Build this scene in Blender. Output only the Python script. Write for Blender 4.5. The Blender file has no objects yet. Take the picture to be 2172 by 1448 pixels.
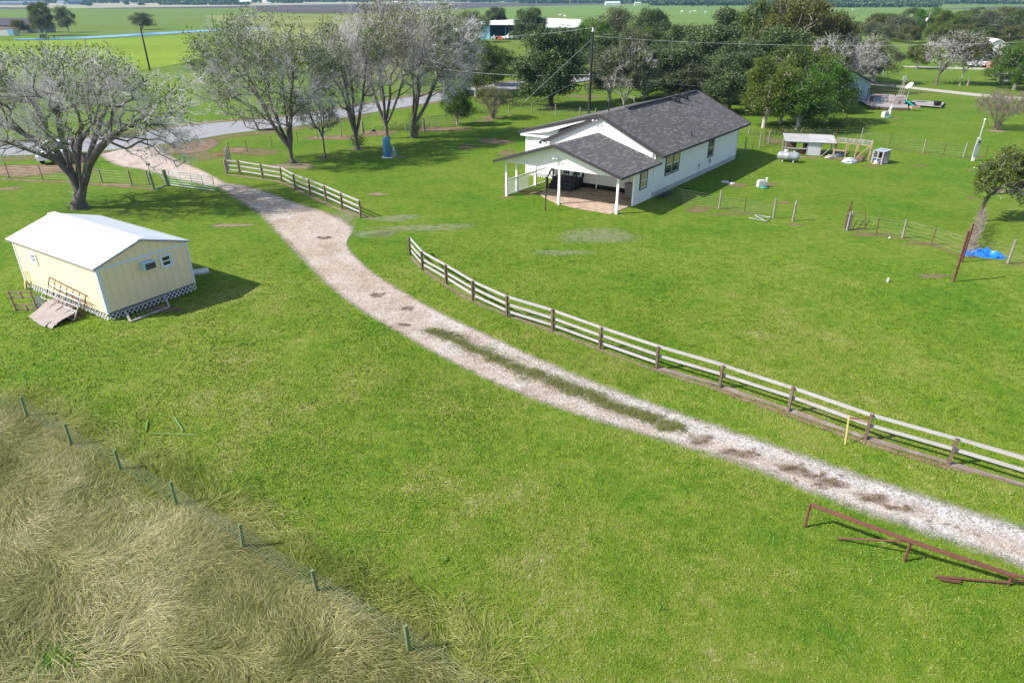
import bpy, math, random
import numpy as np
from mathutils import Vector, Matrix
rad = math.radians
C = bpy.context.scene.collection
S = bpy.context.scene

# ---------------------------------------------------------------- camera, sky, sun, exposure
F, HC = 1460.0, 14.0                      # focal length in photo pixels (photo 2172 wide), camera height in metres
PT = math.atan(732 / F)                   # pitch below the horizon
cam = bpy.data.cameras.new('camera'); cam.sensor_width = 36; cam.lens = 36 * F / 2172
cam.clip_start = 0.1; cam.clip_end = 20000
co = bpy.data.objects.new('camera', cam); C.objects.link(co)
co.location = (0, 0, HC); co.rotation_euler = (math.pi / 2 - PT, 0, 0); S.camera = co

SUN_EL, SUN_AZ = rad(40.5), rad(77)
sd = Vector((math.cos(SUN_EL) * math.sin(SUN_AZ), math.cos(SUN_EL) * math.cos(SUN_AZ), -math.sin(SUN_EL)))   # direction the light travels
W = bpy.data.worlds.new('World'); S.world = W; W.use_nodes = True
wn = W.node_tree.nodes; wl = W.node_tree.links
sky = wn.new('ShaderNodeTexSky'); sky.sky_type = 'NISHITA'; sky.sun_disc = False
sky.sun_elevation = SUN_EL; sky.sun_rotation = rad(257)
wl.new(sky.outputs[0], wn['Background'].inputs[0]); wn['Background'].inputs[1].default_value = 0.13
sl = bpy.data.lights.new('sun', 'SUN'); sl.energy = 4.6; sl.angle = rad(0.5); sl.color = (1, .955, .88)
so = bpy.data.objects.new('sun', sl); C.objects.link(so); so.location = (-60, 0, 60)
so.rotation_euler = sd.to_track_quat('-Z', 'Y').to_euler()
S.view_settings.view_transform = 'Standard'; S.view_settings.look = 'None'
S.view_settings.gamma = 1; S.view_settings.exposure = 0.85

# ---------------------------------------------------------------- helpers: measuring
cP, sP = math.cos(PT), math.sin(PT)
def ray(x, y):
    u = x - 1086; v = 724 - y
    return np.array([u, F * cP + v * sP, -F * sP + v * cP])
def G(x, y, z=0.0):                       # ground point seen at a photo pixel
    r = ray(x, y); t = (z - HC) / r[2]
    return np.array([0, 0, HC]) + r * t
def atY(x, y, Y):                         # point at depth Y seen at a photo pixel
    r = ray(x, y); return np.array([0, 0, HC]) + r * (Y / r[1])
def hgt(xb, yb, yt):                      # height of a vertical standing at (xb,yb) and reaching row yt
    Y = G(xb, yb)[1]; t = (724 - yt) / F
    return HC + Y * (t * cP - sP) / (cP + t * sP)
def gx(px, py): return tuple(G(px, py)[:2])

# ---------------------------------------------------------------- helpers: materials
def new_mat(name):
    m = bpy.data.materials.new(name); m.use_nodes = True
    nt = m.node_tree; b = nt.nodes['Principled BSDF']
    return m, nt, b
def node(nt, t, **kw):
    n = nt.nodes.new(t)
    for k, v in kw.items():
        if hasattr(n, k): setattr(n, k, v)
    return n
def setin(n, **kw):
    for k, v in kw.items(): n.inputs[k.replace('_', ' ')].default_value = v
def ramp(nt, stops, fac=None, interp='LINEAR'):
    r = nt.nodes.new('ShaderNodeValToRGB'); cr = r.color_ramp; cr.interpolation = interp
    while len(cr.elements) < len(stops): cr.elements.new(0.5)
    for e, (p, c) in zip(cr.elements, stops):
        e.position = p; e.color = (*c, 1) if len(c) == 3 else c
    if fac is not None: nt.links.new(fac, r.inputs[0])
    return r
def noise(nt, vec, scale, detail=3, rough=.55, dist=0.0):
    n = nt.nodes.new('ShaderNodeTexNoise'); n.inputs['Scale'].default_value = scale
    n.inputs['Detail'].default_value = detail; n.inputs['Roughness'].default_value = rough
    n.inputs['Distortion'].default_value = dist
    if vec is not None: nt.links.new(vec, n.inputs['Vector'])
    return n
def mix(nt, a, b, fac, blend='MIX'):
    m = nt.nodes.new('ShaderNodeMix'); m.data_type = 'RGBA'; m.blend_type = blend
    for s, v in ((6, a), (7, b), (0, fac)):
        if isinstance(v, (int, float)): m.inputs[s].default_value = v
        elif isinstance(v, tuple): m.inputs[s].default_value = (*v, 1) if len(v) == 3 else v
        else: nt.links.new(v, m.inputs[s])
    return m.outputs[2]
def mathn(nt, op, a, b=None, c=None, clamp=False):
    m = nt.nodes.new('ShaderNodeMath'); m.operation = op; m.use_clamp = clamp
    for i, v in enumerate((a, b, c)):
        if v is None: continue
        if isinstance(v, (int, float)): m.inputs[i].default_value = v
        else: nt.links.new(v, m.inputs[i])
    return m.outputs[0]
def pos(nt):
    return nt.nodes.new('ShaderNodeNewGeometry').outputs['Position']
def scaled(nt, vec, s):
    m = nt.nodes.new('ShaderNodeMapping'); m.inputs['Scale'].default_value = s
    nt.links.new(vec, m.inputs['Vector']); return m.outputs[0]

MATS = {}
def simple(name, col, rough=.7, metal=0.0, var=.25, scale=3.0, bump=0.0, bscale=30, stain=None, coat=0.0):
    """plain material whose colour wanders with two noises; stain = (colour, amount)"""
    if name in MATS: return MATS[name]
    m, nt, b = new_mat(name); p = pos(nt)
    n1 = noise(nt, p, scale, 4); n2 = noise(nt, p, scale * 9, 3)
    c = mix(nt, tuple(x * (1 - var) for x in col), tuple(min(1, x * (1 + var)) for x in col), n1.outputs[0])
    c = mix(nt, c, tuple(x * (1 - var * .8) for x in col), mathn(nt, 'MULTIPLY', n2.outputs[0], .5))
    if stain:
        n3 = noise(nt, p, scale * .6 + .7, 5, .65)
        f = ramp(nt, [(.5, (0, 0, 0)), (.68, (1, 1, 1))], n3.outputs[0])
        c = mix(nt, c, stain[0], mathn(nt, 'MULTIPLY', f.outputs[0], stain[1]))
    nt.links.new(c, b.inputs['Base Color'])
    b.inputs['Roughness'].default_value = rough; b.inputs['Metallic'].default_value = metal
    if coat: b.inputs['Coat Weight'].default_value = coat
    if bump:
        bn = nt.nodes.new('ShaderNodeBump'); bn.inputs['Strength'].default_value = bump; bn.inputs['Distance'].default_value = .02
        nb = noise(nt, p, bscale, 4); nt.links.new(nb.outputs[0], bn.inputs['Height']); nt.links.new(bn.outputs[0], b.inputs['Normal'])
    MATS[name] = m; return m

def grass_colour(nt, p, dry=1.0):
    """the lawn's own colour: mottled fresh green and yellow-green with straw patches"""
    a = noise(nt, p, .11, 4, .6); b_ = noise(nt, p, .55, 4, .62); c_ = noise(nt, p, 2.6, 4, .65)
    f = mathn(nt, 'ADD', mathn(nt, 'MULTIPLY', a.outputs[0], .42), mathn(nt, 'ADD', mathn(nt, 'MULTIPLY', b_.outputs[0], .33), mathn(nt, 'MULTIPLY', c_.outputs[0], .25)))
    sp = nt.nodes.new('ShaderNodeSeparateXYZ'); nt.links.new(p, sp.inputs[0])   # the mown yard round the house is greener and more even than the rougher near ground
    f = mathn(nt, 'MULTIPLY_ADD', mathn(nt, 'SUBTRACT', f, .5), mathn(nt, 'SUBTRACT', 1.15, mathn(nt, 'MULTIPLY', mathn(nt, 'MULTIPLY', sp.outputs[1], 1 / 70., clamp=True), .55)), mathn(nt, 'SUBTRACT', .53, mathn(nt, 'MULTIPLY', mathn(nt, 'MULTIPLY', sp.outputs[1], 1 / 60., clamp=True), .048)))
    r = ramp(nt, [(.36, (.062, .144, .009)), (.44, (.094, .176, .012)), (.505, (.130, .198, .018)), (.57, (.170, .216, .034)), (.64, (.235, .25, .075)), (.7, (.18, .165, .07))], f)
    return r.outputs[0]
def mat_ground():
    m, nt, b = new_mat('grass_ground'); p = pos(nt)
    col = grass_colour(nt, p)
    fine = noise(nt, p, 14, 5, .75); f2 = ramp(nt, [(.3, (.62, .62, .5)), (.5, (1, 1, 1)), (.72, (1.35, 1.28, 1.5))], fine.outputs[0])
    col = mix(nt, col, f2.outputs[0], 1.0, 'MULTIPLY')
    mid = noise(nt, p, 4.5, 5, .7); f3 = ramp(nt, [(.35, (.75, .82, .7)), (.6, (1.12, 1.08, 1.1))], mid.outputs[0])
    col = mix(nt, col, f3.outputs[0], .8, 'MULTIPLY')
    m1 = noise(nt, p, 2.2, 6, .78); col = mix(nt, col, ramp(nt, [(.36, (.70, .78, .65)), (.5, (.97, .97, .95)), (.64, (1.16, 1.10, 1.25))], m1.outputs[0]).outputs[0], 1.0, 'MULTIPLY')
    sy = nt.nodes.new('ShaderNodeSeparateXYZ'); nt.links.new(p, sy.inputs[0])
    col = mix(nt, col, (.84, .87, .84), mathn(nt, 'MULTIPLY_ADD', sy.outputs[1], 1 / 25., -.8, clamp=True), 'MULTIPLY')
    # far away the pasture turns duller and browner in patches
    far = noise(nt, scaled(nt, p, (.3, 1, 1)), .012, 3, .5)
    d = nt.nodes.new('ShaderNodeSeparateXYZ'); nt.links.new(p, d.inputs[0])
    ff = mathn(nt, 'MULTIPLY', mathn(nt, 'MULTIPLY_ADD', d.outputs[1], 1 / 160., -.55, clamp=True), ramp(nt, [(.42, (.25, .25, .25)), (.6, (.9, .9, .9))], far.outputs[0]).outputs[0], clamp=True)
    col = mix(nt, col, (.115, .155, .035), ff)
    nt.links.new(col, b.inputs['Base Color']); b.inputs['Roughness'].default_value = .95
    b.inputs['Specular IOR Level'].default_value = .1
    bn = nt.nodes.new('ShaderNodeBump'); bn.inputs['Strength'].default_value = .7; bn.inputs['Distance'].default_value = .06
    nt.links.new(fine.outputs[0], bn.inputs['Height']); nt.links.new(bn.outputs[0], b.inputs['Normal'])
    return m
def mat_blade():
    m, nt, b = new_mat('grass_blades'); p = pos(nt)
    col = grass_colour(nt, p)
    at = nt.nodes.new('ShaderNodeAttribute'); at.attribute_name = 'tint'
    r = ramp(nt, [(0, (.70, .78, .55)), (.5, (1.15, 1.12, 1.05)), (.85, (1.5, 1.35, 1.7)), (1, (2.2, 1.6, 5))], at.outputs['Fac'])
    col = mix(nt, col, r.outputs[0], 1.0, 'MULTIPLY')
    nt.links.new(col, b.inputs['Base Color']); b.inputs['Roughness'].default_value = .8; b.inputs['Specular IOR Level'].default_value = .2
    g = nt.nodes.new('ShaderNodeNewGeometry'); vm = nt.nodes.new('ShaderNodeVectorMath'); vm.operation = 'MULTIPLY_ADD'
    nt.links.new(g.outputs['Normal'], vm.inputs[0]); vm.inputs[1].default_value = (.45, .45, .45); vm.inputs[2].default_value = (0, 0, .8)
    vn = nt.nodes.new('ShaderNodeVectorMath'); vn.operation = 'NORMALIZE'; nt.links.new(vm.outputs[0], vn.inputs[0])
    nt.links.new(vn.outputs[0], b.inputs['Normal'])
    return m
def mat_leaf(name, stops, trans=.35, rough=.5):
    if name in MATS: return MATS[name]
    m, nt, b = new_mat(name); nt.nodes.remove(b); out = nt.nodes['Material Output']
    at = nt.nodes.new('ShaderNodeAttribute'); at.attribute_name = 'tint'
    p = pos(nt); n = noise(nt, p, .9, 3)
    f = mathn(nt, 'ADD', mathn(nt, 'MULTIPLY', at.outputs['Fac'], .7), mathn(nt, 'MULTIPLY', n.outputs[0], .35))
    r = ramp(nt, stops, f)
    pb = nt.nodes.new('ShaderNodeBsdfPrincipled'); nt.links.new(r.outputs[0], pb.inputs['Base Color']); pb.inputs['Roughness'].default_value = rough
    pb.inputs['Specular IOR Level'].default_value = .22
    tr = nt.nodes.new('ShaderNodeBsdfTranslucent'); nt.links.new(mix(nt, r.outputs[0], (1.3, 1.4, .6), 1.0, 'MULTIPLY'), tr.inputs[0])
    mx = nt.nodes.new('ShaderNodeMixShader'); mx.inputs[0].default_value = trans
    nt.links.new(pb.outputs[0], mx.inputs[1]); nt.links.new(tr.outputs[0], mx.inputs[2]); nt.links.new(mx.outputs[0], out.inputs[0])
    MATS[name] = m; return m
def patchy(name, cols, scale=1.2, edge=.25, fine=18, rough=.95, bump=.6, soft=.12, amax=1.0, slope=2.4):
    """ground cover sheet whose ragged rim (UV x = 0 at the rim, 1 inside) lets the ground below show"""
    if name in MATS: return MATS[name]
    m, nt, b = new_mat(name); p = pos(nt); out = nt.nodes['Material Output']
    n1 = noise(nt, p, scale, 5, .65); n2 = noise(nt, p, fine, 5, .75)
    c = ramp(nt, cols, n1.outputs[0]).outputs[0]
    c = mix(nt, c, ramp(nt, [(.3, (.5, .5, .5)), (.52, (1, 1, 1)), (.75, (1.5, 1.5, 1.45))], n2.outputs[0]).outputs[0], 1.0, 'MULTIPLY')
    nt.links.new(c, b.inputs['Base Color']); b.inputs['Roughness'].default_value = rough; b.inputs['Specular IOR Level'].default_value = .15
    bn = nt.nodes.new('ShaderNodeBump'); bn.inputs['Strength'].default_value = bump; bn.inputs['Distance'].default_value = .04
    nt.links.new(n2.outputs[0], bn.inputs['Height']); nt.links.new(bn.outputs[0], b.inputs['Normal'])
    uv = nt.nodes.new('ShaderNodeUVMap'); sx = nt.nodes.new('ShaderNodeSeparateXYZ'); nt.links.new(uv.outputs[0], sx.inputs[0])
    ne = noise(nt, p, 2.2, 6, .75); nf = noise(nt, p, 22, 3, .6)
    e = mathn(nt, 'ADD', sx.outputs[0], mathn(nt, 'MULTIPLY_ADD', ne.outputs[0], edge * 6, -edge * 3))
    e = mathn(nt, 'ADD', e, mathn(nt, 'MULTIPLY_ADD', nf.outputs[0], soft * 7, -soft * 3.5))
    e = mathn(nt, 'MINIMUM', e, mathn(nt, 'MULTIPLY', sx.outputs[0], 4))
    a = mathn(nt, 'MULTIPLY', mathn(nt, 'MULTIPLY_ADD', e, slope, -slope * .35, clamp=True), amax)
    tr = nt.nodes.new('ShaderNodeBsdfTransparent'); mx = nt.nodes.new('ShaderNodeMixShader')
    nt.links.new(a, mx.inputs[0]); nt.links.new(tr.outputs[0], mx.inputs[1]); nt.links.new(b.outputs[0], mx.inputs[2]); nt.links.new(mx.outputs[0], out.inputs[0])
    MATS[name] = m; return m

def mat_shingle():
    m, nt, b = new_mat('asphalt_shingles'); uv = nt.nodes.new('ShaderNodeUVMap').outputs[0]
    br = nt.nodes.new('ShaderNodeTexBrick'); nt.links.new(uv, br.inputs['Vector'])
    br.inputs['Color1'].default_value = (.078, .073, .070, 1); br.inputs['Color2'].default_value = (.130, .122, .118, 1); br.inputs['Mortar'].default_value = (.02, .02, .022, 1)
    br.inputs['Scale'].default_value = 1; br.inputs['Brick Width'].default_value = .33; br.inputs['Row Height'].default_value = .15; br.inputs['Mortar Size'].default_value = .012
    br.inputs['Bias'].default_value = -.1; br.offset_frequency = 3; br.offset = .37
    b2 = nt.nodes.new('ShaderNodeTexBrick'); nt.links.new(uv, b2.inputs['Vector'])
    b2.inputs['Color1'].default_value = (0, 0, 0, 1); b2.inputs['Color2'].default_value = (1, 1, 1, 1); b2.inputs['Mortar'].default_value = (0, 0, 0, 1)
    b2.inputs['Scale'].default_value = 1; b2.inputs['Brick Width'].default_value = .46; b2.inputs['Row Height'].default_value = .15; b2.inputs['Mortar Size'].default_value = 0; b2.offset = .61; b2.offset_frequency = 3; b2.squash = 1
    rr = ramp(nt, [(.70, (0, 0, 0)), (.9, (1, 1, 1))], b2.outputs[0])
    c = mix(nt, br.outputs[0], (.215, .205, .198), mathn(nt, 'MULTIPLY', rr.outputs[0], .6))
    n = noise(nt, pos(nt), .5, 3); c = mix(nt, c, (.09, .082, .08), mathn(nt, 'MULTIPLY', n.outputs[0], .35))
    g = noise(nt, pos(nt), 60, 2); c = mix(nt, c, ramp(nt, [(.3, (.7, .7, .7)), (.7, (1.3, 1.3, 1.3))], g.outputs[0]).outputs[0], 1.0, 'MULTIPLY')
    nt.links.new(c, b.inputs['Base Color']); b.inputs['Roughness'].default_value = .95
    bn = nt.nodes.new('ShaderNodeBump'); bn.inputs['Strength'].default_value = .5; bn.inputs['Distance'].default_value = .01
    nt.links.new(br.outputs['Fac'], bn.inputs['Height']); bn.invert = True; nt.links.new(bn.outputs[0], b.inputs['Normal'])
    return m
def mat_siding(name, col, pitch, groove=.55, stain=None, amount=.5, wander=.12):
    """vertical groove panel siding: UV x is metres along the wall"""
    m, nt, b = new_mat(name); uv = nt.nodes.new('ShaderNodeUVMap').outputs[0]
    s = nt.nodes.new('ShaderNodeSeparateXYZ'); nt.links.new(uv, s.inputs[0])
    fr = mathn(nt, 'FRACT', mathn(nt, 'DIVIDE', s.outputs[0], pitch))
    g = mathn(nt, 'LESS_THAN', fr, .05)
    p = pos(nt); n1 = noise(nt, p, .7, 4); n2 = noise(nt, p, 7, 4)
    c = mix(nt, tuple(x * (1 - wander) for x in col), tuple(min(1, x * (1 + wander * .6)) for x in col), n1.outputs[0])
    c = mix(nt, c, tuple(x * .86 for x in col), mathn(nt, 'MULTIPLY', n2.outputs[0], .5))
    if stain:
        z = mathn(nt, 'MULTIPLY_ADD', s.outputs[1], -.8, 1.15, clamp=True)
        f = mathn(nt, 'MULTIPLY', mathn(nt, 'MULTIPLY', ramp(nt, [(.35, (0, 0, 0)), (.7, (1, 1, 1))], noise(nt, p, 1.6, 5, .7).outputs[0]).outputs[0], z), amount)
        c = mix(nt, c, stain, f)
    c = mix(nt, c, tuple(x * groove for x in col), mathn(nt, 'MULTIPLY', g, .8))  # shade in the grooves painted as darker lines in the colour
    nt.links.new(c, b.inputs['Base Color']); b.inputs['Roughness'].default_value = .75
    bn = nt.nodes.new('ShaderNodeBump'); bn.inputs['Strength'].default_value = .8; bn.inputs['Distance'].default_value = .01; bn.invert = True
    nt.links.new(g, bn.inputs['Height']); nt.links.new(bn.outputs[0], b.inputs['Normal'])
    MATS[name] = m; return m

# ---------------------------------------------------------------- helpers: meshes
ORG = {}
def V3(p): return np.array([float(p[0]), float(p[1]), float(p[2])])
def unit(v):
    v = np.asarray(v, float); n = np.linalg.norm(v); return v / n if n > 1e-9 else v
class MB:
    def __init__(s): s.v = []; s.f = []; s.mi = []; s.uv = {}; s.sm = []
    def face(s, pts, mi=0, uv=None, sm=False):
        n = len(s.v); s.v += [tuple(map(float, p)) for p in pts]; s.f.append(tuple(range(n, n + len(pts)))); s.mi.append(mi); s.sm.append(sm)
        if uv is not None: s.uv[len(s.f) - 1] = uv
    def idx(s, pts, faces, mi=0, sm=False):
        n = len(s.v); s.v += [tuple(map(float, p)) for p in pts]
        for f in faces: s.f.append(tuple(n + i for i in f)); s.mi.append(mi); s.sm.append(sm)
    def obb(s, c, ax, h, mi=0):              # centre, three unit axes, three half sizes
        c = V3(c); P = []
        for i in (-1, 1):
            for j in (-1, 1):
                for k in (-1, 1): P.append(c + ax[0] * (h[0] * i) + ax[1] * (h[1] * j) + ax[2] * (h[2] * k))
        s.idx(P, [(0, 1, 3, 2), (4, 6, 7, 5), (0, 4, 5, 1), (2, 3, 7, 6), (0, 2, 6, 4), (1, 5, 7, 3)], mi)
    def box(s, c, sz, rz=0.0, mi=0):
        a = math.cos(rz); b = math.sin(rz)
        s.obb(c, (np.array([a, b, 0]), np.array([-b, a, 0]), np.array([0, 0, 1.])), (sz[0] / 2, sz[1] / 2, sz[2] / 2), mi)
    def bar(s, p0, p1, w, h, up=(0, 0, 1), mi=0):   # w sideways, h along up
        p0 = V3(p0); p1 = V3(p1); d = unit(p1 - p0); up = V3(up)
        if abs(np.dot(d, up)) > .99: up = np.array([1., 0, 0])
        sx = unit(np.cross(d, up)); u2 = np.cross(sx, d)
        s.obb((p0 + p1) / 2, (d, sx, u2), (np.linalg.norm(p1 - p0) / 2, w / 2, h / 2), mi)
    def tube(s, pts, r, n=8, mi=0, cap=True, sm=True):
        pts = [V3(p) for p in pts]; m = len(pts)
        rs = r if hasattr(r, '__len__') else [r] * m
        P = []; prev = None
        for i in range(m):
            d = unit(pts[min(i + 1, m - 1)] - pts[max(i - 1, 0)])
            a = prev if prev is not None else (np.array([0, 0, 1.]) if abs(d[2]) < .9 else np.array([1., 0, 0]))
            x = unit(a - d * np.dot(a, d)); prev = x; y = np.cross(d, x)
            for k in range(n):
                t = 2 * math.pi * k / n; P.append(pts[i] + x * (rs[i] * math.cos(t)) + y * (rs[i] * math.sin(t)))
        fs = [(i * n + k, i * n + (k + 1) % n, (i + 1) * n + (k + 1) % n, (i + 1) * n + k) for i in range(m - 1) for k in range(n)]
        s.idx(P, fs, mi, sm)
        if cap:
            s.idx(P[:n], [tuple(range(n))[::-1]], mi); s.idx(P[-n:], [tuple(range(n))], mi)
    def lathe(s, c, prof, n=16, mi=0, axis=(0, 0, 1), sm=True):
        z = unit(axis); a = np.array([1., 0, 0]) if abs(z[0]) < .9 else np.array([0, 1., 0]); x = unit(np.cross(z, a)); y = np.cross(z, x); c = V3(c); P = []
        for r, h in prof:
            for k in range(n):
                t = 2 * math.pi * k / n; P.append(c + z * h + x * (r * math.cos(t)) + y * (r * math.sin(t)))
        fs = [(i * n + k, i * n + (k + 1) % n, (i + 1) * n + (k + 1) % n, (i + 1) * n + k) for i in range(len(prof) - 1) for k in range(n)]
        s.idx(P, fs, mi, sm)
    def slab(s, a, b, c, d, t, mi=0, mis=None):      # a-b along the eave, a-d up the slope: top quad with UV in metres
        a, b, c, d = map(V3, (a, b, c, d)); n = unit(np.cross(b - a, d - a))
        if n[2] < 0: n = -n
        U = unit(b - a); Vv = unit((d - a) - U * np.dot(d - a, U))
        uv = [(float(np.dot(q - a, U)) + 50, float(np.dot(q - a, Vv)) + 50) for q in (a, b, c, d)]
        s.face([a, b, c, d], mi, uv); q = [x - n * t for x in (a, b, c, d)]; ms = mi if mis is None else mis
        s.face([q[3], q[2], q[1], q[0]], ms)
        for i in range(4):
            j = (i + 1) % 4; s.face([(a, b, c, d)[i], (a, b, c, d)[j], q[j], q[i]], ms)
    def prism(s, poly, off, mi=0, uvf=None):
        poly = [V3(p) for p in poly]; off = V3(off); q = [p + off for p in poly]
        s.face(poly, mi, [uvf(p) for p in poly] if uvf else None); s.face(q[::-1], mi, [uvf(p) for p in q[::-1]] if uvf else None); n = len(poly)
        for i in range(n):
            j = (i + 1) % n; pts = [poly[i], q[i], q[j], poly[j]]; s.face(pts, mi, [uvf(p) for p in pts] if uvf else None)
    def build(s, name, mats, parent=None, org=None, bevel=0.0, sub=0):
        if not isinstance(mats, (list, tuple)): mats = [mats]
        o = V3(org) if org is not None else (ORG[parent.name] if parent is not None else V3((0, 0, 0)))
        me = bpy.data.meshes.new(name)
        me.from_pydata([(x - o[0], y - o[1], z - o[2]) for x, y, z in s.v], [], s.f)
        for m in mats: me.materials.append(m)
        me.polygons.foreach_set('material_index', s.mi); me.polygons.foreach_set('use_smooth', s.sm)
        if s.uv:
            ul = me.uv_layers.new(name='UVMap')
            for fi, uv in s.uv.items():
                p = me.polygons[fi]
                for k, li in enumerate(p.loop_indices): ul.data[li].uv = uv[k]
        me.update()
        ob = bpy.data.objects.new(name, me); C.objects.link(ob)
        if parent is not None: ob.parent = parent
        else: ob.location = o
        ORG[ob.name] = o
        if bevel:
            bm = ob.modifiers.new('bevel', 'BEVEL'); bm.width = bevel; bm.segments = 2; bm.limit_method = 'ANGLE'
        return ob
def tag(o, label=None, cat=None, group=None, kind=None):
    if label: o['label'] = label
    if cat: o['category'] = cat
    if group: o['group'] = group
    if kind: o['kind'] = kind
    return o
def thing(name, label, cat, loc, group=None):
    o = bpy.data.objects.new(name, None); C.objects.link(o); o.empty_display_size = .3
    loc = V3(loc if len(loc) == 3 else (*loc, 0)); o.location = loc; ORG[o.name] = loc
    return tag(o, label, cat, group)
def copy_thing(root, loc, rz=0.0, sc=1.0, label=None, group=None):
    r = root.copy(); C.objects.link(r); r.location = loc; r.rotation_euler = (0, 0, rz)
    r.scale = (sc, sc, sc) if not hasattr(sc, '__len__') else sc
    if label: r['label'] = label
    if group: r['group'] = group
    for ch in list(root.children):
        c = ch.copy(); C.objects.link(c); c.parent = r
        for g in list(ch.children):
            d = g.copy(); C.objects.link(d); d.parent = c
    return r
def fast_mesh(name, verts, faces, mats, parent=None, org=(0, 0, 0), tint=None, mi=None, smooth=False, loc_obj=True):
    """verts (N,3), faces (M,k) arrays of one polygon size"""
    org = V3(org); me = bpy.data.meshes.new(name); verts = np.asarray(verts, float) - org; faces = np.asarray(faces, np.int32)
    k = faces.shape[1]; me.vertices.add(len(verts)); me.vertices.foreach_set('co', verts.astype(np.float32).ravel())
    me.loops.add(faces.size); me.loops.foreach_set('vertex_index', faces.ravel())
    me.polygons.add(len(faces)); me.polygons.foreach_set('loop_start', np.arange(0, faces.size, k, dtype=np.int32))
    for m in (mats if isinstance(mats, (list, tuple)) else [mats]): me.materials.append(m)
    if mi is not None: me.polygons.foreach_set('material_index', np.asarray(mi, np.int32))
    me.polygons.foreach_set('use_smooth', np.full(len(faces), smooth))
    if tint is not None:
        a = me.attributes.new('tint', 'FLOAT', 'FACE'); a.data.foreach_set('value', np.asarray(tint, np.float32))
    me.update(calc_edges=True); me.validate()
    ob = bpy.data.objects.new(name, me); C.objects.link(ob)
    if parent is not None: ob.parent = parent
    else: ob.location = org
    ORG[ob.name] = org
    return ob
def inpoly(x, y, poly):
    x = np.asarray(x); y = np.asarray(y); r = np.zeros(x.shape, bool); n = len(poly)
    for i in range(n):
        x0, y0 = poly[i][:2]; x1, y1 = poly[(i + 1) % n][:2]
        c = ((y0 > y) != (y1 > y)) & (x < (x1 - x0) * (y - y0) / (y1 - y0 + 1e-12) + x0); r ^= c
    return r

# ================================================================ THE SETTING
M_ground = mat_ground(); M_blade = mat_blade()
gm = MB(); gm.face([(-9000, -300, 0), (9000, -300, 0), (9000, 14000, 0), (-9000, 14000, 0)])
tag(gm.build('ground', M_ground), kind='structure')

def smooth_line(pts, step=1.0):
    """Catmull-Rom through 2-D points, resampled evenly"""
    P = [np.array(p[:2], float) for p in pts]; P = [2 * P[0] - P[1]] + P + [2 * P[-1] - P[-2]]; out = []
    for i in range(1, len(P) - 2):
        n = max(2, int(np.linalg.norm(P[i + 1] - P[i]) / step))
        for k in range(n):
            t = k / n; a, b, c, d = P[i - 1:i + 3]
            out.append(.5 * ((2 * b) + (-a + c) * t + (2 * a - 5 * b + 4 * c - d) * t * t + (-a + 3 * b - 3 * c + d) * t ** 3))
    out.append(P[-2]); return out
def resample(L, n):
    L = np.array(L); d = np.r_[0, np.cumsum(np.linalg.norm(np.diff(L, axis=0), axis=1))]
    s = np.linspace(0, d[-1], n); return np.c_[np.interp(s, d, L[:, 0]), np.interp(s, d, L[:, 1])]
def strip(name, A, B, z, mat, rim=.2, kind='structure', nu=10, n=None):
    """sheet between two matched edge lines; UV x rises from 0 at each rim to 1 inside"""
    n = n or len(A); A = resample(A, n) if len(A) != n or True else A; B = resample(B, n)
    V = []; U = []
    L = 0
    for i in range(n):
        if i: L += np.linalg.norm(A[i] - A[i - 1])
        for k in range(nu + 1):
            t = k / nu; p = A[i] * (1 - t) + B[i] * t; V.append((p[0], p[1], z))
            e = min(1, (1 - abs(2 * t - 1)) / rim) if rim else 1
            U.append((e * min(1, (min(i, n - 1 - i) + .0) / 3.) if rim else 1, L))
    fs = [(i * (nu + 1) + k, i * (nu + 1) + k + 1, (i + 1) * (nu + 1) + k + 1, (i + 1) * (nu + 1) + k) for i in range(n - 1) for k in range(nu)]
    m = MB(); m.v = V; m.f = fs; m.mi = [0] * len(fs); m.sm = [False] * len(fs)
    for j, f in enumerate(fs): m.uv[j] = [U[q] for q in f]
    return tag(m.build(name, mat), kind=kind)
def blob(name, cx, cy, rx, ry, rot, z, mat, seed=0, kind='structure'):
    """round ragged ground patch centred on a world point"""
    rnd = random.Random(seed); n = 28; ph = [rnd.uniform(0, 6.3) for _ in range(4)]; rings = [1.0, .75, .45, .0]; V = []; U = []
    ca, sa = math.cos(rot), math.sin(rot)
    for r in rings:
        for k in range(n):
            t = 2 * math.pi * k / n; w = 1 + .16 * math.sin(2 * t + ph[0]) + .1 * math.sin(3 * t + ph[1]) + .07 * math.sin(5 * t + ph[2])
            x = rx * r * w * math.cos(t); y = ry * r * w * math.sin(t); V.append((cx + x * ca - y * sa, cy + x * sa + y * ca, z)); U.append((min(1, (1 - r) * 2.0), 0))
    fs = [(i * n + k, i * n + (k + 1) % n, (i + 1) * n + (k + 1) % n, (i + 1) * n + k) for i in range(len(rings) - 1) for k in range(n)]
    m = MB(); m.v = V; m.f = fs; m.mi = [0] * len(fs); m.sm = [False] * len(fs)
    for j, f in enumerate(fs): m.uv[j] = [U[q] for q in f]
    return tag(m.build(name, mat), kind=kind)

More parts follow.
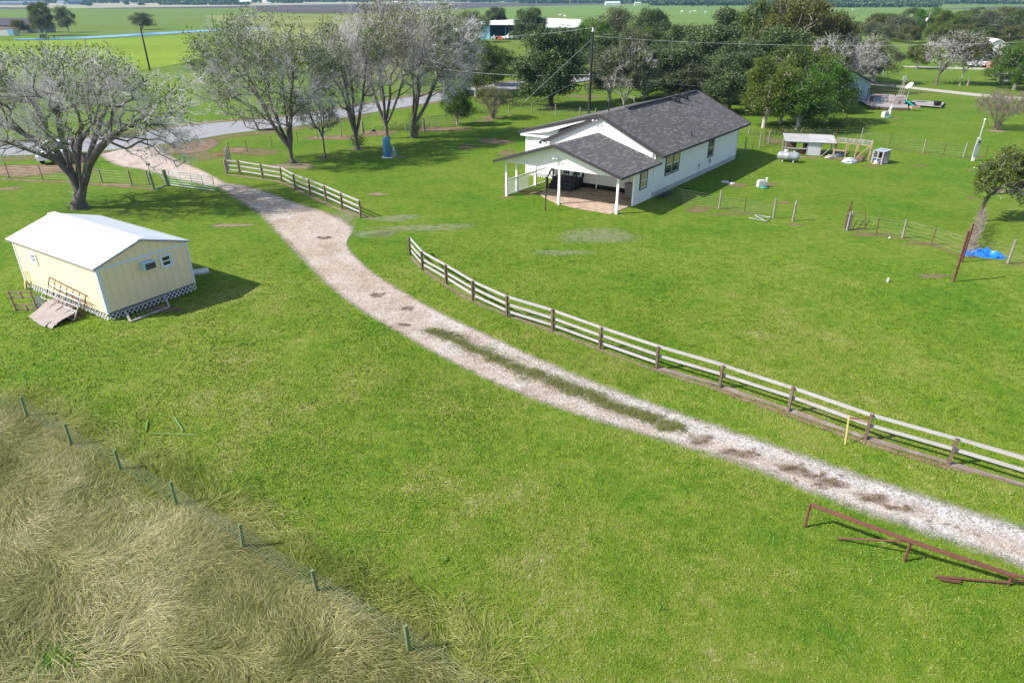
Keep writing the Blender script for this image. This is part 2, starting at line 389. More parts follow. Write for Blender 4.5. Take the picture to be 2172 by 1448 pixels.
# far fields: sheets lying on the plain
def field(name, px, col, z, var=.22, scale=.02, c2=None):
    nm = 'field_' + name
    if nm not in MATS:
        m, nt, b = new_mat(nm); p = pos(nt)
        n1 = noise(nt, scaled(nt, p, (.25, 1, 1)), scale, 4, .6); n2 = noise(nt, p, .6, 4, .7)
        c = ramp(nt, [(.35, tuple(x * (1 - var) for x in col)), (.65, c2 or tuple(x * (1 + var) for x in col))], n1.outputs[0]).outputs[0]
        c = mix(nt, c, ramp(nt, [(.3, (.8, .8, .8)), (.7, (1.2, 1.2, 1.2))], n2.outputs[0]).outputs[0], 1.0, 'MULTIPLY')
        nt.links.new(c, b.inputs['Base Color']); b.inputs['Roughness'].default_value = 1; b.inputs['Specular IOR Level'].default_value = .05; MATS[nm] = m
    mb = MB(); mb.face([(*gx(x, y), z) for x, y in px]); tag(mb.build('field', MATS[nm]), kind='structure')
field('stubble', [(-1500, 18), (0, 15.5), (160, 17.5), (420, 15), (660, 10.5), (1250, 6), (1250, 1.5), (2600, 1), (2600, -3), (-1500, -3)], (.27, .26, .18), .03)
field('tilled', [(-900, 17), (0, 15.5), (70, 16.5), (50, 20), (-900, 22)], (.085, .07, .07), .06)
field('tilled', [(170, 17.8), (420, 14.5), (660, 10.2), (1000, 6), (1360, 4), (1360, 9), (1060, 15), (830, 27), (690, 29.5), (545, 26), (545, 17), (400, 18), (250, 19)], (.085, .07, .07), .06)
field('tilled', [(1960, 19), (2172, 14), (2700, 8), (2700, 13), (2172, 20)], (.085, .07, .07), .06)
field('pale_pasture', [(1030, 13), (1300, 9.5), (1500, 8), (2000, 13), (2100, 20), (1900, 46), (1500, 48), (1000, 56), (1010, 24)], (.12, .18, .045), .05, .15)
field('dull_pasture', [(430, 34), (560, 30), (700, 32), (860, 28), (1010, 24), (1000, 56), (1000, 110), (820, 170), (700, 175), (640, 130), (560, 110), (520, 60)], (.17, .19, .055), .05, .18)
field('verge', [(-300, 95), (200, 84), (420, 74), (460, 100), (420, 130), (300, 150), (-300, 170)], (.15, .22, .025), .04, .2)

# the blue channel beyond the road
mw, nt, b = new_mat('channel_water'); b.inputs['Base Color'].default_value = (.05, .22, .42, 1); b.inputs['Roughness'].default_value = .28
nb = noise(nt, scaled(nt, pos(nt), (1, .3, 1)), 2.5, 3); bn = nt.nodes.new('ShaderNodeBump'); bn.inputs['Strength'].default_value = .25; nt.links.new(nb.outputs[0], bn.inputs['Height']); nt.links.new(bn.outputs[0], b.inputs['Normal'])
wa = [gx(*p) for p in ((30, 82.5), (60, 82.2), (120, 81), (200, 77.5), (300, 71.5), (400, 66), (470, 62.5), (560, 58.5))]
wb = [gx(*p) for p in ((30, 84.5), (60, 84.8), (120, 84.4), (200, 81.5), (300, 76), (400, 69.5), (470, 65.5), (560, 61))]
strip('water', smooth_line(wa, 5), smooth_line(wb, 5), .08, mw, rim=0, n=60, nu=2)

# asphalt road and its verges
M_asph = simple('old_asphalt', (.24, .24, .25), .9, var=.14, scale=.35, bump=.3, stain=((.22, .21, .21), .5))
ra = [gx(*p) for p in ((-420, 352), (-150, 326), (0, 308), (100, 300), (200, 292), (300, 282), (400, 268), (480, 259), (560, 253), (650, 243), (760, 225), (860, 208), (960, 192), (1060, 177), (1150, 169), (1240, 162), (1400, 150), (1600, 138), (1800, 130))]
rb = [gx(*p) for p in ((-420, 380), (-150, 350), (0, 332), (100, 328), (200, 321), (300, 312), (400, 299), (480, 285), (560, 276), (650, 265), (760, 244), (860, 227), (960, 209), (1060, 193), (1150, 183.5), (1240, 172), (1400, 158), (1600, 145), (1800, 135))]
RA, RB = resample(smooth_line(ra, 3), 160), resample(smooth_line(rb, 3), 160)
strip('road', RA, RB, .024, M_asph, rim=0, n=160, nu=3)
M_dirt = patchy('bare_dirt', [(.3, (.17, .12, .07)), (.5, (.24, .17, .10)), (.62, (.15, .155, .045)), (.8, (.27, .21, .13))], scale=.9, amax=.72, edge=.4, soft=.3, slope=1.5)
M_mulch = patchy('dead_grass_litter', [(.3, (.10, .062, .045)), (.5, (.20, .135, .085)), (.7, (.27, .20, .13))], scale=1.4, fine=14)
M_wornsoil = patchy('worn_soil', [(.3, (.17, .13, .08)), (.5, (.23, .18, .12)), (.7, (.14, .17, .03))], scale=1.2)  # worn soil at tree bases, fence lines and the tank
nrm = (RB - RA); nrm /= np.linalg.norm(nrm, axis=1)[:, None]
strip('road_verge', RA - nrm * 2.6, RA + nrm * .3, .010, M_mulch, rim=.9, n=120, nu=6)
strip('road_verge', (RB - nrm * .3)[:52], (RB + nrm * 3.6)[:52], .010, M_dirt, rim=.8, n=60, nu=6)
strip('road_verge', (RB - nrm * .3)[52:], (RB + nrm * 2.2)[52:], .010, M_mulch, rim=.9, n=80, nu=6)

# gravel driveway
def gravel_mat():
    m = patchy('gravel', [(.25, (.34, .26, .19)), (.42, (.42, .335, .265)), (.55, (.46, .39, .325)), (.75, (.50, .46, .43))], scale=.45, edge=.14, fine=22, bump=1.0, soft=.14, slope=1.5)
    nt = m.node_tree; b = nt.nodes['Principled BSDF']; src = b.inputs['Base Color'].links[0].from_socket
    vo = nt.nodes.new('ShaderNodeTexVoronoi'); vo.inputs['Scale'].default_value = 16; nt.links.new(pos(nt), vo.inputs['Vector'])
    s = nt.nodes.new('ShaderNodeSeparateColor'); nt.links.new(vo.outputs['Color'], s.inputs[0])
    r = ramp(nt, [(0, (.55, .54, .55)), (.3, (.92, .91, .9)), (1, (1.22, 1.22, 1.22))], s.outputs[0])
    c = mix(nt, src, r.outputs[0], .85, 'MULTIPLY')
    u2 = nt.nodes.new('ShaderNodeUVMap'); s2 = nt.nodes.new('ShaderNodeSeparateXYZ'); nt.links.new(u2.outputs[0], s2.inputs[0])
    tt = mathn(nt, 'ADD', s2.outputs[1], mathn(nt, 'MULTIPLY_ADD', noise(nt, pos(nt), .7, 4, .6).outputs[0], .5, -.25))
    tr_ = ramp(nt, [(0, (0, 0, 0)), (.12, (.15, .15, .15)), (.28, (.55, .55, .55)), (.42, (.12, .12, .12)), (.55, (.5, .5, .5)), (.72, (1, 1, 1)), (.86, (.45, .45, .45)), (1, (0, 0, 0))], tt)
    sep = nt.nodes.new('ShaderNodeSeparateXYZ'); nt.links.new(pos(nt), sep.inputs[0]); nearw = mathn(nt, 'MULTIPLY_ADD', sep.outputs[1], -1 / 22., 1.55, clamp=True)
    stone = mix(nt, (.40, .385, .385), (.66, .645, .645), mathn(nt, 'GREATER_THAN', s.outputs[1], .35)); stone = mix(nt, stone, (.22, .21, .21), mathn(nt, 'GREATER_THAN', s.outputs[2], .86))
    c = mix(nt, c, stone, mathn(nt, 'MULTIPLY', mathn(nt, 'MULTIPLY', tr_.outputs[0], nearw), .8))
    nn = noise(nt, pos(nt), .33, 5, .7); c = mix(nt, c, (.26, .19, .14), mathn(nt, 'MULTIPLY', ramp(nt, [(.56, (0, 0, 0)), (.68, (1, 1, 1))], nn.outputs[0]).outputs[0], .55))
    nt.links.new(c, b.inputs['Base Color']); return m
M_grav = gravel_mat()
dl = [gx(*p) for p in ((455, 398), (478, 413), (512, 436), (545, 460), (580, 497), (632, 552), (690, 607), (752, 656), (830, 702), (905, 746), (1000, 796), (1100, 842), (1200, 880), (1300, 913), (1400, 943), (1500, 974), (1600, 1008), (1700, 1047), (1800, 1088), (1900, 1124), (2000, 1158), (2110, 1196), (2240, 1250), (2420, 1330))]
dr = [gx(*p) for p in ((478, 386), (530, 393), (590, 412), (645, 432), (700, 448), (752, 478), (738, 512), (756, 542), (800, 580), (872, 624), (950, 666), (1050, 712), (1150, 757), (1250, 798), (1350, 835), (1450, 870), (1550, 903), (1650, 936), (1750, 970), (1850, 1003), (1950, 1035), (2050, 1066), (2200, 1112), (2420, 1180))]
def pairline(P, k=10):
    P = np.array([P[0]] + list(P) + [P[-1]], float); out = []
    for i in range(1, len(P) - 2):
        a, b_, c, d = P[i - 1:i + 3]
        for q in range(k):
            t = q / k; out.append(.5 * ((2 * b_) + (-a + c) * t + (2 * a - 5 * b_ + 4 * c - d) * t * t + (-a + 3 * b_ - 3 * c + d) * t ** 3))
    out.append(P[-2]); return np.array(out)
DL, DR = pairline(dl), pairline(dr)
def strip_pairs(name, A, B, z, mat, rim, nu=14, ext=0.25, kind='structure'):
    w = B - A; ln = np.linalg.norm(w, axis=1)[:, None]; w = w / ln; A = A - w * ext; B = B + w * ext; n = len(A); V = []; U = []; L = 0
    for i in range(n):
        if i: L += np.linalg.norm(A[i] - A[i - 1])
        ww = np.linalg.norm(B[i] - A[i])
        for k in range(nu + 1):
            t = k / nu; p = A[i] * (1 - t) + B[i] * t; V.append((p[0], p[1], z)); U.append((min(1, min(t, 1 - t) * ww / rim), t))
    fs = [(i * (nu + 1) + k, i * (nu + 1) + k + 1, (i + 1) * (nu + 1) + k + 1, (i + 1) * (nu + 1) + k) for i in range(n - 1) for k in range(nu)]
    m = MB(); m.v = V; m.f = fs; m.mi = [0] * len(fs); m.sm = [False] * len(fs)
    for j, f in enumerate(fs): m.uv[j] = [U[q] for q in f]
    return tag(m.build(name, mat), kind=kind)
strip_pairs('driveway', DL, DR, .014, M_grav, .9, ext=.15)
DRIVE = [tuple(p) for p in DL] + [tuple(p) for p in DR[::-1]]
# apron between gate and road
ap_l = [gx(*p) for p in ((205, 330), (232, 347), (262, 357), (300, 362), (345, 374), (400, 388), (455, 399))]
ap_r = [gx(*p) for p in ((338, 298), (340, 309), (352, 322), (374, 335), (408, 350), (442, 365), (478, 385))]
AL, AR = pairline(ap_l), pairline(ap_r)
M_apron = patchy('apron_gravel', [(.3, (.40, .31, .26)), (.5, (.47, .39, .34)), (.7, (.33, .24, .17))], scale=.5, edge=.2, fine=14, soft=.15, slope=1.6)
strip_pairs('driveway_apron', AL, AR, .018, M_apron, .9, ext=.2)
APRON = [tuple(p) for p in AL] + [tuple(p) for p in AR[::-1]]
def pxblob(name, px, py, wpx, hpx, mat, z=.008, seed=0, rot=0.0):
    c = G(px, py); rx = abs(G(px + wpx / 2, py)[0] - G(px - wpx / 2, py)[0]) / 2; ry = abs(G(px, py - hpx / 2)[1] - G(px, py + hpx / 2)[1]) / 2
    return blob(name, c[0], c[1], rx, ry, rot, z, mat, seed)
M_spur = patchy('thin_gravel', [(.3, (.24, .26, .14)), (.5, (.31, .31, .20)), (.7, (.17, .23, .06))], scale=1.0, edge=.45, fine=14, soft=.25, amax=.5, slope=1.3)
M_lane = patchy('lane_gravel', [(.3, (.36, .33, .27)), (.5, (.42, .39, .33)), (.7, (.30, .30, .2))], scale=1.0, edge=.2, fine=14)
for i, (x, y, w, h) in enumerate(((835, 463, 130, 10), (905, 483, 190, 14), (790, 495, 110, 12), (1270, 500, 150, 30), (1190, 536, 120, 10), (720, 470, 90, 40), (815, 497, 60, 8))):
    pxblob('gravel_patch', x, y, w * 1.3, h * 1.7, M_spur, .009, i)
# weedy centre strip and dead clumps on the gravel
M_weed = patchy('weedy_gravel', [(.3, (.20, .16, .09)), (.45, (.17, .19, .055)), (.6, (.30, .25, .17)), (.8, (.14, .18, .045))], scale=1.6, edge=.3, fine=16, soft=.4, amax=.62, slope=1.2)
M_deadw = patchy('dead_weeds', [(.3, (.13, .085, .06)), (.5, (.20, .14, .10)), (.7, (.30, .22, .16))], scale=2.2, edge=.5, fine=16, soft=.5, amax=.6, slope=1.2)
ca = [gx(*p) for p in ((905, 694), (960, 712), (1040, 745), (1120, 775), (1200, 803), (1290, 838), (1370, 868), (1440, 900))]
cb = [gx(*p) for p in ((930, 712), (990, 742), (1060, 777), (1130, 806), (1210, 842), (1290, 875), (1360, 900), (1425, 920))]
strip_pairs('weed_strip', pairline(ca), pairline(cb), .019, M_weed, .55, nu=10, ext=.04)
dead = [(1488, 934, 60, 34, -.25), (1570, 962, 90, 26, -.35), (1680, 996, 90, 26, -.35), (1760, 1024, 110, 26, -.35), (1850, 1056, 110, 24, -.35), (1905, 1079, 60, 20, -.3), (800, 627, 40, 12, 0), (865, 655, 36, 12, 0), (690, 505, 40, 10, 0), (1722, 1010, 60, 18, 0), (935, 705, 60, 18, -.3), (860, 690, 30, 8, 0)]
rnd = random.Random(5)
for k in range(26):
    t = rnd.randint(150, 222); q = rnd.uniform(.15, .9); c = DL[t] * (1 - q) + DR[t] * q
    blob('dead_weed_patch', c[0], c[1], rnd.uniform(.1, .24), rnd.uniform(.08, .15), rnd.uniform(0, 3), .020, M_deadw, 50 + k)
for i, (x, y, w, h, r) in enumerate(dead): pxblob('dead_weed_patch', x, y, w, h, M_deadw, .021, 20 + i, r)

# bare and brown spots in the lawn
for i, (x, y, w, h, m) in enumerate((
        (620, 352, 110, 22, M_wornsoil), (690, 333, 50, 8, M_dirt), (757, 317, 40, 7, M_wornsoil), (540, 322, 160, 20, M_dirt), (500, 318, 90, 14, M_mulch), (715, 292, 150, 14, M_mulch), (800, 282, 130, 14, M_mulch), (930, 274, 150, 14, M_mulch),
        (845, 333, 50, 8, M_wornsoil), (1030, 256, 60, 10, M_dirt), (1045, 250, 70, 6, M_mulch), (990, 312, 60, 14, M_dirt), (1050, 300, 90, 16, M_mulch), (1075, 325, 60, 16, M_dirt), (1240, 205, 120, 10, M_dirt),
        (410, 312, 150, 40, M_mulch), (440, 330, 110, 26, M_dirt), (60, 360, 260, 40, M_mulch), (160, 362, 120, 20, M_dirt), (250, 392, 160, 6, M_wornsoil), (20, 400, 60, 10, M_mulch),
        (1135, 408, 110, 14, M_dirt), (1075, 419, 50, 6, M_dirt), (1565, 393, 60, 12, M_dirt), (1625, 392, 70, 12, M_dirt), (1640, 298, 60, 20, M_dirt), (1800, 338, 120, 10, M_dirt), (1700, 334, 90, 6, M_mulch),
        (1660, 430, 50, 8, M_dirt), (1688, 476, 50, 8, M_dirt), (1545, 455, 130, 7, M_dirt), (1850, 498, 160, 9, M_dirt), (1960, 518, 110, 9, M_dirt), (2060, 545, 60, 8, M_dirt), (2150, 560, 60, 8, M_dirt), (1980, 585, 110, 14, M_dirt),
        (2060, 420, 30, 8, M_dirt), (2120, 405, 90, 10, M_mulch), (2115, 278, 70, 6, M_wornsoil), (2060, 362, 30, 6, M_dirt), (1888, 250, 60, 6, M_dirt), (130, 672, 110, 26, M_mulch), (330, 655, 150, 20, M_mulch), (1700, 275, 160, 10, M_mulch), (1480, 445, 70, 18, M_dirt),
        (490, 478, 130, 8, M_wornsoil), (800, 412, 60, 8, M_wornsoil), (1950, 352, 60, 4, M_dirt), (1850, 352, 60, 6, M_dirt), (1890, 196, 300, 5, M_dirt))):
    pxblob('bare_patch', x, y, w, h, m, .006 + .0004 * (i % 5), 80 + i)
def dirt_line(px, w0, mat=M_dirt, z=.011):
    L = resample(smooth_line([gx(*p) for p in px], .5), 60); d = np.gradient(L, axis=0); d /= np.linalg.norm(d, axis=1)[:, None]; nn = np.c_[-d[:, 1], d[:, 0]]
    strip_pairs('bare_strip', L - nn * w0, L + nn * w0, z, mat, w0, nu=6, ext=0)
dirt_line([(1395, 398), (1440, 432), (1525, 443), (1580, 452), (1640, 462)], .35)
dirt_line([(1790, 487), (1855, 498), (1914, 507), (1975, 520), (2040, 545)], .35)
dirt_line([(1885, 314), (1957, 325), (2043, 335), (2090, 333)], .5)
dirt_line([(480, 370), (557, 380), (598, 388), (657, 415), (725, 446), (790, 463)], .42, M_wornsoil)
dirt_line([(872, 545), (900, 573), (1000, 637), (1170, 702), (1390, 785), (1526, 827), (1671, 878), (1834, 938), (2010, 990), (2060, 1000)], .28, M_wornsoil)
dirt_line([(1520, 826), (1671, 880), (1834, 938), (2010, 992)], .26, M_mulch, .0125)
dirt_line([(0, 380), (80, 384), (160, 388), (330, 402)], .5, M_mulch)
dirt_line([(1600, 310), (1720, 300), (1830, 300)], .3)
# neighbour's lane
strip_pairs('lane', pairline([gx(*p) for p in ((1835, 176), (1930, 184), (2000, 191), (2090, 200), (2172, 206), (2300, 212))]), pairline([gx(*p) for p in ((1835, 180), (1930, 189), (2000, 197), (2090, 207), (2172, 214), (2300, 222))]), .02, M_lane, .6, nu=6)
strip_pairs('lane', pairline([gx(*p) for p in ((1915, 140), (2000, 142.5), (2090, 144), (2200, 146))]), pairline([gx(*p) for p in ((1915, 143), (2000, 146.5), (2090, 149), (2200, 152))]), .02, M_lane, .5, nu=4)

# rough straw ground beyond the wire fence, bottom left
DRYPX = [(-260, 800), (0, 862), (60, 900), (150, 952), (255, 1010), (375, 1088), (515, 1172), (680, 1262), (872, 1372), (1010, 1470), (1010, 1620), (-260, 1620)]
DRY = [gx(*p) for p in DRYPX]
M_straw = patchy('straw_ground', [(.25, (.05, .042, .026)), (.42, (.13, .115, .045)), (.55, (.21, .18, .085)), (.68, (.14, .16, .035)), (.8, (.26, .22, .13))], scale=.8, edge=.25, fine=10, soft=.2)
cxy = np.mean(np.array(DRY), axis=0); m = MB(); k = len(DRY)
rings = [np.array(DRY), cxy + (np.array(DRY) - cxy) * .82, cxy + (np.array(DRY) - cxy) * .4, cxy + (np.array(DRY) - cxy) * .01]
for a in range(3):
    for i in range(k):
        j = (i + 1) % k; u0 = (0, 1, 1, 1)[a]; u1 = (0, 1, 1, 1)[a + 1]
        m.face([(*rings[a][i], .010), (*rings[a][j], .010), (*rings[a + 1][j], .010), (*rings[a + 1][i], .010)], 0, [(u0, 0), (u0, 0), (u1, 0), (u1, 0)])
tag(m.build('rough_ground', M_straw), kind='structure')

# ---------------------------------------------------------------- short grass blades on the near lawn (stuff)
HOUSE_O, HOUSE_U, HOUSE_V = np.array([8.973, 50.326, 0]), np.array([math.sin(rad(36.709)), math.cos(rad(36.709)), 0]), np.array([math.sin(rad(-57.512)), math.cos(rad(-57.512)), 0])
SH_O, SH_U, SH_V = np.array([-19.374, 30.121, 0]), np.array([math.sin(rad(32.319)), math.cos(rad(32.319)), 0]), np.array([math.sin(rad(-57.217)), math.cos(rad(-57.217)), 0])
def HL(u, v, z): return HOUSE_O + HOUSE_U * u + HOUSE_V * v + np.array([0, 0, z])
def SL(u, v, z): return SH_O + SH_U * u + SH_V * v + np.array([0, 0, z])
NOGRASS = [[HL(*p, 0)[:2] for p in ((-2.7, -.1), (3.2, -.1), (3.2, 0), (20.8, 0), (20.8, 12.8), (4, 12.8), (4, 9.5), (-2.7, 9.8))], [SL(*p, 0)[:2] for p in ((0, 0), (4.74, 0), (4.74, 8), (0, 8))]]
rng = np.random.default_rng(7)
def vnoise(x, y, s, seed):
    r = np.random.default_rng(seed); v = 0
    for k in range(7):
        a = r.uniform(0, 6.28); f = s * r.uniform(.6, 1.8); v = v + np.sin((x * math.cos(a) + y * math.sin(a)) * f + r.uniform(0, 6.28))
    return v / 7 ** .5
N = 1000000
rr = np.exp(rng.uniform(math.log(8.5), math.log(78), N)) ; keep = rng.random(N) < np.clip((rr / 14) ** .35, 0, 1); rr = rr[keep]
th = rng.uniform(-.92, .92, len(rr)); X = rr * np.sin(th); Y = rr * np.cos(th)
wd_ = DR - DL; wd_ /= np.linalg.norm(wd_, axis=1)[:, None]; DIN = [tuple(p) for p in DL + wd_ * .42] + [tuple(p) for p in (DR - wd_ * .42)[::-1]]
ok = ~inpoly(X, Y, DIN) & ~(inpoly(X, Y, DRIVE) & (rng.random(len(X)) < .6)) & ~inpoly(X, Y, APRON)
for p in NOGRASS: ok &= ~inpoly(X, Y, p)
ind = inpoly(X, Y, DRY); ok &= ~(ind & (rng.random(len(X)) < .9))
RP = [tuple(p) for p in RA] + [tuple(p) for p in RB[::-1]]; ok &= ~inpoly(X, Y, RP)
ok &= rng.random(len(X)) < np.clip((46 - np.hypot(X, Y)) / 20, 0, 1)
X, Y = X[ok], Y[ok]; R = np.hypot(X, Y); n = len(X)
h = np.clip(.028 + .0012 * R, 0, .10) * rng.uniform(.6, 1.5, n) * (1 + .2 * vnoise(X, Y, 1.2, 3)); w = np.clip(.004 + .0005 * R, 0, .035)
a = rng.uniform(0, 6.28, n); l = rng.uniform(.3, 1.3, n) * h; a2 = a + rng.uniform(.8, 2.3, n)
tip = np.c_[X + np.cos(a2) * l, Y + np.sin(a2) * l, h * .75]
V = np.stack([np.c_[X - np.cos(a) * w, Y - np.sin(a) * w, np.zeros(n)], np.c_[X + np.cos(a) * w, Y + np.sin(a) * w, np.zeros(n)], tip], 1).reshape(-1, 3)
tint = np.clip(rng.beta(2, 2.4, n) + .12 * vnoise(X, Y, .5, 5), 0, 1); kk_ = np.clip(20 / R, .3, 1); tint = .45 + (tint - .45) * kk_; tint[(rng.random(n) < .05) & (R < 24)] = 1
tag(fast_mesh('grass', V, np.arange(3 * n).reshape(-1, 3), M_blade, tint=tint), kind='stuff')

# ---------------------------------------------------------------- tall dry grass (stuff)
M_dry = mat_leaf('dry_grass', [(0, (.040, .050, .014)), (.28, (.15, .16, .040)), (.5, (.29, .275, .098)), (.75, (.43, .39, .20)), (1, (.60, .55, .38))], .25, .6)
def long_grass(name, XY, hmax, L, mat, flowseed, tintbase, width=.007, flat=.5):
    X, Y = XY[:, 0], XY[:, 1]; n = len(X); fl = vnoise(X, Y, .7, flowseed) * 2.6 + vnoise(X, Y, 2.2, flowseed + 1) * 1.1 + rng.normal(0, .62, n) - .3
    Ln = L * rng.uniform(.45, 1.2, n); bend = rng.normal(0, .35, n); hm = hmax * rng.uniform(.25, 1, n) * (1 + .4 * vnoise(X, Y, .8, 9)); st = []
    for t in (0, .25, .5, .75, 1):
        ang = fl + bend * t
        d = Ln * (t ** 1.15); z = hm * np.sin(np.clip(t * (2.2 + flat), 0, 3.0)) + .02
        st.append(np.c_[X + np.cos(ang) * d, Y + np.sin(ang) * d, z])
    wv = np.c_[-np.sin(fl), np.cos(fl), rng.normal(0, .5, n)]; V = []; 
    for k, q in enumerate(st):
        ww = width * (1, 1, .8, .55, .12)[k] * rng.uniform(.8, 1.4, n)[:, None]; V.append(q - wv * ww); V.append(q + wv * ww)
    V = np.stack(V, 1).reshape(-1, 3); b0 = np.arange(n)[:, None] * 10
    Fc = np.concatenate([b0 + np.array([[2 * k, 2 * k + 1, 2 * k + 3, 2 * k + 2]]) for k in range(4)], 0)
    t1 = np.clip(tintbase(X, Y) + rng.normal(0, .17, n), 0, 1); return fast_mesh(name, V, Fc, mat, tint=np.tile(t1, 4))
DA = np.array(DRY); lo, hi = DA.min(0), DA.max(0); P2 = np.c_[rng.uniform(max(lo[0], -19), hi[0], 600000), rng.uniform(max(lo[1], 9), hi[1], 600000)]
P2 = P2[inpoly(P2[:, 0], P2[:, 1], DRY)]
dpatch = vnoise(P2[:, 0], P2[:, 1], .7, 21); P2 = P2[(rng.random(len(P2)) < np.clip(.62 + .5 * dpatch, .06, 1))]
q0 = G(110, 1400); near = np.hypot(P2[:, 0] - q0[0], P2[:, 1] - q0[1]) < 2.0; P2 = P2[~(near & (rng.random(len(P2)) < .75))]
P2 = P2[:140000]
tag(long_grass('dry_grass', P2, .24, .85, M_dry, 11, lambda x, y: .47 + .17 * vnoise(x, y, .8, 31) + .08 * vnoise(x, y, 2.5, 32), .0042), kind='stuff')
# greener seed-head fringe along the wire fence, spilling over onto the lawn
fr = resample([gx(*p) for p in DRYPX[1:10]], 4000); fr = np.repeat(fr, 8, 0) + rng.normal(0, .8, (32000, 2))
M_fringe = mat_leaf('fringe_grass', [(0, (.07, .11, .015)), (.35, (.16, .21, .03)), (.6, (.28, .29, .07)), (.85, (.38, .36, .15)), (1, (.45, .41, .22))], .3, .6)
tag(long_grass('fringe_grass', fr, .15, .6, M_fringe, 14, lambda x, y: .52 + .18 * vnoise(x, y, .9, 33), .005), kind='stuff')
# stray pale stalks lying on the lawn
Xs = rng.uniform(-14, 16, 9000); Ys = rng.uniform(10, 26, 9000); kk = ~inpoly(Xs, Ys, DRIVE) & ~inpoly(Xs, Ys, DRY) & (vnoise(Xs, Ys, .5, 44) > .1)
tag(long_grass('stray_stalks', np.c_[Xs, Ys][kk], .07, .22, M_fringe, 17, lambda x, y: .75 + 0 * x, .003), kind='stuff')
# low broad weeds: in the rough and scattered on the lawn, and the tufts on the drive
M_weedleaf = mat_leaf('weed_leaves', [(0, (.07, .15, .01)), (.5, (.13, .25, .02)), (1, (.24, .36, .05))], .3, .5)
def tufts(name, centres, mat, seed, tb=.5):
    r = np.random.default_rng(seed); V = []; T = []
    for (cx, cy, rx, ry, nb, hh, wd) in centres:
        nb = int(nb); a = r.uniform(0, 6.28, nb); q = np.abs(r.normal(0, .62, nb)); x = cx + rx * q * np.cos(a); y = cy + ry * q * np.sin(a); d = r.uniform(0, 6.28, nb); L = hh * r.uniform(.6, 1.5, nb)
        z0 = r.uniform(0, .03, nb); p0 = np.c_[x, y, z0]; mid = np.c_[x + np.cos(d) * L * .5, y + np.sin(d) * L * .5, z0 + L * .6]; tip = np.c_[x + np.cos(d) * L, y + np.sin(d) * L, z0 + L * .45]
        s = np.c_[-np.sin(d), np.cos(d), np.zeros(nb)] * wd * r.uniform(.6, 1.3, nb)[:, None]; V.append(np.stack([p0, mid - s, tip, mid + s], 1).reshape(-1, 3)); T.append(np.clip(r.normal(tb, .22, nb), 0, 1))
    V = np.concatenate(V); return fast_mesh(name, V, np.arange(len(V)).reshape(-1, 4), mat, tint=np.concatenate(T))
cen = [(*gx(110, 1400), 1.1, .8, 1500, .09, .014), (*gx(30, 1350), .6, .5, 500, .09, .014), (*gx(60, 1180), .5, .4, 250, .08, .012), (*gx(130, 1130), .4, .35, 200, .08, .012), (*gx(90, 1240), .5, .35, 200, .08, .012), (*gx(420, 1330), .4, .35, 120, .08, .012), (*gx(10, 1040), .4, .35, 200, .08, .012)]
cen += [(*gx(x, y), .22, .20, 70, .07, .012) for x, y in ((1560, 715), (1465, 735), (1760, 692), (1180, 1030), (700, 655), (660, 855), (940, 1190), (1840, 1180), (1400, 1290), (1990, 760), (1640, 560), (510, 730))]
tag(tufts('low_weeds', cen, M_weedleaf, 3), kind='stuff')
M_deadleaf = mat_leaf('dead_weed_leaves', [(0, (.07, .05, .035)), (.45, (.17, .12, .08)), (.75, (.30, .24, .13)), (1, (.20, .24, .05))], .2, .6)
CA, CB = pairline(ca), pairline(cb); cen = []
for i in range(0, len(CA), 1):
    q = (CA[i] + CB[i]) / 2; ww = np.linalg.norm(CA[i] - CB[i]) / 2; 
    for _ in range(3):
        if random.random() < .72: cen.append((q[0] + rng.normal(0, .25), q[1] + rng.normal(0, .12), ww * rng.uniform(.5, 1.15), ww * rng.uniform(.4, .9), 95, .085, .010))
M_olive = mat_leaf('olive_weed_leaves', [(0, (.08, .075, .03)), (.4, (.13, .145, .035)), (.7, (.18, .19, .05)), (1, (.28, .22, .12))], .2, .6)
tag(tufts('driveway_centre_weeds', cen, M_olive, 6, .5), kind='stuff'); cen = []
for (x, y, w_, h_, r_) in dead:
    c = G(x, y); rx = abs(G(x + w_ / 2, y)[0] - c[0]); ry = abs(G(x, y - h_ / 2)[1] - c[1]); 
    for _ in range(5): cen.append((c[0] + rx * rng.uniform(-.8, .8), c[1] + ry * rng.uniform(-.5, .5) + (-.28 * 0), rx * rng.uniform(.2, .45), ry * rng.uniform(.2, .5), (70 + 800 * rx * ry) / 5, .08, .008))
tag(tufts('driveway_weeds', cen, M_deadleaf, 5, .5), kind='stuff')

# ================================================================ BUILDINGS
M_shing = mat_shingle()
M_white = simple('white_paint', (.80, .80, .79), .6, var=.05, scale=.8)
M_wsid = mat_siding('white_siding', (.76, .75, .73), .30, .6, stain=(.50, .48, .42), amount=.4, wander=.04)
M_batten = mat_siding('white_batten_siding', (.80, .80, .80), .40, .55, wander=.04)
M_fascia = simple('charcoal_fascia', (.028, .026, .028), .7, var=.2)
M_soffit = simple('brown_soffit', (.12, .08, .055), .8)
M_black = simple('black_paint', (.016, .016, .02), .5, var=.3)
M_trimdk = simple('dark_brown_trim', (.03, .022, .018), .6, var=.2)
def glass(name, col, rough=.06):
    if name in MATS: return MATS[name]
    m, nt, b = new_mat(name); n = noise(nt, pos(nt), 1.5, 3)
    nt.links.new(mix(nt, tuple(x * .6 for x in col), tuple(x * 1.4 for x in col), n.outputs[0]), b.inputs['Base Color']); b.inputs['Roughness'].default_value = rough; b.inputs['Specular IOR Level'].default_value = .6
    MATS[name] = m; return m
M_glass = glass('window_glass', (.03, .035, .045)); M_tanrefl = glass('tan_reflection_glass', (.42, .31, .17), .25)  # second glass: tan reflection in the panes painted into the colour
M_lat = simple('white_lattice', (.74, .74, .74), .7, var=.08)
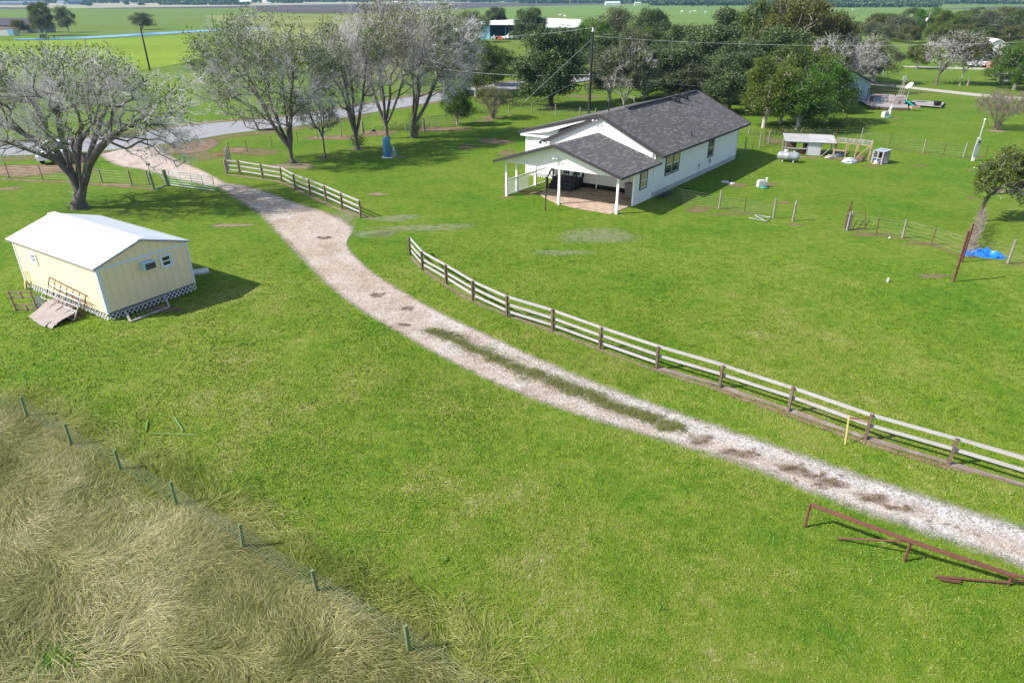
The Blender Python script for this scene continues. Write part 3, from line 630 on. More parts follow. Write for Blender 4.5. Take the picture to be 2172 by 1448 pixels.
M_wood = simple('weathered_wood', (.33, .30, .27), .85, var=.22, scale=2.5, bump=.4, stain=((.16, .12, .09), .5))
M_board = simple('silvered_board', (.37, .35, .35), .8, var=.16, scale=2.5, stain=((.28, .23, .19), .55))
M_post = simple('brown_post', (.12, .075, .055), .85, var=.25, scale=2.5, stain=((.28, .25, .22), .5))
M_graypost = simple('grey_round_post', (.25, .23, .20), .9, var=.25, scale=4, bump=.5, stain=((.12, .11, .09), .6))
M_rust = simple('rusty_pipe', (.13, .045, .030), .8, var=.3, scale=6, stain=((.07, .03, .02), .6))
M_galv = simple('galvanised_steel', (.52, .55, .57), .45, .4, var=.12, scale=2)
M_wire = simple('fence_wire', (.38, .39, .38), .5, .4, var=.1)
M_crete = simple('concrete', (.50, .49, .46), .9, var=.12, scale=2)

def lattice(mb, A, B, z0, z1, pitch=.14, w=.028, t=.012, drop=None):
    """diagonal slats filling the upright rectangle from A to B (2-D), z0..z1"""
    A = V3((*A[:2], 0)); B = V3((*B[:2], 0)); L = np.linalg.norm(B - A); d = (B - A) / L; hgt_ = z1 - z0; nrm_ = np.array([-d[1], d[0], 0])
    for sgn in (1, -1):
        s0 = -hgt_
        while s0 < L:
            a0, a1 = (0, hgt_) if sgn > 0 else (hgt_, 0)      # along s0..s0+h
            sA, sB = s0, s0 + hgt_; tA, tB = 0.0, 1.0
            if sA < 0: tA = (0 - sA) / hgt_
            if sB > L: tB = (L - sA) / hgt_
            if tB - tA > .08:
                p = A + d * (sA + (sB - sA) * tA) + np.array([0, 0, z0 + a0 + (a1 - a0) * tA]); q = A + d * (sA + (sB - sA) * tB) + np.array([0, 0, z0 + a0 + (a1 - a0) * tB])
                off = nrm_ * (t * .6 * sgn); mb.bar(p + off, q + off, t, w, up=unit(np.cross(nrm_, q - p)))
            s0 += pitch * 1.414
def window(root, A, B, z0, z1, out, mtrim, mframe, mpane, upper=None, trim=.09, name='window'):
    """casing on a wall from A to B with its sash bars and glass as sub-parts; out = outward unit vector"""
    A = V3((*A[:2], 0)); B = V3((*B[:2], 0)); d = unit(B - A); out = V3(out); z = np.array([0, 0, 1.]); o = out * .02
    m = MB()
    for (p, q) in ((A + z * z0, A + z * z1), (B + z * z0, B + z * z1)): m.bar(p + o, q + o, .07, trim, up=d)
    for zz in (z0 + trim / 2, z1 - trim / 2): m.bar(A + d * (trim / 2) + z * zz + o, B - d * (trim / 2) + z * zz + o, .066, trim)
    w = m.build(name, mtrim, root); zm = (z0 + z1) / 2; m = MB(); i = trim / 2
    for (p, q) in ((A + d * (i + .03) + z * (z0 + i), A + d * (i + .03) + z * (z1 - i)), (B - d * (i + .03) + z * (z0 + i), B - d * (i + .03) + z * (z1 - i))): m.bar(p + out * .012, q + out * .012, .03, .045, up=d)
    for zz in (z0 + trim + .02, zm, z1 - trim - .02): m.bar(A + d * (i + .05) + z * zz + out * .014, B - d * (i + .05) + z * zz + out * .014, .028, .045)
    m.build('window_frame', mframe, w)
    m = MB(); e = trim / 2
    m.face([A + d * e + z * (z0 + e) + out * .008, B - d * e + z * (z0 + e) + out * .008, B - d * e + z * zm + out * .008, A + d * e + z * zm + out * .008])
    m.face([A + d * e + z * zm + out * .008, B - d * e + z * zm + out * .008, B - d * e + z * (z1 - e) + out * .008, A + d * e + z * (z1 - e) + out * .008], 1)
    m.build('pane', [mpane, upper or mpane], w); return w

# ---------------------------------------------------------------- white farmhouse
W_, PW, PC = 9.18, 9.418, 4.786
a0, Lt = 3.06, 20.816
HE, HR, HPE, HPR = 3.304, 5.867, 2.798, 4.477
house = thing('farmhouse', 'white one storey farmhouse with dark shingle roof and open gabled front porch', 'house', HL(8, 4.5, 0))
up = np.array([0, 0, 1.])
sl_main = (HR - HE) / (W_ / 2 + .782)
def zmain(v): return HR - sl_main * abs(v - W_ / 2)
sl_p = (HPR - HPE) / (PC + .623)
def zporch(v): return HPR - sl_p * abs(v - PC)
m = MB()
uvf = lambda p: (float(np.dot(p - HOUSE_O, HOUSE_V)) + float(np.dot(p - HOUSE_O, HOUSE_U)) + 50, float(p[2]))
m.prism([HL(a0, 0, .42), HL(a0, W_, .42), HL(a0, W_, zmain(W_) - .2), HL(a0, W_ / 2, HR - .2), HL(a0, 0, zmain(0) - .2)], HOUSE_U * (Lt - a0), 0, uvf)
m.build('wall', M_wsid, house)
for v in (2.9, 4.73): m = MB(); m.bar(HL(a0 - .015, v, .1), HL(a0 - .015, v, 3.0), .02, .09, up=HOUSE_V); m.build('batten', M_white, house)
m = MB(); m.bar(HL(a0 + .02, -.02, .42), HL(a0 + .02, -.02, 3.4), .10, .10, up=HOUSE_V); m.build('corner_board', M_white, house)
m = MB(); m.bar(HL(Lt, -.015, .42), HL(Lt, -.015, 3.4), .12, .03); m.build('corner_board', M_white, house)
m = MB(); m.prism([HL(4.396, W_ + .02, .3), HL(4.396, 12.366, .3), HL(4.396, 12.366, 3.62), HL(4.396, W_ + .02, 4.35)], HOUSE_U * (Lt - 4.396), 0, uvf)
m.build('side_wing', M_batten, house)
m = MB()      # main roof, two slopes
u0, u1 = 2.82, Lt + .695
m.slab(HL(u0, -.782, HE), HL(u1, -.782, HE), HL(u1, W_ / 2, HR), HL(u0, W_ / 2, HR), .14, 0, 1)
m.slab(HL(u1, W_ + .782, HE), HL(u0, W_ + .782, HE), HL(u0, W_ / 2, HR), HL(u1, W_ / 2, HR), .14, 0, 1)
roof = m.build('roof', [M_shing, M_soffit], house)
m = MB()
for s in (-1, 1):
    ve = -.80 if s < 0 else W_ + .80
    for uu in (u0 - .02, u1 + .02): m.bar(HL(uu, ve, HE - .09), HL(uu, W_ / 2, HR - .09), .035, .25, up=(0, 0, 1))
m.bar(HL(u0, -.80, HE - .09), HL(u1, -.80, HE - .09), .03, .17); m.bar(HL(u0, W_ + .80, HE - .09), HL(u1, W_ + .80, HE - .09), .03, .17)
m.build('fascia', M_fascia, roof)
m = MB(); m.bar(HL(7.0, W_ / 2, HR + .06), HL(u1 - .6, W_ / 2, HR + .06), .34, .09); m.build('ridge_vent', M_fascia, roof)
def on_slope(px, py, right=True):       # point of the main right slope seen at a pixel
    P0 = HL(5, -.782, HE); n = np.cross(HOUSE_U, HL(5, W_ / 2, HR) - P0); r = ray(px, py); o = np.array([0, 0, HC])
    return o + r * (np.dot(P0 - o, n) / np.dot(r, n))
for (px, py, hh, rr_) in ((1441, 217, .75, .06), (1458, 210, .75, .06), (1466, 287, .35, .05)):
    p = on_slope(px, py); m = MB(); m.tube([p - up * .1, p + up * hh], rr_, 10); m.lathe(p, [(rr_ * 2.6, -.02), (rr_ * 2.2, .05), (rr_ * 1.05, .14)], 12); m.build('vent_pipe', M_black, roof)
for (px, py) in ((1429, 213), (1446, 206)):
    p = on_slope(px, py); m = MB(); m.obb(p + up * .10, (HOUSE_U, unit(np.cross(up, HOUSE_U)), up), (.25, .22, .09)); m.obb(p + up * .21, (HOUSE_U, unit(np.cross(up, HOUSE_U)), up), (.29, .26, .02)); m.build('roof_vent', M_black, roof)
m = MB(); z0_, z1_ = HR + .03, 3.781
m.slab(HL(u1, 12.78, z1_), HL(4.0, 12.78, z1_), HL(4.0, W_ / 2 + .02, z0_), HL(u1, W_ / 2 + .02, z0_), .12, 0, 1)
wr = m.build('side_roof', [M_shing, M_soffit], house)
m = MB(); m.bar(HL(3.98, 12.79, z1_ - .10), HL(3.98, W_ / 2 + .9, z0_ - .30), .03, .20); m.bar(HL(4.0, 12.80, z1_ - .08), HL(u1, 12.80, z1_ - .08), .03, .16); m.build('fascia', M_fascia, wr)
m = MB(); p = HL(6.0, 5.6, 5.6); m.tube([p - up * .2, p + up * .95], .055, 10); m.build('vent_pipe', M_black, wr)
m = MB(); m.prism([HL(4.05, W_ + .8, 3.9), HL(4.05, 12.6, 3.50), HL(4.05, 12.6, 3.63), HL(4.05, W_ / 2 + 1.2, 5.35)], HOUSE_U * .05); m.bar(HL(4.03, 12.62, 3.46), HL(4.3, W_ + .3, 3.46), .04, .14); m.build('side_gable', M_white, house)
# porch
pu0, pu1 = -3.219, a0 - .02
m = MB()
m.slab(HL(pu0, -.623, HPE), HL(pu1, -.623, HPE), HL(pu1, PC, HPR), HL(pu0, PC, HPR), .12, 0, 1)
m.slab(HL(pu1, PW + .623, HPE), HL(pu0, PW + .623, HPE), HL(pu0, PC, HPR), HL(pu1, PC, HPR), .12, 0, 1)
pr = m.build('porch_roof', [M_shing, M_white], house)
m = MB()
m.bar(HL(pu0 - .02, -.64, HPE - .07), HL(pu0 - .02, PC, HPR - .07), .035, .20); m.bar(HL(pu0 - .02, PW + .64, HPE - .07), HL(pu0 - .02, PC, HPR - .07), .035, .20)
m.bar(HL(pu0, -.64, HPE - .07), HL(pu1, -.64, HPE - .07), .03, .15); m.bar(HL(pu0, PW + .64, HPE - .07), HL(pu1, PW + .64, HPE - .07), .03, .15)
m.build('fascia', M_fascia, pr)
gz = 2.63
vl = PC + (HPR - .14 - gz) / sl_p; vr = PC - (HPR - .14 - gz) / sl_p
m = MB(); m.prism([HL(-2.50, max(vr, -.05), gz), HL(-2.50, min(vl, PW + .08), gz), HL(-2.50, min(vl, PW + .08), zporch(PW + .08) - .14), HL(-2.50, PC, HPR - .14), HL(-2.50, -.05, zporch(-.05) - .14)], HOUSE_U * .10, 0, uvf)
m.build('porch_gable', M_wsid, house)
for (u, v, zt) in ((-2.445, .02, 2.63), (-2.445, 4.75, 2.63), (-2.445, 9.40, 2.66), (-1.1, 9.40, 2.8), (1.45, 9.40, 2.8)):
    m = MB(); m.bar(HL(u, v, 0), HL(u, v, zt), .15, .15, up=HOUSE_V); m.bar(HL(u, v, 0), HL(u, v, .9), .175, .175, up=HOUSE_V); m.build('porch_post', M_white, house)
m = MB(); m.bar(HL(-2.445, 9.40, 2.72), HL(a0, 9.40, 2.72), .09, .18); m.build('beam', M_white, house)
m = MB(); m.prism([HL(0, 0, 0), HL(a0, 0, 0), HL(a0, 0, zporch(0) - .13), HL(0, 0, zporch(0) - .13)], HOUSE_V * .13, 0, uvf); m.build('porch_wall', M_wsid, house)
outR = -unit(np.cross(up, HOUSE_U)); outR = outR if np.dot(outR, HOUSE_V) < 0 else -outR
window(house, HL(.90, 0, 0), HL(2.0, 0, 0), 1.02, 2.36, outR, M_trimdk, M_white, M_tanrefl, M_tanrefl)
window(house, HL(5.15, 0, 0), HL(6.38, 0, 0), 1.28, 2.86, outR, M_trimdk, M_white, M_glass, M_tanrefl)
window(house, HL(6.44, 0, 0), HL(7.62, 0, 0), 1.28, 2.88, outR, M_trimdk, M_white, M_glass, M_tanrefl)
window(house, HL(13.7, 0, 0), HL(14.85, 0, 0), 1.26, 2.88, outR, M_trimdk, M_white, M_glass, M_glass)
m = MB(); lattice(m, HL(a0 - .1, -.03, 0), HL(Lt, -.03, 0), 0, .44, .17, .045); lattice(m, HL(4.36, 9.3, 0), HL(4.36, 12.36, 0), 0, .34, .17, .045); m.bar(HL(a0, -.03, .43), HL(Lt, -.03, .43), .03, .05)
m.build('lattice_skirt', M_lat, house)
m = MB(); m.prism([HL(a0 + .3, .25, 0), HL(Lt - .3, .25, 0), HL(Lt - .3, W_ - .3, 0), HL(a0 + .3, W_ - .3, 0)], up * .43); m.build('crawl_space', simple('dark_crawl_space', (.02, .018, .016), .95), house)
m = MB(); A_, B_ = HL(-2.3, 9.44, 0), HL(.6, 9.44, 0); lattice(m, A_, B_, .08, 1.15, .115, .03); m.bar(A_ + up * 1.18, B_ + up * 1.18, .05, .05); m.build('lattice_panel', M_lat, house)
m = MB(); m.bar(HL(-2.4, 9.40, 1.22), HL(a0 + .9, 9.40, 1.22), .06, .10); m.bar(HL(-2.4, 9.40, .08), HL(a0, 9.40, .08), .05, .08); m.build('porch_rail', M_white, house)
# french door with glazed lights
outF = unit(np.cross(up, HOUSE_V)); outF = outF if np.dot(outF, HOUSE_U) < 0 else -outF
m = MB(); m.bar(HL(a0 - .03, 6.0, 1.95), HL(a0 - .03, 7.95, 1.95), .05, 2.1); dr = m.build('door', M_white, house)
for va in (6.25, 7.2):
    m = MB()
    for i in range(3):
        for j in range(3): m.bar(HL(a0 - .062, va + i * .19, 1.15 + j * .5), HL(a0 - .062, va + .15 + i * .19, 1.15 + j * .5), .012, .42)
    m.build('pane', M_glass, dr)
for va in (5.92, 8.03): m = MB(); m.bar(HL(a0 - .04, va, .9), HL(a0 - .04, va, 3.05), .09, .09, up=HOUSE_V); m.build('door_jamb', M_black, dr)
m = MB()
for k in range(4): m.bar(HL(a0 - 1.45 + .28 * k - .30, 5.9, .10 + .2 * k), HL(a0 - 1.45 + .28 * k - .30, 8.1, .10 + .2 * k), .34, .20)
m.bar(HL(a0 - .62, 5.9, .80), HL(a0 - .62, 8.1, .80), 1.0, .12)
for v in (5.95, 8.05):
    m.bar(HL(a0 - .06, v, 1.75), HL(a0 - 1.1, v, 1.75), .08, .10); m.bar(HL(a0 - 1.1, v, 1.75), HL(a0 - 1.9, v, .95), .08, .10)
    for (u, zt) in ((a0 - .1, 1.75), (a0 - 1.1, 1.75), (a0 - 1.9, .95)): m.bar(HL(u, v, 0), HL(u, v, zt), .1, .1, up=HOUSE_V)
    m.bar(HL(a0 - 1.0, v, .42), HL(a0 - .05, v, .42), .06, .7)
m.build('porch_steps', M_black, house)
for (u, v, z) in ((a0 - .12, 5.0, 5.42), (a0 - .12, 9.45, 3.33), (a0 - .12, .20, 3.36), (-2.62, 4.94, 3.44)):
    m = MB(); p = HL(u, v, z); m.lathe(p + outF * .02, [(0, .0), (.09, 0), (.09, .05), (0, .05)], 12, axis=outF)
    for s in (-1, 1): q = p + outF * .1 + HOUSE_V * (.10 * s); m.lathe(q, [(.02, -.02), (.04, .04), (.085, .16), (.0, .14)], 12, axis=unit(outF + HOUSE_V * (.6 * s) - up * .5))
    m.build('flood_light', M_white, house)
m = MB(); m.bar(HL(11.85, -.05, .95), HL(12.05, -.05, .95), .06, .3); m.tube([HL(11.95, -.06, .8), HL(11.95, -.06, 0.05)], .018, 6); m.build('utility_box', simple('grey_box', (.4, .4, .4)), house)
m = MB(); p = HL(14.2, -.06, .95)
for r_ in (.13, .155, .18): m.tube([p + HOUSE_U * (r_ * math.cos(t)) + up * (r_ * math.sin(t)) - HOUSE_V * .03 for t in np.linspace(0, 6.2832, 20)], .014, 5, cap=False)
tag(m.build('garden_hose', simple('dark_green_hose', (.02, .04, .03), .5), None, org=HL(14.2, -.1, .8)), 'coiled dark garden hose hung on the white side wall under the narrow window', 'hose')
# patio under the porch
mp, nt, b = new_mat('patio_brick'); pp = pos(nt); br = nt.nodes.new('ShaderNodeTexBrick'); mpn = nt.nodes.new('ShaderNodeMapping'); mpn.inputs['Rotation'].default_value = (0, 0, rad(50)); nt.links.new(pp, mpn.inputs['Vector']); nt.links.new(mpn.outputs[0], br.inputs['Vector'])
br.inputs['Color1'].default_value = (.42, .29, .21, 1); br.inputs['Color2'].default_value = (.55, .42, .33, 1); br.inputs['Mortar'].default_value = (.12, .09, .07, 1); br.inputs['Scale'].default_value = 1; br.inputs['Brick Width'].default_value = .9; br.inputs['Row Height'].default_value = .42; br.inputs['Mortar Size'].default_value = .02
nn_ = noise(nt, pp, 2.5, 4); nt.links.new(mix(nt, br.outputs[0], (.22, .16, .12), mathn(nt, 'MULTIPLY', nn_.outputs[0], .6)), b.inputs['Base Color']); b.inputs['Roughness'].default_value = .9
m = MB(); m.prism([HL(*p, 0) for p in ((-2.75, .3), (-2.7, 3.2), (-2.3, 5.0), (-1.5, 6.6), (-.6, 7.7), (1.5, 8.0), (a0, 8.0), (a0, .15), (-.3, .15))], up * .05); tag(m.build('patio', mp), kind='structure')
m = MB(); M_bin = simple('grey_plastic', (.16, .15, .155), .5, var=.12); p = HL(1.75, 1.15, .05)
bin_ = thing('trash_bin', 'tall dark grey wheeled bin standing under the porch by the side wall', 'trash bin', p)
ax = (HOUSE_U, HOUSE_V, up)
m.idx([p + HOUSE_U * (sx * wx) + HOUSE_V * (sy * wx) + up * z for z, wx in ((.08, .25), (1.12, .32)) for sx, sy in ((-1, -1), (1, -1), (1, 1), (-1, 1))], [(0, 1, 5, 4), (1, 2, 6, 5), (2, 3, 7, 6), (3, 0, 4, 7), (3, 2, 1, 0)]); m.build('bin_body', M_bin, bin_)
m = MB(); m.obb(p + up * 1.16, ax, (.35, .35, .035)); m.obb(p + up * 1.20 , ax, (.28, .28, .02)); m.build('lid', M_bin, bin_)
for s in (-1, 1):
    m = MB(); m.lathe(p + HOUSE_V * (s * .27) + HOUSE_U * .25 + up * .12, [(0, -.03), (.12, -.03), (.12, .03), (0, .03)], 12, axis=HOUSE_V); m.build('wheel', M_black, bin_)
m = MB()
for k in range(9): q = HL(3.1 + .22 * (k % 5) + .1 * k % 3, -.45 - .12 * (k % 3), .05 + .02 * k); m.bar(q, q + HOUSE_U * (1.2 - .08 * k) - HOUSE_V * (.1 * (k % 4)), .12, .03)
tag(m.build('scrap_pile', simple('dark_scrap', (.03, .03, .03)), None, org=HL(3.6, -.5, 0)), 'low dark pile of scrap boards on grass beside the porch side wall', 'scrap pile')

# ---------------------------------------------------------------- cream shed
shed = thing('shed', 'cream yellow shed with white metal roof on lattice skirting beside the big bare tree', 'shed', SL(2.37, 4, 0))
SW, SLn = 4.738, 8.006; rz0, rz1 = 2.69, 3.456
ssl = (rz1 - rz0) / (SW / 2 + .144)
def zs(u): return rz1 - ssl * abs(u - SW / 2)
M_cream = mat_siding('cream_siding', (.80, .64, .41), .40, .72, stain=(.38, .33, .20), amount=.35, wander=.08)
uvs = lambda p: (float(np.dot(p - SH_O, SH_U)) + float(np.dot(p - SH_O, SH_V)) + 50, float(p[2]))
m = MB(); m.prism([SL(0, 0, .34), SL(SW, 0, .34), SL(SW, 0, zs(SW) - .06), SL(SW / 2, 0, rz1 - .06), SL(0, 0, zs(0) - .06)], SH_V * SLn, 0, uvs); m.build('wall', M_cream, shed)
M_roofw = simple('white_metal_roof', (.90, .90, .90), .4, 0, var=.04, scale=.6, stain=((.62, .62, .60), .3))
m = MB(); va, vb = -.07, SLn + .318
m.slab(SL(-.144, va, rz0), SL(-.144, vb, rz0), SL(SW / 2, vb, rz1), SL(SW / 2, va, rz1), .03); m.slab(SL(SW + .144, vb, rz0), SL(SW + .144, va, rz0), SL(SW / 2, va, rz1), SL(SW / 2, vb, rz1), .03)
v = va + .04
while v < vb:
    for ue in (-.144, SW + .144): m.bar(SL(ue, v, rz0 + .012), SL(SW / 2, v, rz1 + .012), .05, .03)
    v += .229
m.bar(SL(SW / 2 - .09, va, rz1 + .02), SL(SW / 2 - .09, vb, rz1 + .02), .2, .02); m.bar(SL(SW / 2 + .09, va, rz1 + .022), SL(SW / 2 + .09, vb, rz1 + .022), .2, .02)
sr = m.build('roof', M_roofw, shed)
m = MB()
for ue in (-.15, SW + .15): m.bar(SL(ue, va - .01, rz0 - .045), SL(SW / 2, va - .01, rz1 - .045), .02, .06)
m.bar(SL(-.15, va, rz0 - .04), SL(-.15, vb, rz0 - .04), .02, .05); m.build('roof_edge', simple('grey_edge', (.22, .23, .25)), sr)
M_trim = simple('bluish_shade_trim', (.60, .63, .68), .7, var=.08)  # white trim with the bluish tone of its shade put into the colour
m = MB(); o_ = -unit(np.cross(up, SH_U)); o_ = o_ if np.dot(o_, SH_V) < 0 else -o_; ol = unit(np.cross(up, SH_V)); ol = ol if np.dot(ol, SH_U) < 0 else -ol
m.bar(SL(.08, -.012, 2.58), SL(SW - .08, -.012, 2.58), .03, .11); m.build('trim', M_trim, shed)
for u in (.05, SW - .05): m = MB(); m.bar(SL(u, -.014, .33), SL(u, -.014, 2.64), .032, .11, up=SH_U); m.build('corner_board', M_trim, shed)
for v in (.05, SLn - .05): m = MB(); m.bar(SL(-.014, v, .33), SL(-.014, v, 2.6), .032, .11, up=SH_V); m.build('corner_board', M_trim, shed)
window(shed, SL(3.14, 0, 0), SL(3.74, 0, 0), 1.66, 2.38, o_, M_trim, M_white, M_glass, trim=.10)
window(shed, SL(0, 6.32, 0), SL(0, 5.78, 0), 1.70, 2.32, ol, M_white, M_white, glass('pale_window_glass', (.10, .16, .22)), trim=.10)
M_ac = simple('air_conditioner_shell', (.42, .58, .68), .5, var=.1)
m = MB(); m.obb(SL(2.38, -.20, 2.15), (SH_U, SH_V, up), (.30, .20, .19)); m.build('air_conditioner', M_ac, shed, bevel=.01); ac = bpy.data.objects['air_conditioner']
m = MB(); m.obb(SL(2.38, -.404, 2.15), (SH_U, SH_V, up), (.26, .008, .15)); m.build('grille', simple('brown_grille', (.06, .045, .05), .6), ac)
m = MB(); lattice(m, SL(0, -.03, 0), SL(SW, -.03, 0), .0, .33, .165, .03); lattice(m, SL(-.03, 0, 0), SL(-.03, SLn, 0), .0, .33, .165, .03); m.bar(SL(0, -.03, .335), SL(SW, -.03, .335), .03, .04); m.build('lattice_skirt', M_lat, shed)
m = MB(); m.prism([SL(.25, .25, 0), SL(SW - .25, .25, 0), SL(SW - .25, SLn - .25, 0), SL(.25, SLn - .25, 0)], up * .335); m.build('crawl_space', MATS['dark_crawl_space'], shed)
m = MB(); m.bar(SL(.03, -.02, .36), SL(SW - .03, -.02, .36), .05, .07); m.build('sill_board', simple('dark_sill', (.05, .05, .06)), shed)
m = MB()
for (p, q) in (((.75, -.1, .32), (.42, -1.02, .06)), ((2.85, -.1, .32), (2.5, -.98, .06)), ((.42, -1.02, .06), (2.5, -.98, .06)), ((.75, -.12, .30), (2.85, -.12, .30))): m.bar(SL(*p), SL(*q), .10, .05)
for k in range(9): m.bar(SL(.78 + .22 * k - .0, -.2, .24), SL(.5 + .22 * k, -.98, .05), .012, .012)
tag(m.build('ramp_frame', M_wood, None, org=SL(1.6, -.6, 0)), 'low wooden ramp frame with wire lying against the lattice under the shed gable', 'ramp frame')

def gate_panel(name, label, cat, P00, P10, P11, P01, tr, mat, nh, nv, group=None, rails=True, bars_mat=None):
    """tube gate: corners bottom-left, bottom-right, top-right, top-left; nh rails across, nv uprights"""
    P00, P10, P11, P01 = map(V3, (P00, P10, P11, P01)); t = thing(name, label, cat, (P00[0], P00[1], 0), group)
    m = MB(); m.tube([P00, P10], tr, 8); m.tube([P10, P11], tr, 8); m.tube([P11, P01], tr, 8); m.tube([P01, P00], tr, 8); m.build('gate_frame', mat, t)
    for k in range(1, nh + 1):
        f = k / (nh + 1); m = MB(); m.tube([P00 + (P01 - P00) * f, P10 + (P11 - P10) * f], tr * .8, 6); m.build('rail', bars_mat or mat, t)
    for k in range(1, nv + 1):
        f = k / (nv + 1); m = MB(); m.tube([P00 + (P10 - P00) * f, P01 + (P11 - P01) * f], tr * .8, 6); m.build('upright', bars_mat or mat, t)
    return t
gate_panel('metal_gate', 'rusty brown framed panel leaning on the long cream wall of the shed', 'gate', SL(-.55, 4.9, .05), SL(-.45, 1.6, .02), SL(-.06, 1.55, 1.0), SL(-.06, 4.85, 1.25), .028, M_rust, 2, 5)
gate_panel('metal_gate', 'silver tube gate leaning in front of the rusty panel at the shed', 'gate', SL(-1.05, 5.0, .03), SL(-.95, 1.45, .03), SL(-.42, 1.35, 1.05), SL(-.42, 4.1, 1.15), .026, M_galv, 4, 2)
gate_panel('wire_cage_panel', 'dark rusted grid panel propped low against the tube gate by the shed', 'panel', SL(-1.15, 3.0, .02), SL(-.95, 1.3, .02), SL(-.55, 1.9, .62), SL(-.65, 3.0, .68), .018, M_rust, 5, 3)
t = thing('scrap_plywood', 'warped greyish plywood sheets slumped on the grass in front of the shed gates', 'plywood', (*SL(-1.2, 2.6, 0)[:2], 0))
M_ply = simple('weathered_plywood', (.30, .25, .23), .9, var=.18, scale=3, stain=((.2, .14, .11), .5))
for k, (v0, v1, u_a, u_b, zz) in enumerate(((3.75, 3.15, -.55, -1.95, .50), (3.15, 2.55, -.50, -2.05, .47), (2.55, 1.95, -.55, -2.1, .42), (1.98, 1.5, -.75, -2.0, .36))):
    m = MB(); n_ = 6
    for i in range(n_):
        f0, f1 = i / n_, (i + 1) / n_; z = lambda f: .04 + zz * math.cos(f * 1.5) ** 1.2 + .03 * math.sin(f * 7 + k)
        ua = u_a + (u_b - u_a) * f0; ub = u_a + (u_b - u_a) * f1
        m.slab(SL(ua, v0 - .02, z(f0)), SL(ua, v1 + .02, z(f0) - .02), SL(ub, v1 + .02 - .1 * f1, z(f1) - .02), SL(ub, v0 - .02, z(f1)), .02)
    m.build('board', M_ply, t)
# upright pallet and the small hoop
pA, pB = G(*(34.3, 658.3)), G(*(81, 658)); d = unit(pB - pA)
t = thing('wooden_pallet', 'brown wooden pallet standing on edge on the grass left of the shed', 'pallet', (pA[0], pA[1], 0))
M_pal = simple('pallet_wood', (.30, .21, .14), .9, var=.25, scale=4, stain=((.4, .34, .28), .5)); tilt = np.array([-.18, .12, 0])
def PZ(s, z): return pA + d * s + tilt * z + up * z
Lp = np.linalg.norm(pB - pA)
for s in (0, Lp - .02): m = MB(); m.bar(PZ(s, 0), PZ(s, .98), .05, .12, up=(0, 1, 0)); m.build('stringer', M_pal, t)
for za, zb in ((.02, .25), (.62, .95)): m = MB(); m.bar(PZ(.5 * Lp, za), PZ(.49 * Lp, zb), .09, .1, up=(0, 1, 0)); m.build('block', M_pal, t)
for z in (.06, .30, .66, .93): m = MB(); m.bar(PZ(-.03, z), PZ(Lp + .03, z), .03, .09); m.build('slat', M_pal, t)
m = MB(); q = pB + d * .08
for k in range(5): m.bar(q + d * .09 * k + up * (.02), q + d * .13 * k + np.array([-.1, .2, .85 - .15 * k]), .08, .03)
tag(m.build('board_stack', simple('pale_boards', (.5, .47, .43)), None, org=q), 'pale loose boards tipped against the standing pallet by the shed', 'boards')
m = MB(); pts = [SL(-.08, 7.55, .05), SL(-.06, 7.55, 1.0), SL(-.06, 7.42, 1.1), SL(-.06, 7.25, 1.05), SL(-.07, 7.12, .5), SL(-.08, 7.1, .35)]; m.tube(pts, .022, 6); m.bar(SL(-.2, 7.7, .05), SL(-.16, 7.5, .55), .12, .1)
tag(m.build('hoop_handle', simple('pale_yellow_pipe', (.55, .46, .25)), None, org=SL(-.1, 7.4, 0)), 'thin hoop of pipe leaning on the far end of the cream shed wall', 'pipe hoop')
m = MB(); c_ = G(425, 578); m.box((c_[0], c_[1], .06), (.9, .7, .12), .5); tag(m.build('concrete_slab', M_crete, None, org=c_), 'small grey step slab on the grass behind the right corner of the cream shed', 'step')

# ---------------------------------------------------------------- neighbour's house, deck and clutter
def simple_house(name, label, cat, O, az, L, Wd, he, hr, mwall, mroof, ov=.4, doors=(), wins=(), gable_along=True, group=None):
    """O = near left ground corner, az = heading of the length; width runs to the right of the heading"""
    Ux = np.array([math.sin(rad(az)), math.cos(rad(az)), 0]); Vx = np.array([-Ux[1], Ux[0], 0]); O = V3(O)
    f = lambda u, v, z: O + Ux * u + Vx * v + up * z
    t = thing(name, label, cat, f(L / 2, Wd / 2, 0), group); uvh = lambda p: (float(np.dot(p - O, Ux) + np.dot(p - O, Vx)) + 50, float(p[2]))
    m = MB(); m.prism([f(0, 0, 0), f(0, Wd, 0), f(0, Wd, he), f(0, Wd / 2, hr - .12), f(0, 0, he)], Ux * L, 0, uvh); m.build('wall', mwall, t)
    k = (hr - he) / (Wd / 2); ze = he - k * ov
    m = MB(); m.slab(f(-ov, -ov, ze + .1), f(L + ov, -ov, ze + .1), f(L + ov, Wd / 2, hr), f(-ov, Wd / 2, hr), .1); m.slab(f(L + ov, Wd + ov, ze + .1), f(-ov, Wd + ov, ze + .1), f(-ov, Wd / 2, hr), f(L + ov, Wd / 2, hr), .1); m.build('roof', mroof, t)
    for (side, s, z0, z1, w) in wins:
        A, B = (f(s, -.01, 0), f(s + w, -.01, 0)) if side == 'v' else (f(-.01, s, 0), f(-.01, s + w, 0))
        window(t, A, B, z0, z1, -Vx if side == 'v' else -Ux, M_white, M_white, M_glass, trim=.1)
    for (side, s, w) in doors:
        m = MB(); A, B = (f(s, -.03, 1.05), f(s + w, -.03, 1.05)) if side == 'v' else (f(-.03, s, 1.05), f(-.03, s + w, 1.05)); m.bar(A, B, .05, 2.0); m.build('door', M_black, t)
    return t, f
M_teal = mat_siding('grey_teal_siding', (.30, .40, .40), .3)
M_rroof = simple('rusted_metal_roof', (.10, .05, .05), .7, var=.35, scale=.5, stain=((.16, .10, .12), .5))
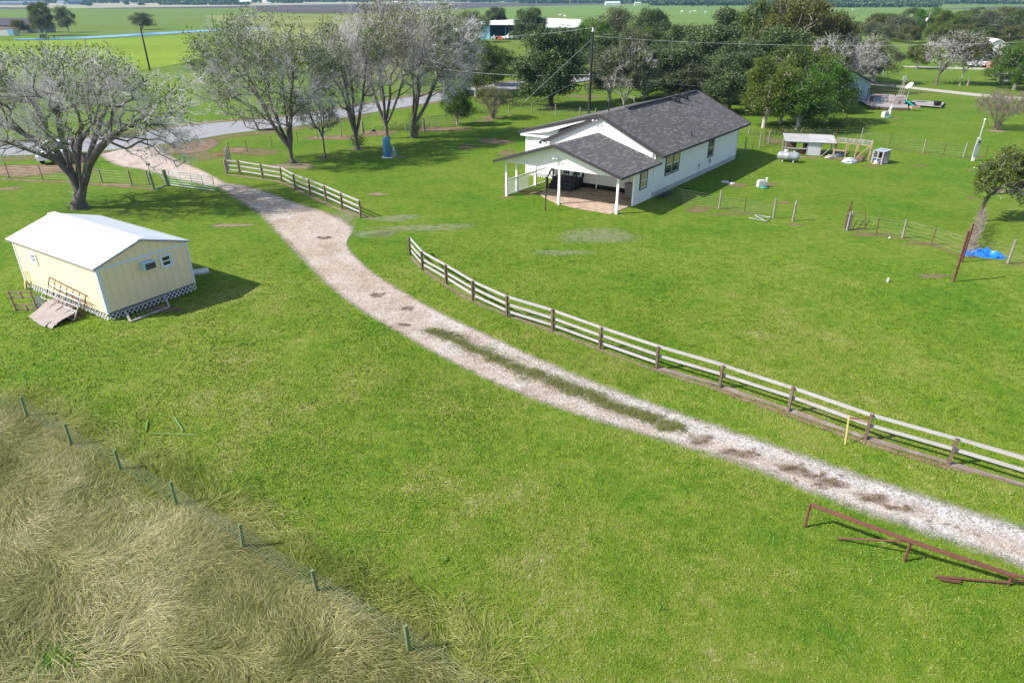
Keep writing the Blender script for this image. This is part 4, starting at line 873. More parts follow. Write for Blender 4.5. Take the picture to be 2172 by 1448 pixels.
simple_house('neighbour_house', 'low teal grey house with rusted brown roof half hidden behind trees at right', 'house', (*gx(1840, 214), 0), 338, 12, 9, 2.6, 4.4, M_teal, M_rroof, doors=(('u', 5.5, .9),), wins=(('u', 2.0, 1.0, 2.0, 1.0),))
dk = [gx(*p) for p in ((1822, 219), (1846, 232), (1925, 235), (1930, 226), (1995, 231), (2003, 222), (1935, 217), (1920, 208), (1850, 205))]
M_deck = simple('grey_deck_boards', (.30, .27, .26), .85, var=.2, scale=3, stain=((.2, .15, .13), .5))
t = thing('deck', 'low grey plank deck with a long walkway beside the teal house', 'deck', (*gx(1900, 225), 0))
m = MB(); m.prism([(*p, .32) for p in (dk[0], dk[1], dk[2], dk[7], dk[8])], up * .08); m.build('platform', M_deck, t)
m = MB(); m.prism([(*p, .22) for p in (dk[3], dk[4], dk[5], dk[6])], up * .08); m.build('walkway', M_deck, t)
m = MB()
for p in (dk[1], dk[2], dk[4], dk[5]): m.box((p[0], p[1], .15), (.15, .15, .3))
m.bar((*dk[1], .18), (*dk[2], .18), .05, .2); m.build('footing', M_soffit, t)
m = MB()
q = [gx(*p) for p in ((1836, 221), (1894, 224))]
zt = 2.1
for p in q + [gx(1850, 206), gx(1893, 208)]: m.bar((*p, .4), (*p, zt), .08, .08)
m.bar((*q[0], zt), (*q[1], zt), .08, .12); m.bar((*gx(1850, 206), zt), (*gx(1893, 208), zt), .08, .12)
m.build('pergola_frame', M_trimdk, t)
p = gx(1907, 219)      # tripod mast with antennas
t = thing('antenna_mast', 'tall dark tripod mast with small antennas rising from the deck', 'mast', (*p, .3)); m = MB()
for k in range(3): m.tube([(p[0] + .5 * math.cos(k * 2.1), p[1] + .5 * math.sin(k * 2.1), .3), (p[0] + .12 * math.cos(k * 2.1), p[1] + .12 * math.sin(k * 2.1), 3.2)], .05, 6)
for z in (1.2, 2.2): m.tube([(p[0] + .35 * math.cos(k * 2.1), p[1] + .35 * math.sin(k * 2.1), z) for k in (0, 1, 2, 0)], .03, 5)
m.build('mast', M_wood, t); m = MB(); m.bar((p[0] - .5, p[1], 3.25), (p[0] + .4, p[1], 3.25), .06, .06); m.box((p[0] - .2, p[1], 3.5), (.15, .15, .4)); m.box((p[0] + .1, p[1], 3.5), (.15, .15, .4)); m.build('antenna', M_galv, t)
p = gx(1921, 222); t = thing('satellite_dish', 'white satellite dish seen edge on beside the deck mast', 'dish', (*p, .3)); c_ = np.array([p[0], p[1], 2.5]); axd = unit((-.75, -.1, .65))
m = MB(); m.lathe(c_, [(0, 0), (.25, .03), (.42, .10), (.55, .18), (.56, .19), (.42, .12), (0, .03)], 20, axis=axd); m.build('reflector', M_white, t)
m = MB(); m.tube([(p[0], p[1], .3), c_], .04, 8); m.tube([c_ - axd * 0 + np.array([0, 0, -.5]), c_ + axd * .6], .02, 6); m.build('dish_arm', M_galv, t)
p = G(1905, 228); t = thing('playset', 'small beige plastic climbing playset with turquoise slide on the grass by the deck', 'playset', p); M_tan = simple('beige_plastic', (.45, .37, .33), .5)
m = MB(); m.prism([p + (-.9, 0, 0), p + (-.9, 0, 1.0), p + (-.6, 0, 1.5), p + (.5, 0, 1.5), p + (.75, 0, 1.2), p + (.75, 0, 0), p + (.4, 0, 0), p + (.4, 0, 1.0), p + (-.4, 0, 1.0), p + (-.45, 0, 0)], (0, .12, 0)); m.prism([p + (-.9, .9, 0), p + (-.9, .9, 1.2), p + (.75, .9, 1.2), p + (.75, .9, 0), p + (.4, .9, 0), p + (.4, .9, .8), p + (-.5, .9, .8), p + (-.5, .9, 0)], (0, .12, 0)); m.build('frame', M_tan, t)
m = MB()
for k in range(4): m.bar(p + (-.42, .02, .25 + .25 * k), p + (.42, .02, .25 + .25 * k), .08, .08)
m.box(p + (0, .5, .85), (1.6, .9, .08)); m.build('ladder_step', M_tan, t)
m = MB(); m.slab(p + (.75, .1, .95), p + (.75, .7, .95), p + (2.1, .2, .12), p + (2.1, -.4, .12), .06); m.bar(p + (.75, .1, 1.0), p + (2.1, -.4, .17), .05, .16); m.bar(p + (.75, .7, 1.0), p + (2.1, .2, .17), .05, .16); m.build('slide', simple('turquoise_plastic', (.01, .42, .42), .4), t)
p = G(1986, 229); m = MB(); m.lathe(p + up * .3, [(0, .02), (.42, .02), (.50, .5), (.55, .55), (.5, .56), (.45, .45), (0, .42)], 18); tag(m.build('round_tub', M_black, None, org=p), 'black round tub on the end of the deck walkway', 'tub')
for k, (px, py, s, lab) in enumerate(((1857, 216, 1, 'round dark table near the house end of the deck'), (1866, 214, .8, 'red topped table in the middle of the deck'))):
    p = G(px, py, .4); t = thing('patio_table', lab, 'table', p); m = MB(); m.lathe(p + up * .7, [(0, 0), (.6 * s, 0), (.6 * s, .04), (0, .04)], 18); m.build('table_top', simple('red_table', (.4, .08, .05)) if k else M_trimdk, t)
    m = MB(); m.tube([p, p + up * .7], .05, 8); m.lathe(p, [(0, 0), (.25, 0), (.25, .04), (0, .04)], 12); m.build('table_leg', M_trimdk, t)
for k, (px, py, lab) in enumerate(((1848, 222, 'dark patio chair nearest the teal house on the deck'), (1862, 221, 'blue grey patio chair beside the dark deck table'), (1880, 218, 'pale wood chair near the antenna mast'))):
    p = G(px, py, .4); t = thing('patio_chair', lab, 'chair', p); mm = (M_black, simple('blue_chair', (.06, .10, .16)), M_board)[k]
    m = MB(); m.box(p + up * .42, (.5, .5, .05)); m.build('seat', mm, t); m = MB(); m.box(p + (0, .25, .72), (.5, .05, .6)); m.build('backrest', mm, t)
    for sx in (-1, 1):
        for sy in (-1, 1): m = MB(); m.bar(p + (sx * .22, sy * .22, 0), p + (sx * .22, sy * .22, .42), .04, .04); m.build('leg', mm, t)
for k, (px, py, c_, lab) in enumerate(((1940, 230, (.45, .3, .22), 'open beige planter crate on the deck walkway'), (1893, 231, (.5, .5, .5), 'small white plastic crate in front of the playset'), (1930, 222, (.03, .03, .03), 'black folded box where the walkway leaves the deck'))):
    p = G(px, py, .3 if k != 1 else 0); m = MB(); mm = simple('crate_%d' % k, c_)
    for dx, dy, sx, sy in ((0, -.3, 1.1, .05), (0, .3, 1.1, .05), (-.55, 0, .05, .6), (.55, 0, .05, .6)): m.box(p + (dx, dy, .15), (sx, sy, .3))
    m.box(p + (0, 0, .04), (1.05, .55, .04)); tag(m.build('crate', mm, None, org=p), lab, 'crate')
def septic(px, py, label, s=1.0, rz=0):
    p = G(px, py); t = thing('septic_pump', label, 'pump', p); a = math.cos(rz), math.sin(rz); X_ = np.array([a[0], a[1], 0]); Y_ = np.array([-a[1], a[0], 0])
    m = MB(); m.lathe(p, [(0, 0), (.36 * s, 0), (.34 * s, .10 * s), (0, .14 * s)], 20); m.build('tank_lid', simple('green_plastic_lid', (.04, .20, .13), .5), t)
    m = MB(); q = p + Y_ * (.35 * s) - X_ * (.12 * s); m.obb(q + up * (.26 * s), (X_, Y_, up), (.30 * s, .22 * s, .26 * s)); m.obb(q + up * (.55 * s), (X_, Y_, up), (.24 * s, .18 * s, .05 * s)); m.build('pump_housing', simple('off_white_plastic', (.46, .45, .42), .6), t, bevel=.03)
    m = MB(); q = p + X_ * (.28 * s) + Y_ * (.3 * s); m.bar(q, q + up * (.75 * s), .12 * s, .08 * s, up=(0, 1, 0)); m.tube([q + X_ * -.09, q - X_ * .09 + up * (.5 * s)], .035 * s, 8); m.box(q + up * (.72 * s), (.14 * s, .05, .12 * s)); m.build('control_post', M_white, t)
septic(1620, 399, 'off white septic pump with green lid on the lawn right of the white house', 1.0, .1)
septic(1884, 250, 'white pump housing with green lid on the lawn in front of the deck', 1.25, .4)
p = G(1887, 243); m = MB(); m.lathe(p, [(0, 0), (.2, 0), (.13, .2), (.08, .5), (.12, .7), (.2, .78), (.2, .85), (.05, .88), (.07, 1.1), (0, 1.25)], 14); tag(m.build('garden_statue', M_white, None, org=p), 'small white garden statue just behind the pump near the playset', 'statue')
for k, (px, py, lab) in enumerate(((1538, 386, 'flat grey manhole cover nearest the white house'), (1551, 389, 'flat grey manhole cover next to the bare soil by the pump'))):
    p = G(px, py); m = MB(); m.lathe(p, [(0, .05), (.30, .05), (.32, .02), (.32, 0)], 20); m.lathe(p, [(0, .08), (.05, .08), (.05, .05)], 8); tag(m.build('manhole_cover', M_crete, None, org=p), lab, 'cover')
p = G(1547, 386); m = MB(); m.lathe(p, [(.0, .14), (.09, .12), (.12, .05), (.12, 0)], 12); tag(m.build('drain_cap', M_black, None, org=p), 'small black cap sticking up between the manhole covers', 'cap')

# ---------------------------------------------------------------- far buildings
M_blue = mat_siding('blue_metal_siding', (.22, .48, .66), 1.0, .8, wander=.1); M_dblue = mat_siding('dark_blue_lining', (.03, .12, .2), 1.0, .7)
M_fwhite = simple('far_white_roof', (.85, .85, .86), .5, var=.04)
O = V3(G(1017, 84)); E_ = unit(V3(G(1100, 84.5)) - O); Nn = np.array([-E_[1], E_[0], 0]); f = lambda a_, b_, z: O + E_ * a_ + Nn * b_ + up * z
barn = thing('barn', 'long blue metal barn with open front and white roof across the road', 'barn', f(15, 8, 0))
m = MB(); m.prism([f(0, 0, 0), f(3.8, 0, 0), f(3.8, 0, 4.9), f(0, 0, 4.9)], Nn * .3, 0, lambda p: (float(np.dot(p - O, E_)) + 50, float(p[2]))); m.prism([f(0, .3, 0), f(0, 16, 0), f(0, 16, 5.2), f(0, .3, 4.9)], E_ * .2); m.build('wall', M_blue, barn)
m = MB(); m.prism([f(.2, 9, 0), f(36, 9, 0), f(36, 9, 4.6), f(.2, 9, 4.6)], Nn * .3); m.prism([f(3.6, .3, 0), f(3.6, 9, 0), f(3.6, 9, 4.8), f(3.6, .3, 4.8)], E_ * .15); m.build('back_wall', M_dblue, barn)
m = MB(); m.slab(f(-.5, -.6, 5.05), f(19, -.6, 5.05), f(19, 9, 6.6), f(-.5, 9, 5.7), .3); m.slab(f(-.5, 9, 5.7), f(19, 9, 6.6), f(19, 18, 5.6), f(-.5, 18, 5.0), .3); m.slab(f(19, -2, 4.2), f(36, -2, 4.2), f(36, 8, 6.4), f(19, 8, 6.9), .3); m.slab(f(19, 8, 6.9), f(36, 8, 6.4), f(36, 16, 4.6), f(19, 16, 4.6), .3); m.build('roof', M_fwhite, barn)
for a_ in (9.5, 15, 20, 27, 34): m = MB(); m.box(f(a_, 0.1, 2.4), (.35, .35, 4.8)); m.build('column', M_dblue, barn)
m = MB(); m.prism([f(20, 0, 0), f(36, 0, 0), f(36, 0, 4.3), f(20, 0, 4.3)], Nn * .3); m.build('side_wall', simple('teal_panel', (.04, .22, .25)), barn)
def truck(name, label, p, az, body, s=1.0, cat='pickup truck'):
    p = V3((*p[:2], 0)); X_ = np.array([math.sin(rad(az)), math.cos(rad(az)), 0]); Y_ = np.array([-X_[1], X_[0], 0]); f = lambda a, b, z: p + X_ * (a * s) + Y_ * (b * s) + up * (z * s)
    t = thing(name, label, cat, p); hw = .95
    m = MB(); prof = [(-2.8, .45), (-2.85, 1.05), (-.75, 1.08), (-.70, 1.08), (1.15, 1.12), (2.55, .98), (2.75, .8), (2.75, .45)]
    m.prism([f(a, -hw, z) for a, z in prof], Y_ * (2 * hw * s)); m.build('body', body, t, bevel=.05 * s)
    m = MB(); A = [(-.85, 1.08), (-.62, 1.78), (.55, 1.82), (1.25, 1.10)]
    lo_ = [f(a, b * (hw if z < 1.2 else hw * .82), z) for b in (-1, 1) for a, z in A]; m.idx(lo_, [(0, 1, 2, 3), (7, 6, 5, 4), (1, 5, 6, 2), (0, 4, 5, 1), (2, 6, 7, 3)]); cab = m.build('cab', body, t, bevel=.03 * s)
    m = MB()
    for b in (-1, 1): m.face([f(-.62, b * hw * .985, 1.2), f(.95, b * hw * .985, 1.2), f(.5, b * hw * .86, 1.72), f(-.5, b * hw * .86, 1.70)])
    m.face([f(1.24, -.80, 1.16), f(1.24, .80, 1.16), f(.66, .70, 1.78), f(.66, -.70, 1.78)]); m.face([f(-.90, -.8, 1.16), f(-.90, .8, 1.16), f(-.68, .70, 1.72), f(-.68, -.70, 1.72)]); m.build('window', M_glass, cab)
    m = MB(); m.prism([f(-2.7, -.8, 1.10), f(-1.0, -.8, 1.10), f(-1.0, .8, 1.10), f(-2.7, .8, 1.10)], up * (.01 * s)); m.build('truck_bed', M_black, t)
    for a in (-1.85, 1.75):
        for b in (-1, 1):
            m = MB(); m.lathe(f(a, b * .88, .40), [(.0, -.12 * s), (.38 * s, -.12 * s), (.40 * s, -.08 * s), (.40 * s, .08 * s), (.38 * s, .12 * s), (0, .12 * s)], 16, axis=Y_); w = m.build('wheel', M_black, t)
            m = MB(); m.lathe(f(a, b * .99, .40), [(0, .02 * s), (.2 * s, .02 * s), (.22 * s, 0)], 12, axis=Y_ * b); m.build('hubcap', M_galv, w)
    for b in (-.7, .7): m = MB(); m.box(f(2.76, b, .82), (.1 * s, .1 * s, .14 * s)); m.build('headlight', M_galv, t)
    return t
M_carw = simple('white_car_paint', (.80, .80, .82), .25, var=.03, coat=.5)
truck('pickup_truck', 'white pickup truck parked at the open front of the blue barn', G(1084, 84.5), -78, M_carw, 1.15)
truck('pickup_truck', 'white pickup truck at the roadside behind the trunk of the big bare tree', G(128, 338), 168, M_carw, 1.0)
truck('pickup_truck', 'white pickup truck on the lane below the white gabled house at far right', G(2084, 143), -80, M_carw, 1.1)
for k, (px, py, c_, lab, cat) in enumerate(((1046, 84.5, (.5, .5, .5), 'grey implement standing just inside the open barn left of the truck', 'implement'), (1061, 86, (.6, .12, .03), 'small red and orange machine in front of the barn truck', 'machine'), (1054, 84, (.03, .03, .03), 'dark trailer frame in the barn mouth', 'trailer'))):
    p = G(px, py); m = MB(); m.box(p + (0, 0, .7), (1.5, 1.0, .5)); m.box(p + (.3, 0, 1.2), (.6, .6, .6)); m.tube([p + (-.8, 0, .9), p + (-1.4, 0, 1.6)], .08, 6)
    for sx in (-.5, .6): m.lathe(p + (sx, -.6, .35), [(0, 0), (.35, 0), (.35, .15), (0, .15)], 12, axis=(0, 1, 0))
    tag(m.build('farm_machine', simple('machine_%d' % k, c_), None, org=p), lab, cat)
t, f = simple_house('small_barn', 'small pale blue shed left of the open blue barn behind the trees', 'shed', (*gx(927, 83), 0), 90, 9, 7, 2.6, 3.6, M_blue, M_fwhite, doors=(('u', 2, 1.2),))
simple_house('house', 'white gabled house with white metal roof behind trees at the far right edge', 'house', (*gx(2138, 131), 0), 12, 16, 6.6, 3.2, 4.9, M_wsid, M_fwhite, wins=(('u', 3, 1.0, 2.2, 1.2),))
simple_house('brick_annex', 'pink brick lean-to below the white gabled house at far right', 'annex', (*gx(2130, 146), 0), 10, 5, 2.8, 2.3, 2.9, simple('pink_brick', (.42, .20, .16), .9), simple('grey_metal_roof', (.35, .42, .45)))
simple_house('ranch_house', 'long low grey green ranch house with dark roof at the top left edge', 'house', (gx(88, 70)[0] - 44, gx(88, 70)[1], 0), 91, 44, 11, 3.0, 5.6, simple('grey_green_wall', (.28, .33, .27), .9), simple('dark_ranch_roof', (.05, .045, .06), .9), doors=(('v', 33.5, 1.6),), wins=(('v', 25.5, 1.0, 2.2, 3.0),))
p = G(18, 76); m = MB(); m.box(p + (0, 0, 1.3), (7, 3, 2.6)); m.box(p + (0, 0, 2.7), (7.3, 3.3, .2), mi=1); m.box(p + (2.2, -1.55, 1.3), (2.2, .1, 1.8), mi=2); tag(m.build('storage_container', [simple('dirty_white_metal', (.55, .55, .53)), simple('rusty_red_top', (.4, .12, .08)), MATS['blue_metal_siding']], None, org=p), 'white and blue storage container in front of the ranch house', 'container')
for k, (px, py, w, dpt, h_, cw, cr, lab) in enumerate((
        (1300, 12.3, 24, 14, 3.6, (.45, .48, .44), (.45, .50, .48), 'long pale metal barn far out on the pasture at top centre right'),
        (1353, 13.0, 10, 8, 4.0, (.38, .45, .24), (.45, .50, .36), 'small pale green barn right of the long pale barn on the pasture'),
        (520, 8.2, 24, 12, 4, (.55, .55, .55), (.6, .6, .6), 'white farm building on the horizon above the leftmost forked tree'),
        (1092, 3.0, 26, 14, 4.5, (.45, .50, .52), (.45, .50, .52), 'far white building near the horizon above the blue barn'),
        (1050, 3.2, 40, 14, 4.0, (.25, .36, .42), (.30, .42, .50), 'pale blue roofed farm buildings at the top edge left of the far white building'),
        (566, 7.0, 20, 10, 4.5, (.8, .8, .8), (.8, .8, .8), 'tiny white shed right of the white horizon building'),
        (838, 9.0, 12, 8, 3.5, (.8, .8, .8), (.85, .85, .85), 'tiny white shed glimpsed through the tree tops at top centre'),
        (24, 11.5, 40, 16, 3.4, (.16, .18, .22), (.12, .14, .19), 'grey roofed house among trees on the left horizon'),
        (64, 11.0, 46, 16, 3.6, (.16, .18, .22), (.10, .13, .19), 'wide blue grey house on the left horizon'),
        (128, 9.8, 12, 12, 4, (.45, .45, .45), (.2, .22, .28), 'white house with steep roof on the left horizon'),
        (160, 10.2, 26, 16, 5, (.04, .07, .12), (.03, .05, .09), 'dark navy house on the left horizon right of the white house'))):
    c0 = G(px, py); simple_house('farm_building', lab, 'farm building', (c0[0] - w / 2, c0[1], 0), 90, w, dpt, h_, h_ + dpt * .18, simple('fb_wall_%d' % k, cw, var=.05), simple('fb_roof_%d' % k, cr, var=.05), ov=.2)
# pale sheet-topped box at the right edge
p = G(2148, 180); t = thing('well_house', 'pale grey slant topped box beside the lane at the right edge', 'well house', p); m = MB(); m.box(p + (0, .6, .8), (3.4, 1.4, 1.6)); m.build('box_body', M_soffit, t); m = MB(); m.slab(p + (-1.9, -.4, .5), p + (1.7, -.4, .5), p + (2.0, .9, 2.2), p + (-1.6, .9, 2.2), .06); m.build('sheet_cover', simple('pale_sheet', (.50, .48, .45), .8), t)
p = G(2145, 183); m = MB(); m.tube([p + (0, -1.2, 0), p + (0, -1.2, 1.0), p + (.6, -1.2, 1.5)], .05, 6); m.box(p + (.5, -1.2, 1.45), (.5, .2, .15)); tag(m.build('hand_pump', M_black, None, org=p), 'black angled pipe standing in front of the pale box at the right edge', 'pipe')

# ================================================================ FENCES, POLES, TANKS AND OTHER THINGS
rf = random.Random(11)
M_fallen = simple('fallen_brown_board', (.20, .15, .12), .9, var=.3, scale=3, stain=((.36, .33, .30), .5))
def board_fence(label, px, hh, rails, group=None, low_from=None):
    P = [G(*p) for p in px]; t = thing('board_fence', label, 'fence', P[len(P) // 2], group)
    for i, p in enumerate(P):
        m = MB(); lean = np.array([rf.uniform(-.03, .03), rf.uniform(-.03, .03), 0]); d = unit(P[min(i + 1, len(P) - 1)] - P[max(i - 1, 0)])
        m.bar(p - up * .05, p + lean + up * (hh + rf.uniform(-.02, .03)), .10, .10, up=d); m.build('post', M_post, t)
    for i in range(len(P) - 1):
        d = unit(P[i + 1] - P[i]); nn = np.array([d[1], -d[0], 0]) * .085
        if nn[1] < 0: nn = -nn
        for k, z in enumerate(rails):
            m = MB(); a = P[i] - d * .04; b = P[i + 1] + d * .02
            if k == 0 and low_from is not None and i >= low_from:     # bottom board has dropped to the ground
                if i == low_from + 2 or i % 2 == 0: za, zb = .10, .05
                else: za, zb = .06, .12
                m.bar(a + nn * 1.6 + up * za, b + nn * 1.2 + up * zb, .13, .04); m.bar(a + nn * .2 + up * .05, b + nn * 2.2 + up * .03, .14, .035); m.build('fallen_rail', M_fallen, t); continue
            j = rf.uniform(-.02, .02); m.bar(a + nn + up * (z + j), b + nn + up * (z + rf.uniform(-.02, .02)), .04, .115)
            m.bar(a + nn + up * (z + j + .060), b + nn + up * (z + j + .060), .042, .006); m.build('rail', M_board, t)
    return t
board_fence('long curving three board fence along the right of the gravel drive in the foreground', [(869.6, 541), (896, 572), (946.7, 602), (1002.4, 637), (1075.6, 672), (1171.8, 702), (1271.3, 740), (1392.4, 783.2), (1526, 824), (1671, 874), (1834.4, 934), (2010.4, 986.8), (2200, 1046), (2420, 1112)], 1.08, (.28, .62, 1.02), low_from=7)
board_fence('short silvery three board fence between the gate and the white house lawn', [(482, 369), (509, 371), (557, 379), (598, 386), (626.5, 402), (657.8, 414), (691.4, 428), (725.5, 444), (765, 462)], 1.22, (.36, .76, 1.16))
board_fence('dark two board fence by the road behind the oak with the straight trunk', [(1060, 232), (1086, 226), (1111, 220), (1133, 215), (1155, 208), (1178, 201), (1198, 199), (1218, 194), (1239, 191), (1262, 186)], 1.5, (.75, 1.3))
for mch in bpy.data.objects:
    if mch.name.startswith('rail') and mch.parent and 'dark two board' in mch.parent.get('label', ''): mch.data.materials[0] = simple('dark_stained_board', (.07, .05, .045), .9)

M_tpost = simple('rusted_t_post', (.12, .05, .035), .8, var=.3); M_gpost = simple('green_grey_post', (.16, .20, .13), .9, var=.2, stain=((.22, .22, .18), .5))
M_mesh = simple('thin_fence_wire', (.22, .22, .21), .6, .2, var=.1)
def wire_fence(label, posts, strands=(.2, .42, .65, .9, 1.1), wr=.006, grid=0.0, pm=None, group=None, seg_skip=(), gm_=None, thin=False):
    """posts = (px, py, height, kind): w wood, t steel, x corner only"""
    P = [G(p[0], p[1]) for p in posts]; t = thing('wire_fence', label, 'fence', P[len(P) // 2], group); W_mat = gm_ or M_mesh
    for p, (px, py, h_, kd) in zip(P, posts):
        if kd == 'x': continue
        m = MB(); ln = np.array([rf.uniform(-.05, .05), rf.uniform(-.05, .05), 0]) * h_
        if kd in 'wb': r_ = (.065 if kd == 'w' else .14) if not thin else .052; m.tube([p - up * .05, p + ln * .5 + up * h_ * .5, p + ln + up * h_], [r_ * 1.08, r_, r_ * .92], 10)
        else: m.bar(p - up * .05, p + ln + up * h_, .035, .035, up=(0, 1, 0)); m.bar(p - up * .05 + (.02, 0, 0), p + ln + up * h_ + (.02, 0, 0), .008, .05, up=(0, 1, 0))
        m.build('post', (pm or M_graypost) if kd in 'wb' else M_tpost, t)
    m = MB()
    for i in range(len(P) - 1):
        if i in seg_skip: continue
        for z in strands:
            a, b = P[i] + up * z, P[i + 1] + up * z; mid = (a + b) / 2 - up * rf.uniform(.0, .04); m.tube([a, mid, b], wr, 4, cap=False, sm=False)
        if grid:
            L = np.linalg.norm(P[i + 1] - P[i]); k = int(L / grid)
            for q in range(1, k): c_ = P[i] + (P[i + 1] - P[i]) * (q / k); m.tube([c_ + up * min(strands), c_ + up * max(strands)], wr * .8, 3, cap=False, sm=False)
    if m.f: m.build('wire', W_mat, t)
    return t
wire_fence('wire fence with round grey posts along the road left of the metal gate', [(-60, 372, 1.3, 'x'), (20, 378, 1.3, 't'), (92, 383, 1.3, 't'), (217, 388, 1.15, 'w'), (280, 393, 1.2, 'w'), (317, 392, 1.2, 'w')])
wire_fence('roadside wire fence with short dark posts behind the forked trees', [(489, 350, 1.2, 'x'), (525, 322, 1.15, 't'), (577, 313, 1.15, 't'), (632, 304, 1.1, 't'), (674, 297, 1.15, 't'), (724, 291, 1.2, 'w'), (770, 285, 1.5, 'b'), (818, 284, 1.2, 't'), (862, 282, 1.2, 'w'), (900, 280, 1.5, 'b')])
wire_fence('wire fence with pale wooden posts between the oak and the house roof', [(968, 263, 1.2, 'w'), (1000, 255, 1.2, 't'), (1040, 247, 1.2, 'w'), (1080, 244, 1.3, 'w'), (1128, 241, 1.35, 'w'), (1153, 244, 1.2, 't'), (1178, 247, 1.5, 'w'), (1206, 249, 1.2, 't'), (1230, 250, 1.3, 'w'), (1262, 253, 1.3, 'w')], grid=.3)
wire_fence('wire fence with posts running past the back of the white house', [(1568, 330, 1.2, 'x'), (1580, 324, 1.5, 'w'), (1595, 319, 1.2, 't'), (1611, 313, 1.5, 'w'), (1630, 305, 1.4, 'w'), (1621, 308, 2.0, 't'), (1587, 287, 1.3, 'w'), (1560, 280, 1.3, 'x')])
wire_fence('wire fence along the brown strip behind the chicken coop', [(1630, 305, 1.3, 'x'), (1700, 298, 1.3, 't'), (1770, 297, 1.3, 't'), (1826, 298, 1.3, 'w'), (1885, 311, 1.2, 't'), (1958, 324, 1.35, 'w'), (2001, 329, 1.2, 't'), (2043, 334, 1.4, 'w'), (2089, 333, 1.1, 't')])
wire_fence('wire mesh fence with grey posts from the house corner across the side lawn', [(1388, 414, 1.35, 'w'), (1440, 428, .95, 'x'), (1525, 443, 1.35, 'w'), (1579, 451, 1.1, 't'), (1640, 463, 1.4, 'w')], grid=.16, strands=(.05, .2, .35, .5, .65, .8, .95), wr=.0035)
p = G(1681, 469); m = MB(); m.tube([p, p + (.04, .02, 1.45)], [.075, .065], 10); tag(m.build('fence_post', M_graypost, None, org=p), 'lone leaning grey post right of the mesh fence end on the open lawn', 'post')
wire_fence('wire fence with thin rusty stakes between the small rusty gate and the blue tarp', [(1792, 487, 1.2, 'w'), (1858, 497, 1.1, 't'), (1914, 505, 1.25, 'w'), (1975, 519, 1.1, 't'), (2050, 545, 1.2, 'x')])
wire_fence('wire fence with one grey post right of the blue tarp', [(2056, 548, 1.2, 'x'), (2137, 559, 1.45, 'w'), (2230, 575, 1.3, 'w'), (2330, 592, 1.3, 'w')])
# small rusty gate seen edge on, its posts and the loose frame beside it
g0, g1 = G(1790, 488), G(1799, 470)
gate_panel('small_gate', 'narrow rusty gate swung open beside two grey posts on the side lawn', 'gate', g0 + up * .15, g1 + up * .15, g1 + up * 1.5, g0 + up * 1.35, .03, M_rust, 2, 1)
for px, py, lab in ((1796, 489, 'grey post nearest the small rusty gate'), (1801, 487, 'second grey post just right of the rusty gate post')):
    p = G(px, py); m = MB(); m.tube([p, p + up * 1.25], [.07, .06], 10); tag(m.build('gate_post', M_graypost, None, org=p), lab, 'post')
m = MB(); q0, q1 = G(1816, 484), G(1834, 488); m.tube([q0, q1], .03, 6); m.tube([q1, q1 + (-.15, .1, 1.1)], .03, 6); m.tube([q1 + (-.15, .1, 1.1), q0 + (-.1, .2, 1.0)], .025, 6); tag(m.build('bent_pipe_stand', M_rust, None, org=q0), 'bent rusty pipe frame standing just right of the small rusty gate', 'pipe frame')
m = MB(); q = [G(*p, .06) for p in ((1588, 462), (1625, 470), (1636, 461), (1600, 456), (1626, 469), (1604, 458))]; m.tube(q, .03, 6); m.tube([q[0], q[2]], .025, 6); m.tube([q[3], q[1]], .025, 6); tag(m.build('fallen_frame', simple('white_pipe', (.33, .38, .28)), None, org=q[0]), 'pale pipe frame lying flat on the grass at the mesh fence', 'pipe frame')
for px, py, lab in ((1886, 507, 'small white scrap on the bare strip by the thin stakes'), (1882, 598, 'short white pipe stub on the open lawn left of the tall rusty post'), (2066, 358, 'small white stone on the lawn below the meter post')):
    p = G(px, py); m = MB(); m.bar(p, p + (.05, .06, .22 if px == 1882 else .08), .09, .16 if px != 1882 else .09); tag(m.build('white_marker', simple('dull_white', (.5, .5, .48)), None, org=p), lab, 'marker')
# tall rusty gate post pair and vine grown wire behind it
p = G(2022, 598); t = thing('rusty_pole', 'tall rusty steel post rising alone from the lawn left of the blue tarp', 'post', p); m = MB(); m.bar(p, p + (.0, .0, 2.86), .10, .10, up=(0, 1, 0)); m.box(p + up * 2.87, (.12, .12, .03)); m.build('post', M_rust, t)
p2 = G(2040, 556); t = thing('rusty_pole', 'second tall rusty post standing behind the first beside the blue tarp', 'post', p2); m = MB(); m.bar(p2, p2 + up * 2.3, .08, .08, up=(0, 1, 0)); m.box(p2 + up * 2.31, (.10, .10, .03)); m.build('post', M_rust, t)
# blue tarp heap
nx, ny = 34, 18; c0 = G(2085, 541); V = []; T_ = []
for j in range(ny):
    for i in range(nx):
        s, q = i / (nx - 1) * 2 - 1, j / (ny - 1) * 2 - 1; e = max(0, 1 - s * s) * max(0, 1 - q * q)
        w_ = 1 + .22 * math.sin(3 * s + 1) ; z = .30 * e ** .6 * (1 + .35 * math.sin(7 * s + 3 * q) + .2 * math.sin(13 * s - 5 * q)) + .008
        V.append((c0[0] + s * 1.12 + .05 * math.sin(9 * q), c0[1] + q * .5 * w_ - s * .24 + .06 * math.sin(8 * s), max(.008, z)))
m = MB(); m.idx(V, [(j * nx + i, j * nx + i + 1, (j + 1) * nx + i + 1, (j + 1) * nx + i) for j in range(ny - 1) for i in range(nx - 1)])
tag(m.build('tarp', simple('blue_tarp', (.01, .17, .62), .35, var=.2, scale=2), None, org=c0), 'crumpled bright blue tarp heaped on the grass beside the rusty posts', 'tarp')

